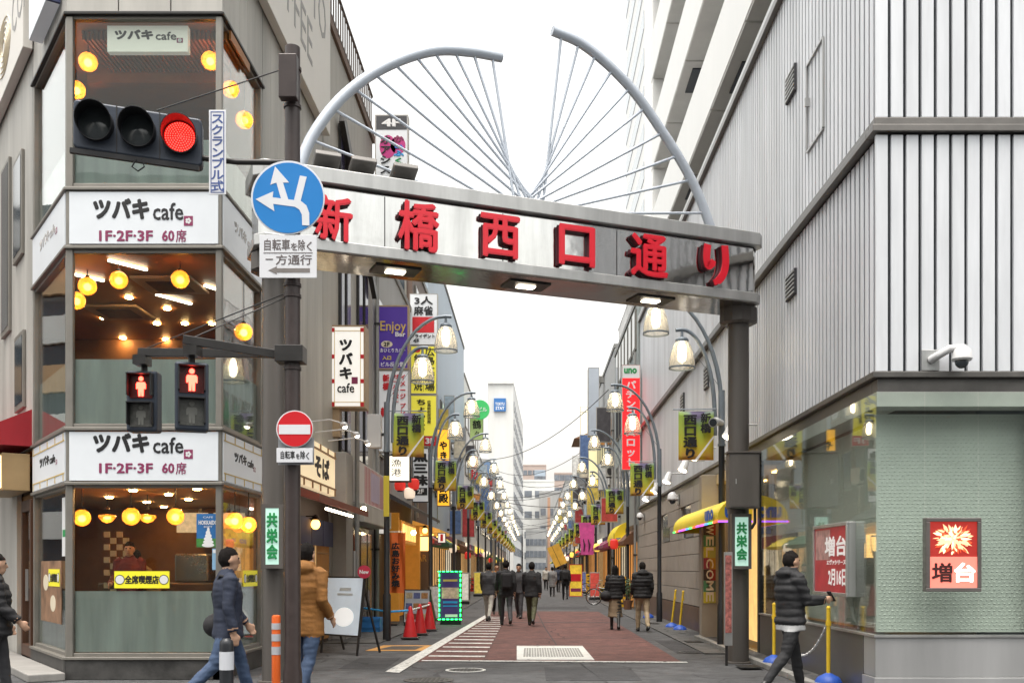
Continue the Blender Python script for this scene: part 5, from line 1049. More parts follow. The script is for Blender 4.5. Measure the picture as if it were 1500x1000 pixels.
# ------------------------------------------------------------------ traffic pole with signals and plates
YP = 10.7; XP = xx(428.5, YP); k_ = YP / F
pole = thing('signal_pole', 'dark brown traffic signal pole in front of the left gate column', 'pole', (XP, YP, 0))
MB().lathe([(.1, 0), (.1, .4), (.085, .5), (.078, zz(70, YP)), (.07, zz(69, YP))], (XP, YP, 0), 24).build('shaft', brownpole, pole, smooth=True)
m = MB()
for y in (102, 157, 418, 434, 540): z = zz(y, YP); m.lathe([(.086, z - .02), (.092, z - .015), (.092, z + .015), (.086, z + .02)], (XP, YP, 0), 24)
m.build('clamp_band', brownpole, pole)
MB().box(XP - .1, XP + .085, YP - .2, YP - .085, zz(155, YP), zz(92, YP)).build('junction_box', brownpole, pole, bevel=.01)
m = MB(); m.tube([(XP - .02, YP, zz(238, YP)), (XP - .6, YP + .08, zz(233, YP)), at(225, 224, 10.75)], .03, 12); m.build('signal_arm', dkmetal, pole, smooth=True)
m = MB(); m.bar((XP, YP, zz(518, YP)), at(203, 516, 11.1), .05, .09); m.bar((XP, YP, zz(523, YP)), at(268, 497, 10.45), .05, .09); m.box(XP - .16, XP + .13, YP - .12, YP + .1, zz(532, YP), zz(508, YP)); m.build('crossing_arm', dkmetal, pole, bevel=.006)
for q in ([(XP - .09, YP - .05, zz(105, YP)), at(230, 162, 10.8)], [(XP - .08, YP, zz(430, YP)), at(210, 512, 11.1)], [(XP - .08, YP, zz(436, YP)), at(275, 498, 10.5)]): MB().tube(q, .007, 6).build('guy_wire', dkmetal, pole)
# vehicle signal
sigm = mk('signal_casing', (.035, .045, .065), .45, .2, .15, 8); visor = mk('signal_visor', (.012, .012, .014), .5)
C = at(203, 193, 10.6); fr = Fr(C.x, C.y, (sin(R(-10)) * -1, -cos(R(-10))))
fr = Fr(C.x, C.y, (.22, -.975)); Mt = Matrix((fr.t, V((0, 0, 1)), fr.n)).transposed()
t = thing('traffic_signal', 'horizontal three lens traffic signal showing red', 'traffic light', C)
tl = -.07
def zt(u): return C.z + tl * u
m = MB(); pts = [(-.63, -.24), (-.6, -.27), (.6, -.2 - .07), (.63, -.24), (.63, .2), (.6, .23), (-.6, .23), (-.63, .2)]
m.prism([fr.p(u, -.16, zt(u) + v) for u, v in pts], fr.n * .18); m.build('casing', sigm, t, bevel=.02)
m = MB()
for u in (-.21, .21): m.fbox(fr, u - .006, u + .006, .02, .024, zt(u) - .26, zt(u) + .22)
m.bar(fr.p(-.66, .0, zt(-.66) - .3), fr.p(.6, .0, zt(.6) - .29), .05, .05); m.build('support_rail', visor, t)
redled = mk('red_led', (1, .05, .03), .4, var=0, emit=6, ecol=(1, .02, .015)); reddim = mk('red_lens', (.1, .004, .005), .3, var=0, emit=.12, ecol=(1, .03, .02)); dead = mk('dead_lens', (.05, .06, .065), .15, var=.2, scale=8, spec=.7)
for u, kind in ((-.41, 'd'), (0, 'd'), (.41, 'r')):
    c = fr.p(u, .02, zt(u)); vi = MB()
    N = 28; vs = []; fs = []
    for i in range(N + 1):
        a = i / N * 2 * pi; top = max(0, sin(a)); L_ = .07 + .2 * (sin(a) * .5 + .5)
        for rr, dd in ((.178, 0), (.178, L_), (.17, L_), (.17, 0)): vs.append(c + fr.t * (rr * cos(a)) + V((0, 0, rr * sin(a) - dd * .12)) + fr.n * dd)
    for i in range(N):
        for q in range(3): fs.append((i * 4 + q, i * 4 + 4 + q, i * 4 + 5 + q, i * 4 + 1 + q))
    vi.add(vs, fs); o = vi.build('visor', visor, t, smooth=True, fix=False)
    MB().lathe([(.001, .03), (.08, .022), (.14, .008), (.165, 0)], c, 28, Mt, False).build('lens', reddim if kind == 'r' else dead, t, smooth=True)
    if kind == 'r':
        m = MB()
        for ring in range(0, 7):
            nn = max(1, ring * 6)
            for q in range(nn): a = q * 2 * pi / nn; r_ = ring * .0235; p = c + fr.t * (r_ * cos(a)) + V((0, 0, r_ * sin(a))) + fr.n * (.032 - ring * .0032); m.obox(p, .0125, .0125, .008, Mt)
        m.build('led_dots', redled, t)
MB().tube([fr.p(-.02, .03, zt(0) - .3), fr.p(-.06, .03, zt(0) - .38), fr.p(0, .03, zt(0) - .42), fr.p(.06, .03, zt(0) - .37), fr.p(.04, .03, zt(0) - .3)], .008, 6).build('cable_loop', visor, t, smooth=True)
# pedestrian signals
def ped(label, x, y, Y, n, w_, h_, s=1):
    P = at(x, y, Y); fr = Fr(P.x, P.y, n); t = thing('pedestrian_signal', label, 'pedestrian signal', P, 'pedestrian signals'); Mt = Matrix((fr.t, V((0, 0, 1)), fr.n)).transposed()
    MB().fbox(fr, -w_ / 2, w_ / 2, -.2, 0, P.z - h_ / 2, P.z + h_ / 2).build('casing', sigm, t, bevel=.025)
    MB().tube([fr.p(0, -.1, P.z + h_ / 2), fr.p(0, -.1, P.z + h_ / 2 + .2)], .035).box(P.x - .07, P.x + .07, P.y - .07, P.y + .12, P.z + h_ / 2 + .06, P.z + h_ / 2 + .16).build('hanger', dkmetal, t)
    for q, kind in ((1, 'red'), (-1, 'off')):
        zc = P.z + q * h_ * .235; a = w_ * .4; m = MB()
        m.fbox(fr, -a, a, .0, .11, zc + h_ * .19, zc + h_ * .205); m.fbox(fr, -a, -a + .012, 0, .1, zc - h_ * .16, zc + h_ * .19); m.fbox(fr, a - .012, a, 0, .1, zc - h_ * .16, zc + h_ * .19); m.build('visor', visor, t)
        MB().fbox(fr, -a + .014, a - .014, .001, .008, zc - h_ * .19, zc + h_ * .185).build('lens', mk('red_off_lens', (.1, .008, .008), .25) if kind == 'red' else mk('grey_lens', (.12, .12, .11), .18, var=.4, scale=12), t)
        m = MB(); b = h_ * .35
        m.lathe([(.001, 0), (b * .11, .001), (b * .11, .005), (.001, .006)], fr.p(0, .009, zc + b * .36), 12, Mt)
        m.prism([fr.p(u * b, .009, zc + v * b) for u, v in ((-.17, .2), (.17, .2), (.22, .12), (.22, -.12), (.15, -.12), (.13, -.05), (.12, -.46), (.02, -.46), (.0, -.15), (-.02, -.46), (-.12, -.46), (-.13, -.05), (-.15, -.12), (-.22, -.12), (-.22, .12))], fr.n * .005)
        m.build('figure', mk('red_man', (1, .1, .06), .4, var=0, emit=7, ecol=(1, .05, .03)) if kind == 'red' else mk('figure_off', (.2, .2, .18), .4), t)
ped('left pedestrian signal, lit red man facing the camera', 207, 587, 11.1, (.05, -1), .33, .66)
ped('right pedestrian signal, turned aside with red man lit', 281, 580, 10.45, (.35, -1), .33, .7)
# plates on the pole
sb = mk('sign_back', (.35, .36, .38), .5, .4); sblue = mk('sign_blue', (.01, .2, .56), .35, var=.05); swhite = mk('sign_plate_white', (.72, .73, .76), .38, var=.05); sgrey = mk('plate_ink', (.12, .1, .1), .5)
YS = 10.55
def disc(t, x, y, r, Y, mat, name, th=.01):
    P = at(x, y, Y); return MB().lathe([(.001, 0), (r, 0), (r, th), (.001, th)], P, 48, Matrix.Rotation(R(90), 3, 'X')).build(name, mat, t, smooth=False)
t = thing('direction_sign', 'round blue traffic sign with white branching arrows', 'road sign', at(422, 345, YS)); k2 = YS / F
disc(t, 422, 290, 54 * k2, YS, swhite, 'rim', .012); f = disc(t, 422, 290, 51.5 * k2, YS - .0125, sblue, 'face', .004)
Z = lambda q: at(300 + q[0] * .3, 180 + q[1] * .3, YS - .0175)
m = MB()
for poly, off in (([(343, 213), (412, 292), (382, 292), (408, 376), (372, 370), (350, 292), (320, 303)], 0), ([(248, 373), (335, 335), (331, 364), (440, 378), (440, 410), (334, 396), (340, 432)], .0004), ([(465, 258), (498, 264), (468, 382), (436, 376)], .0008), ([(436, 377), (470, 382), (496, 403), (510, 440), (511, 502), (476, 500), (474, 448), (462, 424), (438, 409)], .0012)):
    m.prism([Z(q) + V((0, -off, 0)) for q in poly], (0, -.002, 0))
m.build('arrows', swhite, f)
MB().box(XP - .12, XP + .12, YS + .001, YS + .06, zz(262, YS), zz(255, YS)).build('bracket', dkmetal, t)
def plate(name, label, x0, y0, x1, y1, Y, mat, texts, border=None, tilt=0):
    a, b = at(x0, y1, Y), at(x1, y0, Y); t = thing(name, label, 'road sign', ((a.x + b.x) / 2, Y, a.z)); f = MB().box(a.x, b.x, Y, Y + .008, a.z, b.z).build('plate', mat, t, bevel=.003); fr = Fr(0, Y, (0, -1)); g = {}
    for tx in texts: g.setdefault(tx[5], []).append(tx)
    for col, lst in g.items():
        m = MB()
        for tx in lst:
            p, q = at(tx[1], tx[4], Y), at(tx[3], tx[2], Y); kd = tx[6]; bo = tx[7]
            if kd == 'v': column(m, fr, tx[0], p.x, q.x, p.z, q.z, .0005, .002, bo, .06)
            elif kd == 'box': m.box(p.x, q.x, Y - .0025, Y - .0005, p.z, q.z)
            elif kd == 'arrow': zc = (p.z + q.z) / 2; m.prism([(p.x, Y - .0005, zc), (p.x + .09, Y - .0005, q.z), (p.x + .085, Y - .0005, zc + .022), (q.x, Y - .0005, zc + .022), (q.x, Y - .0005, zc - .022), (p.x + .085, Y - .0005, zc - .022), (p.x + .09, Y - .0005, p.z)], (0, -.002, 0))
            else: put(m, fr, tx[0], p.x, q.x, p.z, q.z, .0005, .002, bo)
        m.build('lettering', col, f)
    if border:
        e = .018; mm = MB(); mm.box(a.x + e, b.x - e, Y - .002, Y - .0005, a.z + e, a.z + e * 1.5).box(a.x + e, b.x - e, Y - .002, Y - .0005, b.z - e * 1.5, b.z - e).box(a.x + e, a.x + e * 1.5, Y - .002, Y - .0005, a.z + e * 1.5, b.z - e * 1.5).box(b.x - e * 1.5, b.x - e, Y - .002, Y - .0005, a.z + e * 1.5, b.z - e * 1.5); mm.build('border', border, f)
    return t
plate('one_way_plate', 'white rectangular one way plate with left arrow below blue sign', 380, 344, 464, 407, YS - .01, swhite, [('自転車', 387, 350, 425, 367, sgrey, 'h', .015), ('を', 426, 356, 436, 367, sgrey, 'h', .015), ('除', 437, 351, 447, 367, sgrey, 'h', .015), ('く', 449, 354, 457, 368, sgrey, 'h', .015), ('-', 386, 370, 458, 371, sgrey, 'box', 0), ('一', 389, 379, 400, 380.6, sgrey, 'h', .015), ('方通行', 404, 373, 457, 388, sgrey, 'h', .015), ('a', 393, 390, 454, 402, mk('arrow_grey', (.2, .18, .17), .5), 'arrow', 0)])
sbl = mk('plate_blue_ink', (.06, .1, .28), .5)
plate('scramble_plate', 'tall narrow white plate with vertical blue lettering beside the signal', 306, 161, 331, 285, 10.65, swhite, [('スクランブル式', 310, 166, 327, 281, sbl, 'v', .03)], sbl)
t = thing('no_entry_sign', 'round red no entry sign with white bar', 'road sign', at(432, 656, YS)); sred = mk('no_entry_red', (.6, .012, .02), .35, var=.05)
disc(t, 432, 628, 27 * k2, YS, swhite, 'rim', .012); f = disc(t, 432, 628, 25.6 * k2, YS - .0125, sred, 'face', .004)
a, b = at(409, 636, YS), at(455, 622, YS); MB().box(a.x, b.x, YS - .019, YS - .017, a.z, b.z).build('bar', swhite, f); MB().box(XP - .12, XP + .25, YS + .03, YS + .04, zz(680, YS), zz(640, YS)).build('back_plate', sb, t)
plate('exception_plate', 'small white plate below the no entry sign', 405, 656, 458, 677, YS - .01, swhite, [('自転車', 411, 660, 432, 672, BLK, 'h', .02), ('を', 433.5, 664, 439, 672, BLK, 'h', .02), ('除', 440, 660, 447, 672, BLK, 'h', .02), ('く', 448, 662, 453, 673, BLK, 'h', .02)])

# ------------------------------------------------------------------ posts, cones, boards, bicycle
def bollard_rings(name, label, P, r, h, cols, n, cap):
    t = thing(name, label, 'bollard', P)
    MB().lathe([(r * 1.5, 0), (r * 1.5, .02), (r, .04), (r, h - cap), (r * .9, h - cap * .4), (r * .5, h)], P, 20).build('shaft', cols[0], t, smooth=True)
    for z0, z1 in n: MB().lathe([(r + .001, z0), (r + .003, z0), (r + .003, z1), (r + .001, z1)], P, 20, cap=False).build('reflective_band', cols[1], t)
    return t
orangep = mk('orange_plastic', (.8, .14, .02), .4, var=.08); reflect = mk('reflective_white', (.6, .62, .66), .35, var=.05)
P = at(404.5, 900, 11.4); P.z = 0
bollard_rings('delineator_post', 'orange flexible post with white bands beside the signal pole', P, .048, .99, (orangep, reflect), [(.55, .64), (.7, .78), (.83, .9)], .02)
P = at(332, 935, 10.2); P.z = 0
t = bollard_rings('bollard', 'short black bollard with white band near the lower left', P, .068, .81, (blackpaint, reflect), [(.5, .68)], .06)
yp = mk('yellow_post', (.75, .5, .03), .45, var=.12); bb = mk('blue_base', (.02, .08, .4), .5, var=.1)
def chain_post(label, P, h, lean=0):
    t = thing('chain_post', label, 'post', P, 'yellow posts on blue bases')
    MB().lathe([(.17, 0), (.17, .03), (.13, .09), (.05, .13), (.03, .14)], P, 20).build('base', bb, t, smooth=True)
    MB().tube([P + V((0, 0, .12)), P + V((lean, 0, h))], .026, 12).lathe([(.035, h - .22), (.035, h - .16)], P + V((lean * .85, 0, 0)), 12).build('post', yp, t, smooth=True); MB().ball(P + V((lean, 0, h)), .03, 10, 6).build('cap', yp, t)
chain_post('yellow post on blue base at the lower right corner', V((3.73, 12.85, .06)), .95)
chain_post('yellow post on blue base behind the person in black coat', V((3.7, 15.6, .06)), .9)
chain_post('left of two yellow posts by the tiled wall', gnd(984, 919), .95, .1); chain_post('right of two yellow posts by the tiled wall', gnd(996, 923), .95, .08)
chain_post('farther yellow post on blue base beside the walking couple', V((3.55, 31, .026)), .9)
t = thing('plastic_chain', 'white plastic chain hanging between the yellow posts', 'chain', (3.73, 14, .3)); m = MB(); cm = WHT
pts = [V((3.73, 12.85 + 2.75 * s, .86 - .55 * (1 - (2 * s - 1) ** 2))) for s in [i / 40 for i in range(41)]]
for i in range(40): m.tube([pts[i], pts[i + 1]], .011 if i % 2 else .016, 6)
m.build('links', cm, t)
conem = mk('cone_red', (.55, .02, .025), .4, var=.12, scale=6)
for i, (x, y) in enumerate(((601, 936), (615, 930), (629, 924))):
    P = gnd(x, y); t = thing('traffic_cone', f'{["nearest", "middle", "farthest"][i]} of three red traffic cones', 'traffic cone', P, 'red traffic cones')
    MB().box(P.x - .19, P.x + .19, P.y - .19, P.y + .19, .026, .06).build('base', dkmetal, t, bevel=.02); MB().lathe([(.155, .06), (.15, .09), (.045, .66), (.03, .7), (.02, .71)], P, 20).build('cone', conem, t, smooth=True)
t = thing('barrier_bar', 'thin blue rope bar linking lamp post and cones', 'rope', (-3, 22, .5)); MB().tube([(-3.9, 23.4, .62), (-3.0, 21.6, .6), gnd(601, 936) + V((0, 0, .62))], .022, 8).build('bar', MATS['skyblue'], t); MB().tube([gnd(601, 936) + V((0, 0, .62)), gnd(629, 924) + V((0, 0, .64))], .02, 8).build('bar', WHT, t)
t = thing('plastic_crate', 'blue plastic crate by the shuttered shop', 'crate', (-3.85, 24.2, .026)); m = MB(); a = (-4.1, -3.55, 24.0, 24.5)
m.box(a[0], a[1], a[2], a[2] + .02, .03, .36).box(a[0], a[1], a[3] - .02, a[3], .03, .36).box(a[0], a[0] + .02, a[2] + .021, a[3] - .021, .03, .36).box(a[1] - .02, a[1], a[2] + .021, a[3] - .021, .03, .36).box(a[0] + .021, a[1] - .021, a[2] + .021, a[3] - .021, .03, .05); m.build('body', mk('crate_blue', (.04, .2, .5), .45), t)
m = MB(); m.box(a[0] - .01, a[1] + .01, a[2] - .012, a[2], .3, .36).box(a[0] - .01, a[1] + .01, a[2] - .012, a[2], .12, .15); m.build('rim', mk('crate_blue', (.04, .2, .5), .45), t)
# standing boards
def board(name, label, c0, c1, z0, z1, lean, face, frame, legs=True, th=.05):
    a, b = V(c0), V(c1); d = (b - a).normalized(); n = V((d.y, -d.x, 0)); up = V((-n.x * lean, -n.y * lean, 1)).normalized(); t = thing(name, label, 'sign board', (a + b) / 2); L = (b - a).length; hh = (z1 - z0)
    p = lambda u, v, e: a + V((0, 0, z0)) + d * u + up * v + n * e
    def bx(mb, u0, u1, v0, v1, e0, e1): mb.add([p(*q) for q in ((u0, v0, e0), (u1, v0, e0), (u1, v0, e1), (u0, v0, e1), (u0, v1, e0), (u1, v1, e0), (u1, v1, e1), (u0, v1, e1))], MB.BF)
    m = MB(); bx(m, 0, L, 0, hh, -th, 0); m.build('panel', frame, t, bevel=.006)
    m = MB(); bx(m, .03, L - .03, .03, hh - .03, .001, .006); f = m.build('face', face, t)
    if legs:
        m = MB(); m.bar(p(.03, 0, -th / 2), p(.03, -z0 / max(.3, up.z), -th / 2), .03); m.bar(p(L - .03, 0, -th / 2), p(L - .03, -z0 / max(.3, up.z), -th / 2), .03)
        q0, q1 = p(.03, hh * .8, -th), p(L - .03, hh * .8, -th); m.bar(q0, V((q0.x - n.x * .35, q0.y - n.y * .35, .03)), .03); m.bar(q1, V((q1.x - n.x * .35, q1.y - n.y * .35, .03)), .03); m.build('legs', frame, t)
    return t, f, lambda mb, *q: bx(mb, *q), p, L, hh
t, f, bx, p, L, hh = board('menu_light_board', 'large tilted white light board with pale cup picture', (-3.78, 18.4, 0), (-2.98, 17.7, 0), .32, 1.38, .12, mk('lit_board', (.5, .58, .66), .4, var=.2, scale=1.5, emit=.16, ecol=(.75, .88, 1)), blackpaint)
m = MB(); m.add([p(L * .58 + .27 * cos(k * pi / 12), .34 + .17 * sin(k * pi / 12), .008) for k in range(24)], [tuple(range(24))]); m.build('cup_print', mk('lit_print', (.8, .84, .86), .4, var=0, emit=.3), f)
m = MB(); bx(m, L * .35, L * .75, .72, .76, .0065, .009); bx(m, L * .4, L * .7, .8, .86, .0065, .009); m.build('print', mk('pale_ink', (.5, .57, .62), .5), f)
t2 = thing('new_tag', 'round red New tag at the top corner of light board', 'tag', p(L - .02, hh, 0)); P = p(L + .02, hh + .08, .03); Mn = V((0, -1, 0)).to_track_quat('Z', 'Y').to_matrix()
MB().lathe([(.001, 0), (.115, 0), (.115, .012), (.001, .012)], P, 24, Matrix.Rotation(R(90), 3, 'X')).build('disc', mk('tag_red', (.5, .03, .07), .4), t2); m = MB(); put(m, Fr(0, P.y - .013, (0, -1)), 'New', P.x - .08, P.x + .08, P.z - .035, P.z + .035, 0, .003, .03); m.build('lettering', WHT, t2)
a0, a1 = gnd(596, 915), gnd(633, 913)
t, f, bx, p, L, hh = board('food_menu_board', 'black framed food menu board behind the traffic cones', (a0.x, 26.6, 0), (a1.x + .1, 26.4, 0), .1, .98, .1, mk('menu_print', (.45, .47, .5), .5, var=.2, scale=5), blackpaint)
rg = random.Random(9)
for i in range(3):
    for j in range(3): m = MB(); bx(m, .06 + i * (L - .1) / 3, .06 + (i + .85) * (L - .1) / 3, .1 + j * .27, .25 + j * .27, .0065, .009); m.build('dish_print', mk(f'dish {(i * 3 + j) % 4}', [(.4, .2, .08), (.12, .14, .3), (.5, .4, .25), (.25, .08, .05)][(i * 3 + j) % 4], .5, var=.5, scale=14), f)
# led sign
g0 = gnd(645, 917)
lightbox('led_menu_sign', 'upright purple menu sign framed by glowing green lights', 643, 836, 676, 908, 27.6, mk('led_sign_face', (.05, .035, .1), .4, var=.5, scale=3, emit=.05, ecol=(.2, .08, .6)), BLK, [('#', 647, 860, 672, 876, mk('food_photo', (.55, .4, .3), .5, var=.6, scale=9, emit=.1)), ('#', 649, 848, 670, 851, MATS['gold']), ('#', 649, 880, 670, 883, MATS['skyblue']), ('#', 649, 886, 670, 888, MATS['skyblue']), ('#', 652, 899, 670, 903, WHT)], .2, .03)
t = [o for o in COL.objects if o.name == 'led_menu_sign'][0]; gl = mk('green_led', (.05, 1, .25), .4, var=0, emit=5, ecol=(.02, 1, .15)); Y = 27.58
pts = [(643.5 + i * 6.2, y) for i in range(6) for y in (836.5, 906.5)] + [(x, 842 + i * 7.3) for i in range(9) for x in (643.5, 674.5)]
for x, y in pts: P = at(x, y, Y); MB().box(P.x - (.035 if y in (836.5, 906.5) else .012), P.x + (.035 if y in (836.5, 906.5) else .012), Y - .02, Y + .015, P.z - (.012 if y in (836.5, 906.5) else .04), P.z + (.012 if y in (836.5, 906.5) else .04)).build('led', gl, t)
a, b = at(645, 908, 27.62), at(675, 908, 27.62); MB().box(a.x, b.x, 27.6, 27.85, .01, a.z - .002).build('stand', blackpaint, t)
for i in range(4):
    y = 29.5 + i * 1.3; board('standing_board', f'{["nearest", "second", "third", "farthest"][i]} leaning A-frame board behind the green lit sign', (-2.75 + i * .03, y, 0), (-2.35 + i * .03, y + .5, 0), .06, 1.05, .28, mk(f'board face {i}', [(.5, .48, .45), (.3, .05, .05), (.45, .45, .4), (.1, .1, .12)][i], .5, var=.4, scale=8), mk('board_wood', (.12, .09, .06), .6), True, .03)
# orange upright banner
t = thing('upright_banner', 'orange upright cloth banner with black lettering by the dark entrance', 'banner', (-4.0, 26.9, 0)); a, b = at(571, 868, 26.8), at(594, 780, 26.8)
m = MB(); N = 8; m.add([(a.x + (b.x - a.x) * i / N, 26.8 + .05 * sin(i * 1.1 + j * .5), a.z + (b.z - a.z) * j / N) for i in range(N + 1) for j in range(N + 1)], [(i * (N + 1) + j, (i + 1) * (N + 1) + j, (i + 1) * (N + 1) + j + 1, i * (N + 1) + j + 1) for i in range(N) for j in range(N)])
s_ = m.build('cloth', mk('orange_cloth', (.75, .16, .03), .6, var=.15), t, smooth=True, fix=False); m = MB(); column(m, Fr(0, 26.74, (0, -1)), '広島お好み焼', a.x + .06, a.x + .26, a.z + .15, b.z - .25, 0, .004, .05); m.build('lettering', BLK, s_)
MB().tube([(a.x - .02, 26.85, .03), (a.x - .02, 26.85, b.z + .06)], .015).tube([(a.x - .03, 26.85, b.z + .03), (b.x, 26.85, b.z + .03)], .01).build('stick', WHT, t); MB().box(a.x - .2, a.x + .2, 26.7, 27.0, .026, .07).build('base', blackpaint, t)
# izakaya front with orange wood
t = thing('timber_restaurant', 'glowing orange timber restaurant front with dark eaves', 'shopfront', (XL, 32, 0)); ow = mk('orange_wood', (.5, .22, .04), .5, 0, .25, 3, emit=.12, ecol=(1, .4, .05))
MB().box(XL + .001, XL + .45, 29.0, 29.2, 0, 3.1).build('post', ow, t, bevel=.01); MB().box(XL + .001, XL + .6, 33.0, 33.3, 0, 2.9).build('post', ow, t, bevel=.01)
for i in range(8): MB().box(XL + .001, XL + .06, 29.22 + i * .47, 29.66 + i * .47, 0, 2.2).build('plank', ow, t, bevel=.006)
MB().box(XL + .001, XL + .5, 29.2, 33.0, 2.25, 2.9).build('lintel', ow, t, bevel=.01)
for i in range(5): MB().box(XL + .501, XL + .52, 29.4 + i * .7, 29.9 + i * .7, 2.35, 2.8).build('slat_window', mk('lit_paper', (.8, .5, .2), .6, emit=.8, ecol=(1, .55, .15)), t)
MB().prism([(XL + .001, 27.3, 3.75), (XL + 1.0, 27.3, 3.2), (XL + 1.0, 27.3, 3.1), (XL + .001, 27.3, 3.6)], (0, 8.6, 0)).build('eave', mk('eave_tile', (.04, .038, .038), .5, 0, .2, 4), t)
MB().ball((XL + .8, 29.6, 2.55), .07).build('lamp', MATS['bright_bulb'], t)
MB().box(XL + .001, XL + .05, 27.3, 28.9, .03, 3.0).build('dark_doorway', shopd, t)
rdl = mk('lantern_red', (.5, .03, .03), .5, emit=.25, ecol=(1, .05, .03)); wl = mk('lantern_white', (.8, .7, .6), .5, emit=.4, ecol=(1, .8, .6))
for i, (x, y, mm, lab) in enumerate(((586, 710, rdl, 'left of two red paper lanterns under the glowing white sign'), (606, 709, rdl, 'right of two red paper lanterns under the glowing white sign'), (600, 722, wl, 'round white paper lantern under the left signs'))):
    P = at(x, y, 30.5); t = thing('paper_lantern', lab, 'lantern', P, 'paper lanterns'); MB().lathe([(.08, -.17), (.15, -.13), (.17, 0), (.15, .13), (.08, .17)], P, 16).build('paper', mm, t, smooth=True); MB().lathe([(.085, .17), (.085, .2)], P, 12).lathe([(.085, -.2), (.085, -.17)], P, 12).build('rings', BLK, t); MB().tube([P + V((0, 0, .2)), P + V((0, 0, .5))], .008, 5).build('cord', dkmetal, t)
t = thing('small_bar', 'small bar front with lit window and golden lettering', 'shopfront', (XL, 36, 0))
MB().box(XL + .001, XL + .3, 33.6, 38.8, 0, 3.0).build('wall', mk('bar_wall', (.09, .06, .045), .6), t); MB().box(XL + .301, XL + .34, 34.0, 36.6, 1.9, 2.8).build('window', mk('bar_glow', (.9, .6, .2), .5, var=.4, emit=1.6, ecol=(1, .6, .18)), t)
MB().box(-4.05, -3.3, 33.55, 33.6, .03, 2.6).build('side_panel', mk('bar_panel', (.2, .15, .11), .5), t); m = MB(); f4 = Fr(0, 33.55, (0, -1)); put(m, f4, 'BAR', -3.85, -3.42, 1.75, 1.98, 0, .01, .02); m.build('lettering', MATS['gold'], t)
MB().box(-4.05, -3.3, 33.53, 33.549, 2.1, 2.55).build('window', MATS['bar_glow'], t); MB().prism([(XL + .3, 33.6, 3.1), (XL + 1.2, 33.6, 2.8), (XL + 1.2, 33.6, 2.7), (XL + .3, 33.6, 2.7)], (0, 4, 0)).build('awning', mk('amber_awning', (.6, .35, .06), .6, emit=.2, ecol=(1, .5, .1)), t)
for i, Y in enumerate((33.3, 35.5, 38.2)): wall_lamp(f'{["near", "middle", "far"][i]} glowing lamp along the bar front', V((XL + .75, Y, 2.75)))
t = thing('post_plate', 'narrow yellow plate strapped to the nearest left lamp post', 'sign', (-3.0, 21.4, 2.9)); MB().box(-3.09, -2.97, 21.42, 21.435, 2.6, 3.45).build('plate', mk('plate_yellow', (.6, .5, .05), .5, var=.1), t)
t = thing('meter_box', 'grey equipment box behind the nearest left lamp post', 'equipment box', (-3.3, 21.6, 4.2)); MB().box(-3.44, -3.16, 21.5, 21.75, 4.05, 4.75).build('casing', lampw, t, bevel=.01); MB().box(-3.15, -3.03, 21.55, 21.6, 4.3, 4.36).build('bracket', dkmetal, t)
t = thing('post_board', 'narrow red and white board at the foot of right gate column', 'sign', (3.07, 16.0, 0)); a, b = at(1061, 945, 15.9), at(1073, 808, 15.9)
MB().box(a.x, b.x, 15.9, 15.95, a.z, b.z).build('panel', steeldull, t); MB().box(a.x + .015, b.x - .015, 15.893, 15.899, a.z + .2, b.z - .05).build('face', mk('red_white_print', (.45, .15, .13), .5, var=.8, scale=18), t); MB().box(a.x + .02, a.x + .06, 15.92, 15.95, .0, a.z).build('leg', dkmetal, t)
# bicycle
def bike(label, P, rz):
    t = thing('bicycle', label, 'bicycle', P, rz=rz); tyre = mk('tyre', (.02, .02, .02), .7); chrome = mk('chrome', (.6, .6, .6), .2, 1)
    for y in (-.53, .53):
        w_ = MB().tube([(0, y + .33 * cos(k * pi / 14), .34 + .33 * sin(k * pi / 14)) for k in range(29)], .018, 8, False).build('wheel', tyre, t, local=True)
        m = MB(); m.tube([(0, y + .305 * cos(k * pi / 14), .34 + .305 * sin(k * pi / 14)) for k in range(29)], .008, 6, False)
        for k in range(10): m.tube([(0, y, .34), (0, y + .3 * cos(k * pi / 5), .34 + .3 * sin(k * pi / 5))], .002, 4)
        m.build('rim', chrome, w_, local=True)
    m = MB()
    for a, b in (((0, -.53, .34), (0, -.12, .3)), ((0, -.12, .3), (0, -.25, .82)), ((0, -.53, .34), (0, -.22, .7)), ((0, -.12, .3), (0, .36, .62)), ((0, -.2, .62), (0, .35, .72)), ((0, .53, .34), (0, .33, .95))): m.tube([a, b], .016, 8)
    m.build('frame', mk('bike_silver', (.5, .5, .52), .3, .6), t, local=True); MB().box(-.07, .07, -.38, -.14, .83, .89).build('saddle', blackpaint, t, local=True, bevel=.02)
    MB().tube([(-.28, .22, 1.0), (-.1, .32, 1.02), (.1, .32, 1.02), (.28, .22, 1.0)], .012, 8).build('handlebar', chrome, t, local=True)
    m = MB()
    for i in range(6): m.box(-.16 + i * .062, -.155 + i * .062, .42, .425, .62, .88); m.box(-.16 + i * .062, -.155 + i * .062, .7, .705, .62, .88)
    for z in (.62, .75, .875): m.box(-.16, .155, .42, .424, z, z + .006).box(-.16, .155, .701, .705, z, z + .006).box(-.16, -.155, .42, .705, z, z + .006).box(.15, .155, .42, .705, z, z + .006)
    m.build('basket', chrome, t, local=True); MB().tube([(0, -.12, .3), (.1, -.05, .18)], .01).tube([(0, -.12, .3), (-.1, -.2, .42)], .01).build('crank', chrome, t, local=True)
bike('silver city bicycle parked on the right, front wheel toward the road', (3.1, 42, .03), R(78)); bike('second bicycle behind the silver one near the far walkers', (2.6, 58, .03), R(60))
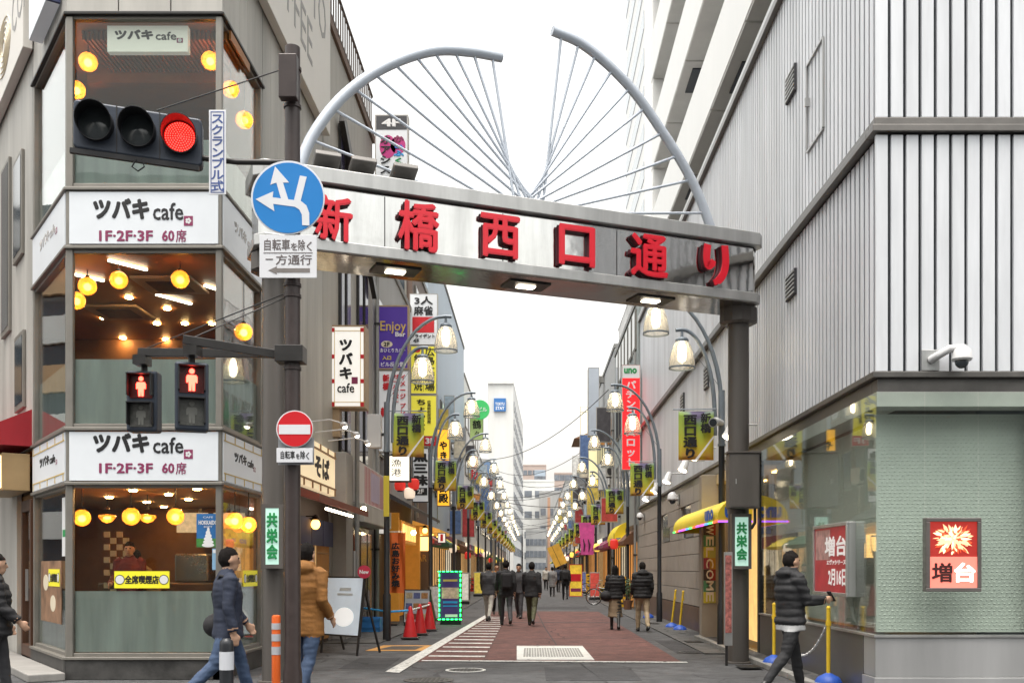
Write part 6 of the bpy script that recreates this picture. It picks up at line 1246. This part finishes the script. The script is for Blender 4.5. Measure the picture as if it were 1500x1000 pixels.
# overhead cables
rg = random.Random(4)
for i, (A, B, sag) in enumerate((((-4.2, 75, 9.6), (3.94, 52, 10.6), 1.2), ((-4.2, 90, 8.2), (3.94, 80, 8.6), .9), ((-4.2, 100, 8.6), (3.94, 62, 7.0), .8), ((-4.2, 66, 7.6), (3.94, 118, 8.0), 1.4), ((-4.2, 120, 7.0), (3.94, 130, 8.2), .8), ((-4.2, 80, 6.4), (3.94, 95, 6.9), .9), ((-4.2, 140, 8.0), (3.94, 120, 7.2), .9), ((-4.2, 95, 11.2), (3.94, 64, 9.4), 1.5), ((-4.2, 110, 6.2), (3.94, 105, 6.6), .7), ((-4.2, 72, 8.8), (3.94, 88, 9.2), 1.1), ((-4.2, 132, 9), (3.94, 150, 8.4), 1.2), ((-4.2, 60, 6.2), (3.94, 70, 6.0), .6), ((-4.2, 150, 7), (3.94, 140, 7.6), .9), ((-3.2, 88, 9.2), (-3.2, 150, 9), 1.0))):
    A, B = V(A), V(B); t = thing('overhead_cable', f'{ordn[i]} thin black cable slung across the far street', 'cable', (A + B) / 2, 'cables over the far street'); MB().tube([A.lerp(B, s / 14) - V((0, 0, sag * (1 - (2 * s / 14 - 1) ** 2))) for s in range(15)], .022, 5).build('wire', dkmetal, t)
t = thing('utility_pole', 'dark utility pole with crossarms in the left distance', 'pole', (-3.2, 88, 0)); MB().tube([(-3.2, 88, 0), (-3.2, 88, 10)], .14).build('shaft', concrete, t)
for z in (8.6, 9.2): MB().box(-4.0, -2.4, 87.95, 88.05, z, z + .1).build('crossarm', dkmetal, t)
MB().lathe([(.28, 7.2), (.28, 8.0)], (-2.8, 88, 0), 14).build('transformer', mortar, t)

# ------------------------------------------------------------------ wall units, lanterns, planters, crates along the shops
leafm = mk('leaf_green', (.05, .1, .03), .6, var=.4, scale=8); potm = mk('pot_clay', (.2, .1, .06), .7); rg = random.Random(77)
def ac_unit(label, X, Y, z, s):
    t = thing('air_conditioner', label, 'air conditioner', (X, Y, z), 'outdoor air conditioner units'); xa, xb = sorted((X + s * .03, X + s * .33))
    MB().box(xa, xb, Y, Y + .8, z, z + .58).build('casing', mk('unit_beige', (.45, .44, .4), .5, streak=.2), t, bevel=.015)
    f = MB().lathe([(.001, 0), (.22, 0), (.22, .012), (.001, .012)], (X + s * .18, Y - .001, z + .29), 18, Matrix.Rotation(R(90), 3, 'X') @ Matrix.Scale(.62, 3, (1, 0, 0))).build('fan_grille', dkmetal, t)
    MB().box(min(X, X + s * .36), max(X, X + s * .36), Y + .1, Y + .14, z - .05, z - .001).build('bracket', dkmetal, t); MB().tube([(X + s * .05, Y + .7, z + .1), (X + s * .05, Y + .7, z - 1.2)], .025, 6).build('hose', mk('hose_cream', (.5, .48, .42), .6), t)
for i in range(14):
    left = i % 2 == 0; Y = 28.2 + i * 4.1 + rg.uniform(-.6, .6)
    if left or Y > 38: ac_unit(f'beige air conditioner unit, {ORDW[i]} counted along both upper walls', XL if left else XR, Y, rg.uniform(4.2, 7.6), 1 if left else -1)
for i in range(12):
    left = i % 2; X = (XL + .75) if left else (XR - .7); Y = 40 + i * 5.2; P = V((X, Y, rg.uniform(2.2, 2.7)))
    t = thing('paper_lantern', f'{["red", "white", "amber"][i % 3]} lantern, {ORDW[i]} along the far shopfronts', 'lantern', P, 'lanterns along the far shops'); MB().lathe([(.08, -.2), (.15, -.14), (.17, 0), (.15, .14), (.08, .2)], P, 14).build('paper', [rdl, wl, fascy][i % 3], t, smooth=True); MB().tube([P + V((0, 0, .2)), P + V((0, 0, .42))], .01, 5).build('cord', dkmetal, t)
for i in range(10):
    left = i % 2; X = (XL + .45) if left else (XR - .4); Y = 37.5 + i * 4.6; t = thing('potted_plant', f'small potted shrub, {ORDW[i]} along the far shop fronts', 'plant', (X, Y, .026), 'potted shrubs')
    MB().lathe([(.13, .026), (.18, .36), (.16, .36)], (X, Y, 0), 12).build('pot', potm, t); m = MB()
    for k in range(150): d = V((rg.gauss(0, 1), rg.gauss(0, 1), rg.gauss(0, 1))).normalized() * rg.uniform(.1, .34); c = V((X, Y, .78)) + V((d.x * .8, d.y * .8, d.z * 1.25)); q = V((rg.gauss(0, 1), rg.gauss(0, 1), rg.gauss(0, 1))).normalized() * .06; r_ = q.orthogonal().normalized() * .025; m.add([c - q, c + r_, c + q, c - r_], [(0, 1, 2, 3)])
    m.build('foliage', leafm, t, fix=False); MB().tube([(X, Y, .3), (X, Y, .8)], .015, 6).build('stem', potm, t)
for i in range(8):
    left = i % 2; X = (XL + .4) if left else (XR - .42); Y = 39.5 + i * 5.6; n_ = rg.randint(2, 4); t = thing('bottle_crates', f'{["yellow", "red"][i % 2]} stack of bottle crates, {ORDW[i]} along the far shops', 'crate', (X, Y, .026), 'stacked bottle crates')
    for k in range(n_): c = MB().box(X - .2, X + .2, Y, Y + .36, .03 + k * .3, .31 + k * .3).build('crate', [yp, conem][i % 2], t, bevel=.015); MB().box(X - .12, X + .12, Y - .004, Y - .0, .14 + k * .3, .22 + k * .3).build('handle_slot', shopd, c)
for i in range(6):
    left = i % 2 == 0; X = (-2.85) if left else 3.05; Y = 43 + i * 6.1; c = [(.7, .68, .6), (.6, .08, .06), (.65, .5, .08), (.1, .14, .3), (.7, .66, .58), (.08, .3, .14)][i]
    t = thing('standing_sign', f'{["white", "red", "yellow", "blue", "pale", "green"][i]} upright box sign standing at the far {"left" if left else "right"} kerb', 'sign', (X, Y, 0), 'upright box signs'); MB().box(X - .24, X + .24, Y, Y + .2, .14, 1.35).build('casing', fgrey, t, bevel=.01); MB().box(X - .21, X + .21, Y - .008, Y - .001, .2, 1.3).build('face', mk(f'upright face {i}', c, .4, var=.4, scale=6, emit=.25), t); MB().box(X - .26, X + .26, Y - .04, Y + .24, .026, .139).build('base', blackpaint, t)
for i, (X, Y) in enumerate(((XL + .1, 27.3), (XL + .12, 36.1), (XL + .1, 41.6), (XR - .1, 37.8), (XR - .1, 48.3))):
    t = thing('downpipe', f'grey downpipe, {ORDW[i]} counted along the side walls', 'pipe', (X, Y, 0), 'downpipes'); MB().tube([(X, Y, 0), (X, Y, 9.5)], .05, 8).build('pipe', mortar, t, smooth=True)
    for z in (2, 5, 8): MB().box(X - .07, X + .07, Y - .06, Y + .06, z, z + .05).build('clip', dkmetal, t)
# ------------------------------------------------------------------ people
skin = mk('skin', (.5, .3, .2), .5, var=.06); hairm = mk('hair_black', (.011, .008, .007), .75, spec=.2, var=.5, scale=60, bump=.8, bscale=150); shoem = mk('shoe_black', (.02, .02, .02), .4)
def cloth(nm, c, r=.8): return mk('cloth_' + nm, c, r, 0, .18, 9, bump=.25, bscale=22)
class Body:
    def __init__(s): s.v = []; s.f = []; s.z = []
    def add(s, vs, fs, zone): k = len(s.v); s.v += vs; s.f += [[i + k for i in f] for f in fs]; s.z += [zone] * len(vs)
    def rings(s, rs, zone, seg=18):
        n = len(rs); vs = [p for r in rs for p in r]; fs = []
        for i in range(n - 1):
            for k in range(seg): fs.append((i * seg + k, i * seg + (k + 1) % seg, (i + 1) * seg + (k + 1) % seg, (i + 1) * seg + k))
        fs += [tuple(range(seg))[::-1], tuple(range((n - 1) * seg, n * seg))]; s.add(vs, fs, zone)
    def torso(s, prof, zone, seg=24, pleat=0, off=V((0, 0, 0))):
        out = []
        for i in range(len(prof) - 1):
            a, b = prof[i], prof[i + 1]
            for q in range(3): out.append([x + (y - x) * q / 3 for x, y in zip(a, b)])
        out.append(list(prof[-1])); s.rings([[off + V((r[1] * cos(2 * pi * k / seg) * (1 + pleat * cos(k * 2 * pi / seg * 9) * (1 - i / len(out))), r[3] + r[2] * sin(2 * pi * k / seg) * (1 + pleat * cos(k * 2 * pi / seg * 9) * (1 - i / len(out))), r[0])) for k in range(seg)] for i, r in enumerate(out)], zone, seg)
    def limb(s, pts, rad, zone, seg=12):
        P = []; Rr = []
        for i in range(len(pts) - 1):
            n = max(2, int((pts[i + 1] - pts[i]).length / .05))
            for q in range(n): P.append(pts[i].lerp(pts[i + 1], q / n)); Rr.append(rad[i] + (rad[i + 1] - rad[i]) * q / n)
        P.append(pts[-1]); Rr.append(rad[-1]); rs = []; ref = V((1, 0, 0))
        for i, p in enumerate(P):
            d = (P[min(i + 1, len(P) - 1)] - P[max(i - 1, 0)]).normalized(); x = ref - d * ref.dot(d); x = x.normalized() if x.length > 1e-3 else V((0, 1, 0)); y = d.cross(x)
            rs.append([p + (x * cos(2 * pi * k / seg) + y * sin(2 * pi * k / seg)) * Rr[i] for k in range(seg)])
        s.rings(rs, zone, seg)
    def ell(s, c, rx, ry, rz, zone, M=None, seg=16, n=10):
        M = M or Matrix.Identity(3); s.rings([[c + M @ V((rx * max(.02, sin(pi * i / n)) * cos(2 * pi * k / seg), ry * max(.02, sin(pi * i / n)) * sin(2 * pi * k / seg), -rz * cos(pi * i / n))) for k in range(seg)] for i in range(n + 1)], zone, seg)
def person(label, P, face, h=1.7, top='black', bottom='navy', stride=.3, coat=.8, puff=1., arms=(.25, -.25), elbow=(.4, .4), skirt=None, hood=0, hair=1, bag=None, voxel=.013, group='pedestrians', shirt=None, apron=None, bend=0., long_hair=False, beard=False):
    'face = heading: 0 looks away from the camera (+Y), 90 to the right'
    B = Body(); L1, L2 = .42, .42; ank = []
    hipz = .92
    legs = []
    for sx, a in ((-1, stride), (1, -stride)):
        kb = .12 + max(0, -a) * .9; hp = V((sx * .088, 0, hipz)); kn = hp + V((0, sin(a), -cos(a))) * L1; an = kn + V((0, sin(a - kb), -cos(a - kb))) * L2; legs.append((hp, kn, an, a - kb))
    dz = .075 - min(l[2].z for l in legs); D_ = V((0, 0, dz))
    for hp, kn, an, la in legs:
        hp, kn, an = hp + D_, kn + D_, an + D_
        if skirt is None: B.limb([hp, hp.lerp(kn, .5), kn, kn.lerp(an, .35), an], [.098, .088, .068, .066, .052], 2)
        else: B.limb([hp, kn, an], [.07, .055, .042], 3)
        fd = V((0, cos(la * .6), sin(la * .6))); B.ell(an + fd * .065 + V((0, 0, -.035)), .047, .135, .042, 3, Matrix.Rotation(la * .6, 3, 'X')); B.ell(an + V((0, -.02, -.03)), .045, .06, .05, 3)
    T = D_
    if skirt: B.torso([(skirt, .21, .2, 0), (.45, .19, .175, 0), (.7, .17, .15, 0), (1.0, .135, .105, 0)], 2, 27, .05, T)
    else: B.torso([(.8, .15, .115, 0), (.9, .168, .125, -.005), (1.02, .15, .11, 0)], 2, 24, 0, T)
    p = puff; prof = [(coat, .178 * p, .135 * p, -.003), (coat + .03, .186 * p, .145 * p, -.003), (.97, .172 * p, .13 * p, 0), (1.1, .168 * p, .128 * p, .0), (1.25, .192 * p, .14 * p, -.005), (1.36, .2, .125 * (p * .5 + .5), -.012), (1.425, .15, .1, -.015), (1.47, .085, .08, -.015), (1.5, .065, .065, -.01)]
    def bd(q): return V((q.x, q.y + bend * max(0, q.z - 1.0), q.z - bend * .4 * max(0, q.z - 1.0)))
    n0 = len(B.v); B.torso(prof, 1, 24, 0, T)
    if shirt: B.torso([(coat - .07, .172 * p, .13 * p, -.003), (coat - .02, .174 * p, .132 * p, 0), (1.0, .15, .11, 0)], 4, 24, 0, T)
    sh_z = 1.395
    hands = []
    for sx, a, e in ((-1, arms[0], elbow[0]), (1, arms[1], elbow[1])):
        s0 = V((sx * .178, -.015, sh_z)) + T; u = V((sx * .16, sin(a), -cos(a))).normalized(); el = s0 + u * .28; fw = V((sx * (.02 - .12 * (e > 1)), sin(a + e), -cos(a + e))).normalized(); wr = el + fw * .245
        B.limb([s0 + V((-sx * .05, 0, .012)), s0, s0.lerp(el, .5), el, wr], [.07 * p, .074 * p, .06 * p, .054 * p, .046 * p], 1)
        B.limb([wr - fw * .02, wr + fw * .03], [.027, .026], 0); side = fw.cross(V((1, 0, 0))).normalized(); pn = V((1, 0, 0)); M_ = Matrix((side, pn, fw)).transposed()
        B.ell(wr + fw * .065, .04, .017, .05, 0, M_)
        for q in range(4):
            o = side * (-.03 + q * .02); b0 = wr + fw * .1 + o; ln = (.062, .074, .07, .055)[q]; inn = V((-sx, 0, 0)); B.limb([b0 - fw * .02, b0 + fw * ln * .5 + inn * .006, b0 + fw * ln * .85 + inn * .026], [.0095, .009, .008], 0, 8)
        thd = side if side.y > 0 else -side; B.limb([wr + fw * .035 + thd * .025, wr + fw * .07 + thd * .05, wr + fw * .1 + thd * .052], [.012, .011, .009], 0, 8); hands.append(wr + fw * .1)
    hc = V((0, .015, 1.595)) + T; B.limb([V((0, -.01, 1.44)) + T, V((0, 0, 1.54)) + T], [.056, .054], 0); B.ell(hc + V((0, 0, .015)), .076, .094, .105, 0); B.ell(hc + V((0, .022, -.055)), .056, .066, .066, 0); B.limb([hc + V((0, .088, .015)), hc + V((0, .108, -.022)), hc + V((0, .09, -.03))], [.009, .014, .008], 0, 8)
    for sx in (-1, 1): B.ell(hc + V((sx * .077, -.005, -.005)), .01, .022, .03, 0)
    if hood: B.ell(V((0, -.085, 1.465)) + T, .135, .085, .075, 1, Matrix.Rotation(.3, 3, 'X')); B.torso([(1.43, .13, .115, -.01), (1.49, .115, .1, -.01), (1.53, .1, .09, -.015)], 1, 24, 0, T)
    if hood == 2: B.ell(hc + V((0, -.025, .02)), .105, .115, .135, 1)
    if bend: B.v = [bd(q) for q in B.v]; hc = bd(hc)
    sc = h / 1.72
    me = bpy.data.meshes.new('tmp'); me.from_pydata(B.v, [], B.f); bm = bmesh.new(); bm.from_mesh(me); bmesh.ops.recalc_face_normals(bm, faces=bm.faces); bm.to_mesh(me); bm.free()
    ob = bpy.data.objects.new('tmp', me); TS.collection.objects.link(ob); r = ob.modifiers.new('r', 'REMESH'); r.mode = 'VOXEL'; r.voxel_size = voxel; q = ob.modifiers.new('s', 'SMOOTH'); q.iterations = 2; q.factor = .45
    nm = bpy.data.meshes.new_from_object(evald(ob)); bpy.data.objects.remove(ob); bpy.data.meshes.remove(me)
    kd = kdtree.KDTree(len(B.v))
    for i, v in enumerate(B.v): kd.insert(v, i)
    kd.balance()
    mats = [skin, MATS['cloth_' + top], MATS['cloth_' + bottom], shoem, MATS['cloth_' + (shirt or top)]]
    for mm in mats: nm.materials.append(mm)
    zn = []
    for pl in nm.polygons:
        c_ = pl.center; z = B.z[kd.find(c_)[1]]
        if z in (2, 4) and c_.z > coat + dz + .012 and c_.z < 1.3: z = 1
        if z == 1 and c_.z < coat + dz - .004: z = 4 if shirt else 2
        if shirt and coat - .075 < c_.z - dz < coat - .004 and abs(c_.x) < .23 and z in (2, 4): z = 4
        elif z == 4 and c_.z - dz < coat - .07: z = 2
        zn.append(z)
    if True: pass; nm.polygons.foreach_set('material_index', zn); nm.polygons.foreach_set('use_smooth', [True] * len(zn))
    cz = [0] * len(nm.vertices)
    for pl, z in zip(nm.polygons, zn):
        if z in (1, 2, 4):
            for vi in pl.vertices: cz[vi] = z
    nr = [q.vector.copy() for q in nm.vertex_normals]
    for v, z in zip(nm.vertices, cz):
        if z:
            f_ = noise.noise(v.co * 9 + V((len(label), 0, 0))) * .007 + noise.noise(V((v.co.x * 8, v.co.y * 8, v.co.z * 26))) * .006
            if puff > 1.1 and z == 1: f_ += .012 * abs(sin(v.co.z * 34)) - .006
            v.co += nr[v.index] * f_
    nm.transform(Matrix.Scale(sc, 4)); nm.name = 'body'
    t = thing('person', label, 'person', P, group, R(-face)); b = bpy.data.objects.new('body', nm); COL.objects.link(b); b.parent = t
    hs_ = hc * sc
    if hair and hood != 2:
        m = MB(); seg, n = 32, 20; vs = []; fs = []
        for i in range(n + 1):
            th = pi * i / n
            for k in range(seg):
                a = 2 * pi * k / seg; d = V((sin(th) * cos(a), sin(th) * sin(a), cos(th))); rx, ry, rz = .083, .102, .113
                low = -.03 if d.y > .1 else (-.24 if long_hair else -.085)
                f_ = 1 + .09 * noise.noise(d * 5 + V((len(label), 3, 0))) + .05 * noise.noise(V((d.x * 16, d.y * 16, d.z * 5))); q = V((d.x * rx, d.y * ry - .012, d.z * rz + .025)) * f_
                if d.y > .1 and q.z < .055: q.y = min(q.y, .03); q.x *= .82; q.z = max(q.z, -.02)
                if q.z < low: q.z = low - .02 * d.z; q.x *= .9; q.y *= .88
                if long_hair and d.y <= .1 and d.z < -.1: q.z = min(q.z, -.12 + d.z * .12)
                vs.append((hc + q) * sc)
        for i in range(n):
            for k in range(seg): fs.append((i * seg + k, i * seg + (k + 1) % seg, (i + 1) * seg + (k + 1) % seg, (i + 1) * seg + k))
        m.add(vs, fs); m.build('hair', hairm, t, local=True, smooth=True)
    if hood != 2 or True:
        m = MB()
        for sx in (-1, 1): m.ball((hc + V((sx * .03, .084, .022))) * sc, .011, 10, 6)
        m.build('eyes', flat('eye_dark', (.02, .015, .012)), b, local=True); m = MB(); m.tube([(hc + V((x, .088 - abs(x) * .3, -.062))) * sc for x in (-.022, 0, .022)], .005, 6); m.build('mouth', flat('lips', (.3, .1, .08)), b, local=True)
    if bag == 'shoulder':
        m = MB(); m.ball(V((-.24, -.06, .92 + dz)) * sc, .15, 14, 10, .9); o = m.build('shoulder_bag', cloth('bag', (.015, .014, .016)), t, local=True, smooth=True); MB().tube([V((-.2, -.08, 1.0 + dz)) * sc, V((-.14, -.13, 1.25 + dz)) * sc, V((.1, -.1, 1.44 + dz)) * sc, V((.15, .08, 1.4 + dz)) * sc], .014, 6).build('strap', MATS['cloth_bag'], o, local=True)
    if bag == 'backpack':
        MB().obox(V((0, -.22, 1.2 + dz)) * sc, .3, .17, .42, Matrix.Identity(3)).build('backpack', cloth('bag', (.015, .014, .016)), t, local=True, bevel=.06)
    if bag == 'hand':
        q = hands[0]; MB().obox((q + V((0, 0, -.16))) * sc, .09, .3, .26, Matrix.Identity(3)).build('handbag', cloth('bag', (.015, .014, .016)), t, local=True, bevel=.03)
    if apron == 'phone': q = hands[1]; MB().obox((q + V((-.02, .03, .03))) * sc, .07, .012, .14, Matrix.Rotation(.6, 3, 'X')).build('phone', BLK, t, local=True)
    return t
for nm, c in dict(black=(.016, .016, .018), navy=(.02, .027, .05), denim=(.045, .075, .14), ochre=(.27, .115, .025), beige=(.4, .31, .2), khaki=(.22, .16, .1), grey=(.2, .2, .2), maroon=(.12, .012, .015), olive=(.07, .07, .035), stone=(.4, .38, .34), white=(.6, .6, .6), paleblue=(.3, .36, .42), charcoal=(.05, .05, .055)).items(): cloth(nm, c)
def gp(x, Y): return V((xx(x, Y), Y, 0))
person('person in ochre jacket and jeans walking away beside the signal pole', gp(449, 11.4), 18, 1.8, 'ochre', 'denim', .22, .74, 1.09, (.2, -.15), (.5, .9), hood=1, voxel=.012)
person('person in navy jacket and jeans walking right past the cafe', gp(334, 10.8), 62, 1.77, 'navy', 'denim', .38, .8, 1.08, (.35, -.1), (.3, .3), bag='shoulder', voxel=.012)
person('person in black hooded coat looking down beside the glass corner', gp(1158, 12.3), 70, 1.74, 'black', 'black', .3, .86, 1.18, (.1, .35), (.5, 1.3), shirt='white', hood=1, apron='phone', voxel=.012)
person('person in black padded jacket cut off by left picture edge', gp(-6, 11.6), 60, 1.68, 'black', 'charcoal', .2, .78, 1.25, (.1, .2), (.4, .6), voxel=.012)
person('person in short black jacket and long beige skirt seen from behind', gp(901, 25.2), 4, 1.6, 'black', 'khaki', .2, .84, 1.15, (.1, .05), (.6, .9), skirt=.36, bag='shoulder', long_hair=True, voxel=.018)
person('person in black hooded jacket and beige trousers beside the skirt wearer', gp(941, 24.6), -4, 1.68, 'black', 'beige', .22, .84, 1.25, (.1, -.1), (.7, .8), hood=1, voxel=.018)
for i, (x, Y, fc, tp, bt, hh, st, bg_, lab) in enumerate(((716, 29.2, 10, 'charcoal', 'stone', 1.7, .3, None, 'leftmost walker of the group, dark jacket and pale trousers'), (741, 27.2, -6, 'black', 'charcoal', 1.76, .32, 'backpack', 'walker with backpack in the middle of the group'), (779, 27, 8, 'black', 'olive', 1.72, .34, None, 'walker in black jacket and olive trousers, right of group'), (760, 31, 190, 'charcoal', 'charcoal', 1.68, .25, None, 'walker facing the camera between the group'), (728, 33, 175, 'ochre', 'black', 1.7, .25, None, 'walker in tan jacket behind the group'))):
    person(lab, gp(x, Y), fc, hh, tp, bt, st, .8, 1.1, (.25, -.25), (.4, .4), bag=bg_, voxel=.018)
person('person in long grey coat walking in the distance', gp(809, 56), 0, 1.62, 'grey', 'black', .15, .55, 1.15, voxel=.026); person('person in black with backpack walking in the distance', gp(828, 50), 0, 1.74, 'black', 'black', .25, .8, 1.1, bag='backpack', voxel=.026); person('dark figure behind the distant walkers', gp(818, 66), 10, 1.7, 'navy', 'black', .2, .8, 1.1, voxel=.026); person('distant figure in pale jacket near the street end', gp(800, 72), 180, 1.66, 'stone', 'black', .2, .8, 1.1, voxel=.026)
person('cafe worker in maroon sweater standing behind the counter', V((xx(190, 15.7), 15.7, .3)), 172, 1.62, 'maroon', 'black', .05, .86, 1.1, (.3, .3), (.9, .9), group='cafe staff', voxel=.014)
person('cafe worker in pale shirt bending over beside the maroon one', V((xx(221, 15.9), 15.95, .3)), 250, 1.6, 'khaki', 'black', .05, .86, 1.05, (.4, .4), (.8, .8), group='cafe staff', voxel=.016, bend=.45)
bpy.data.objects.remove(_to); bpy.data.curves.remove(_cu); bpy.data.scenes.remove(TS)
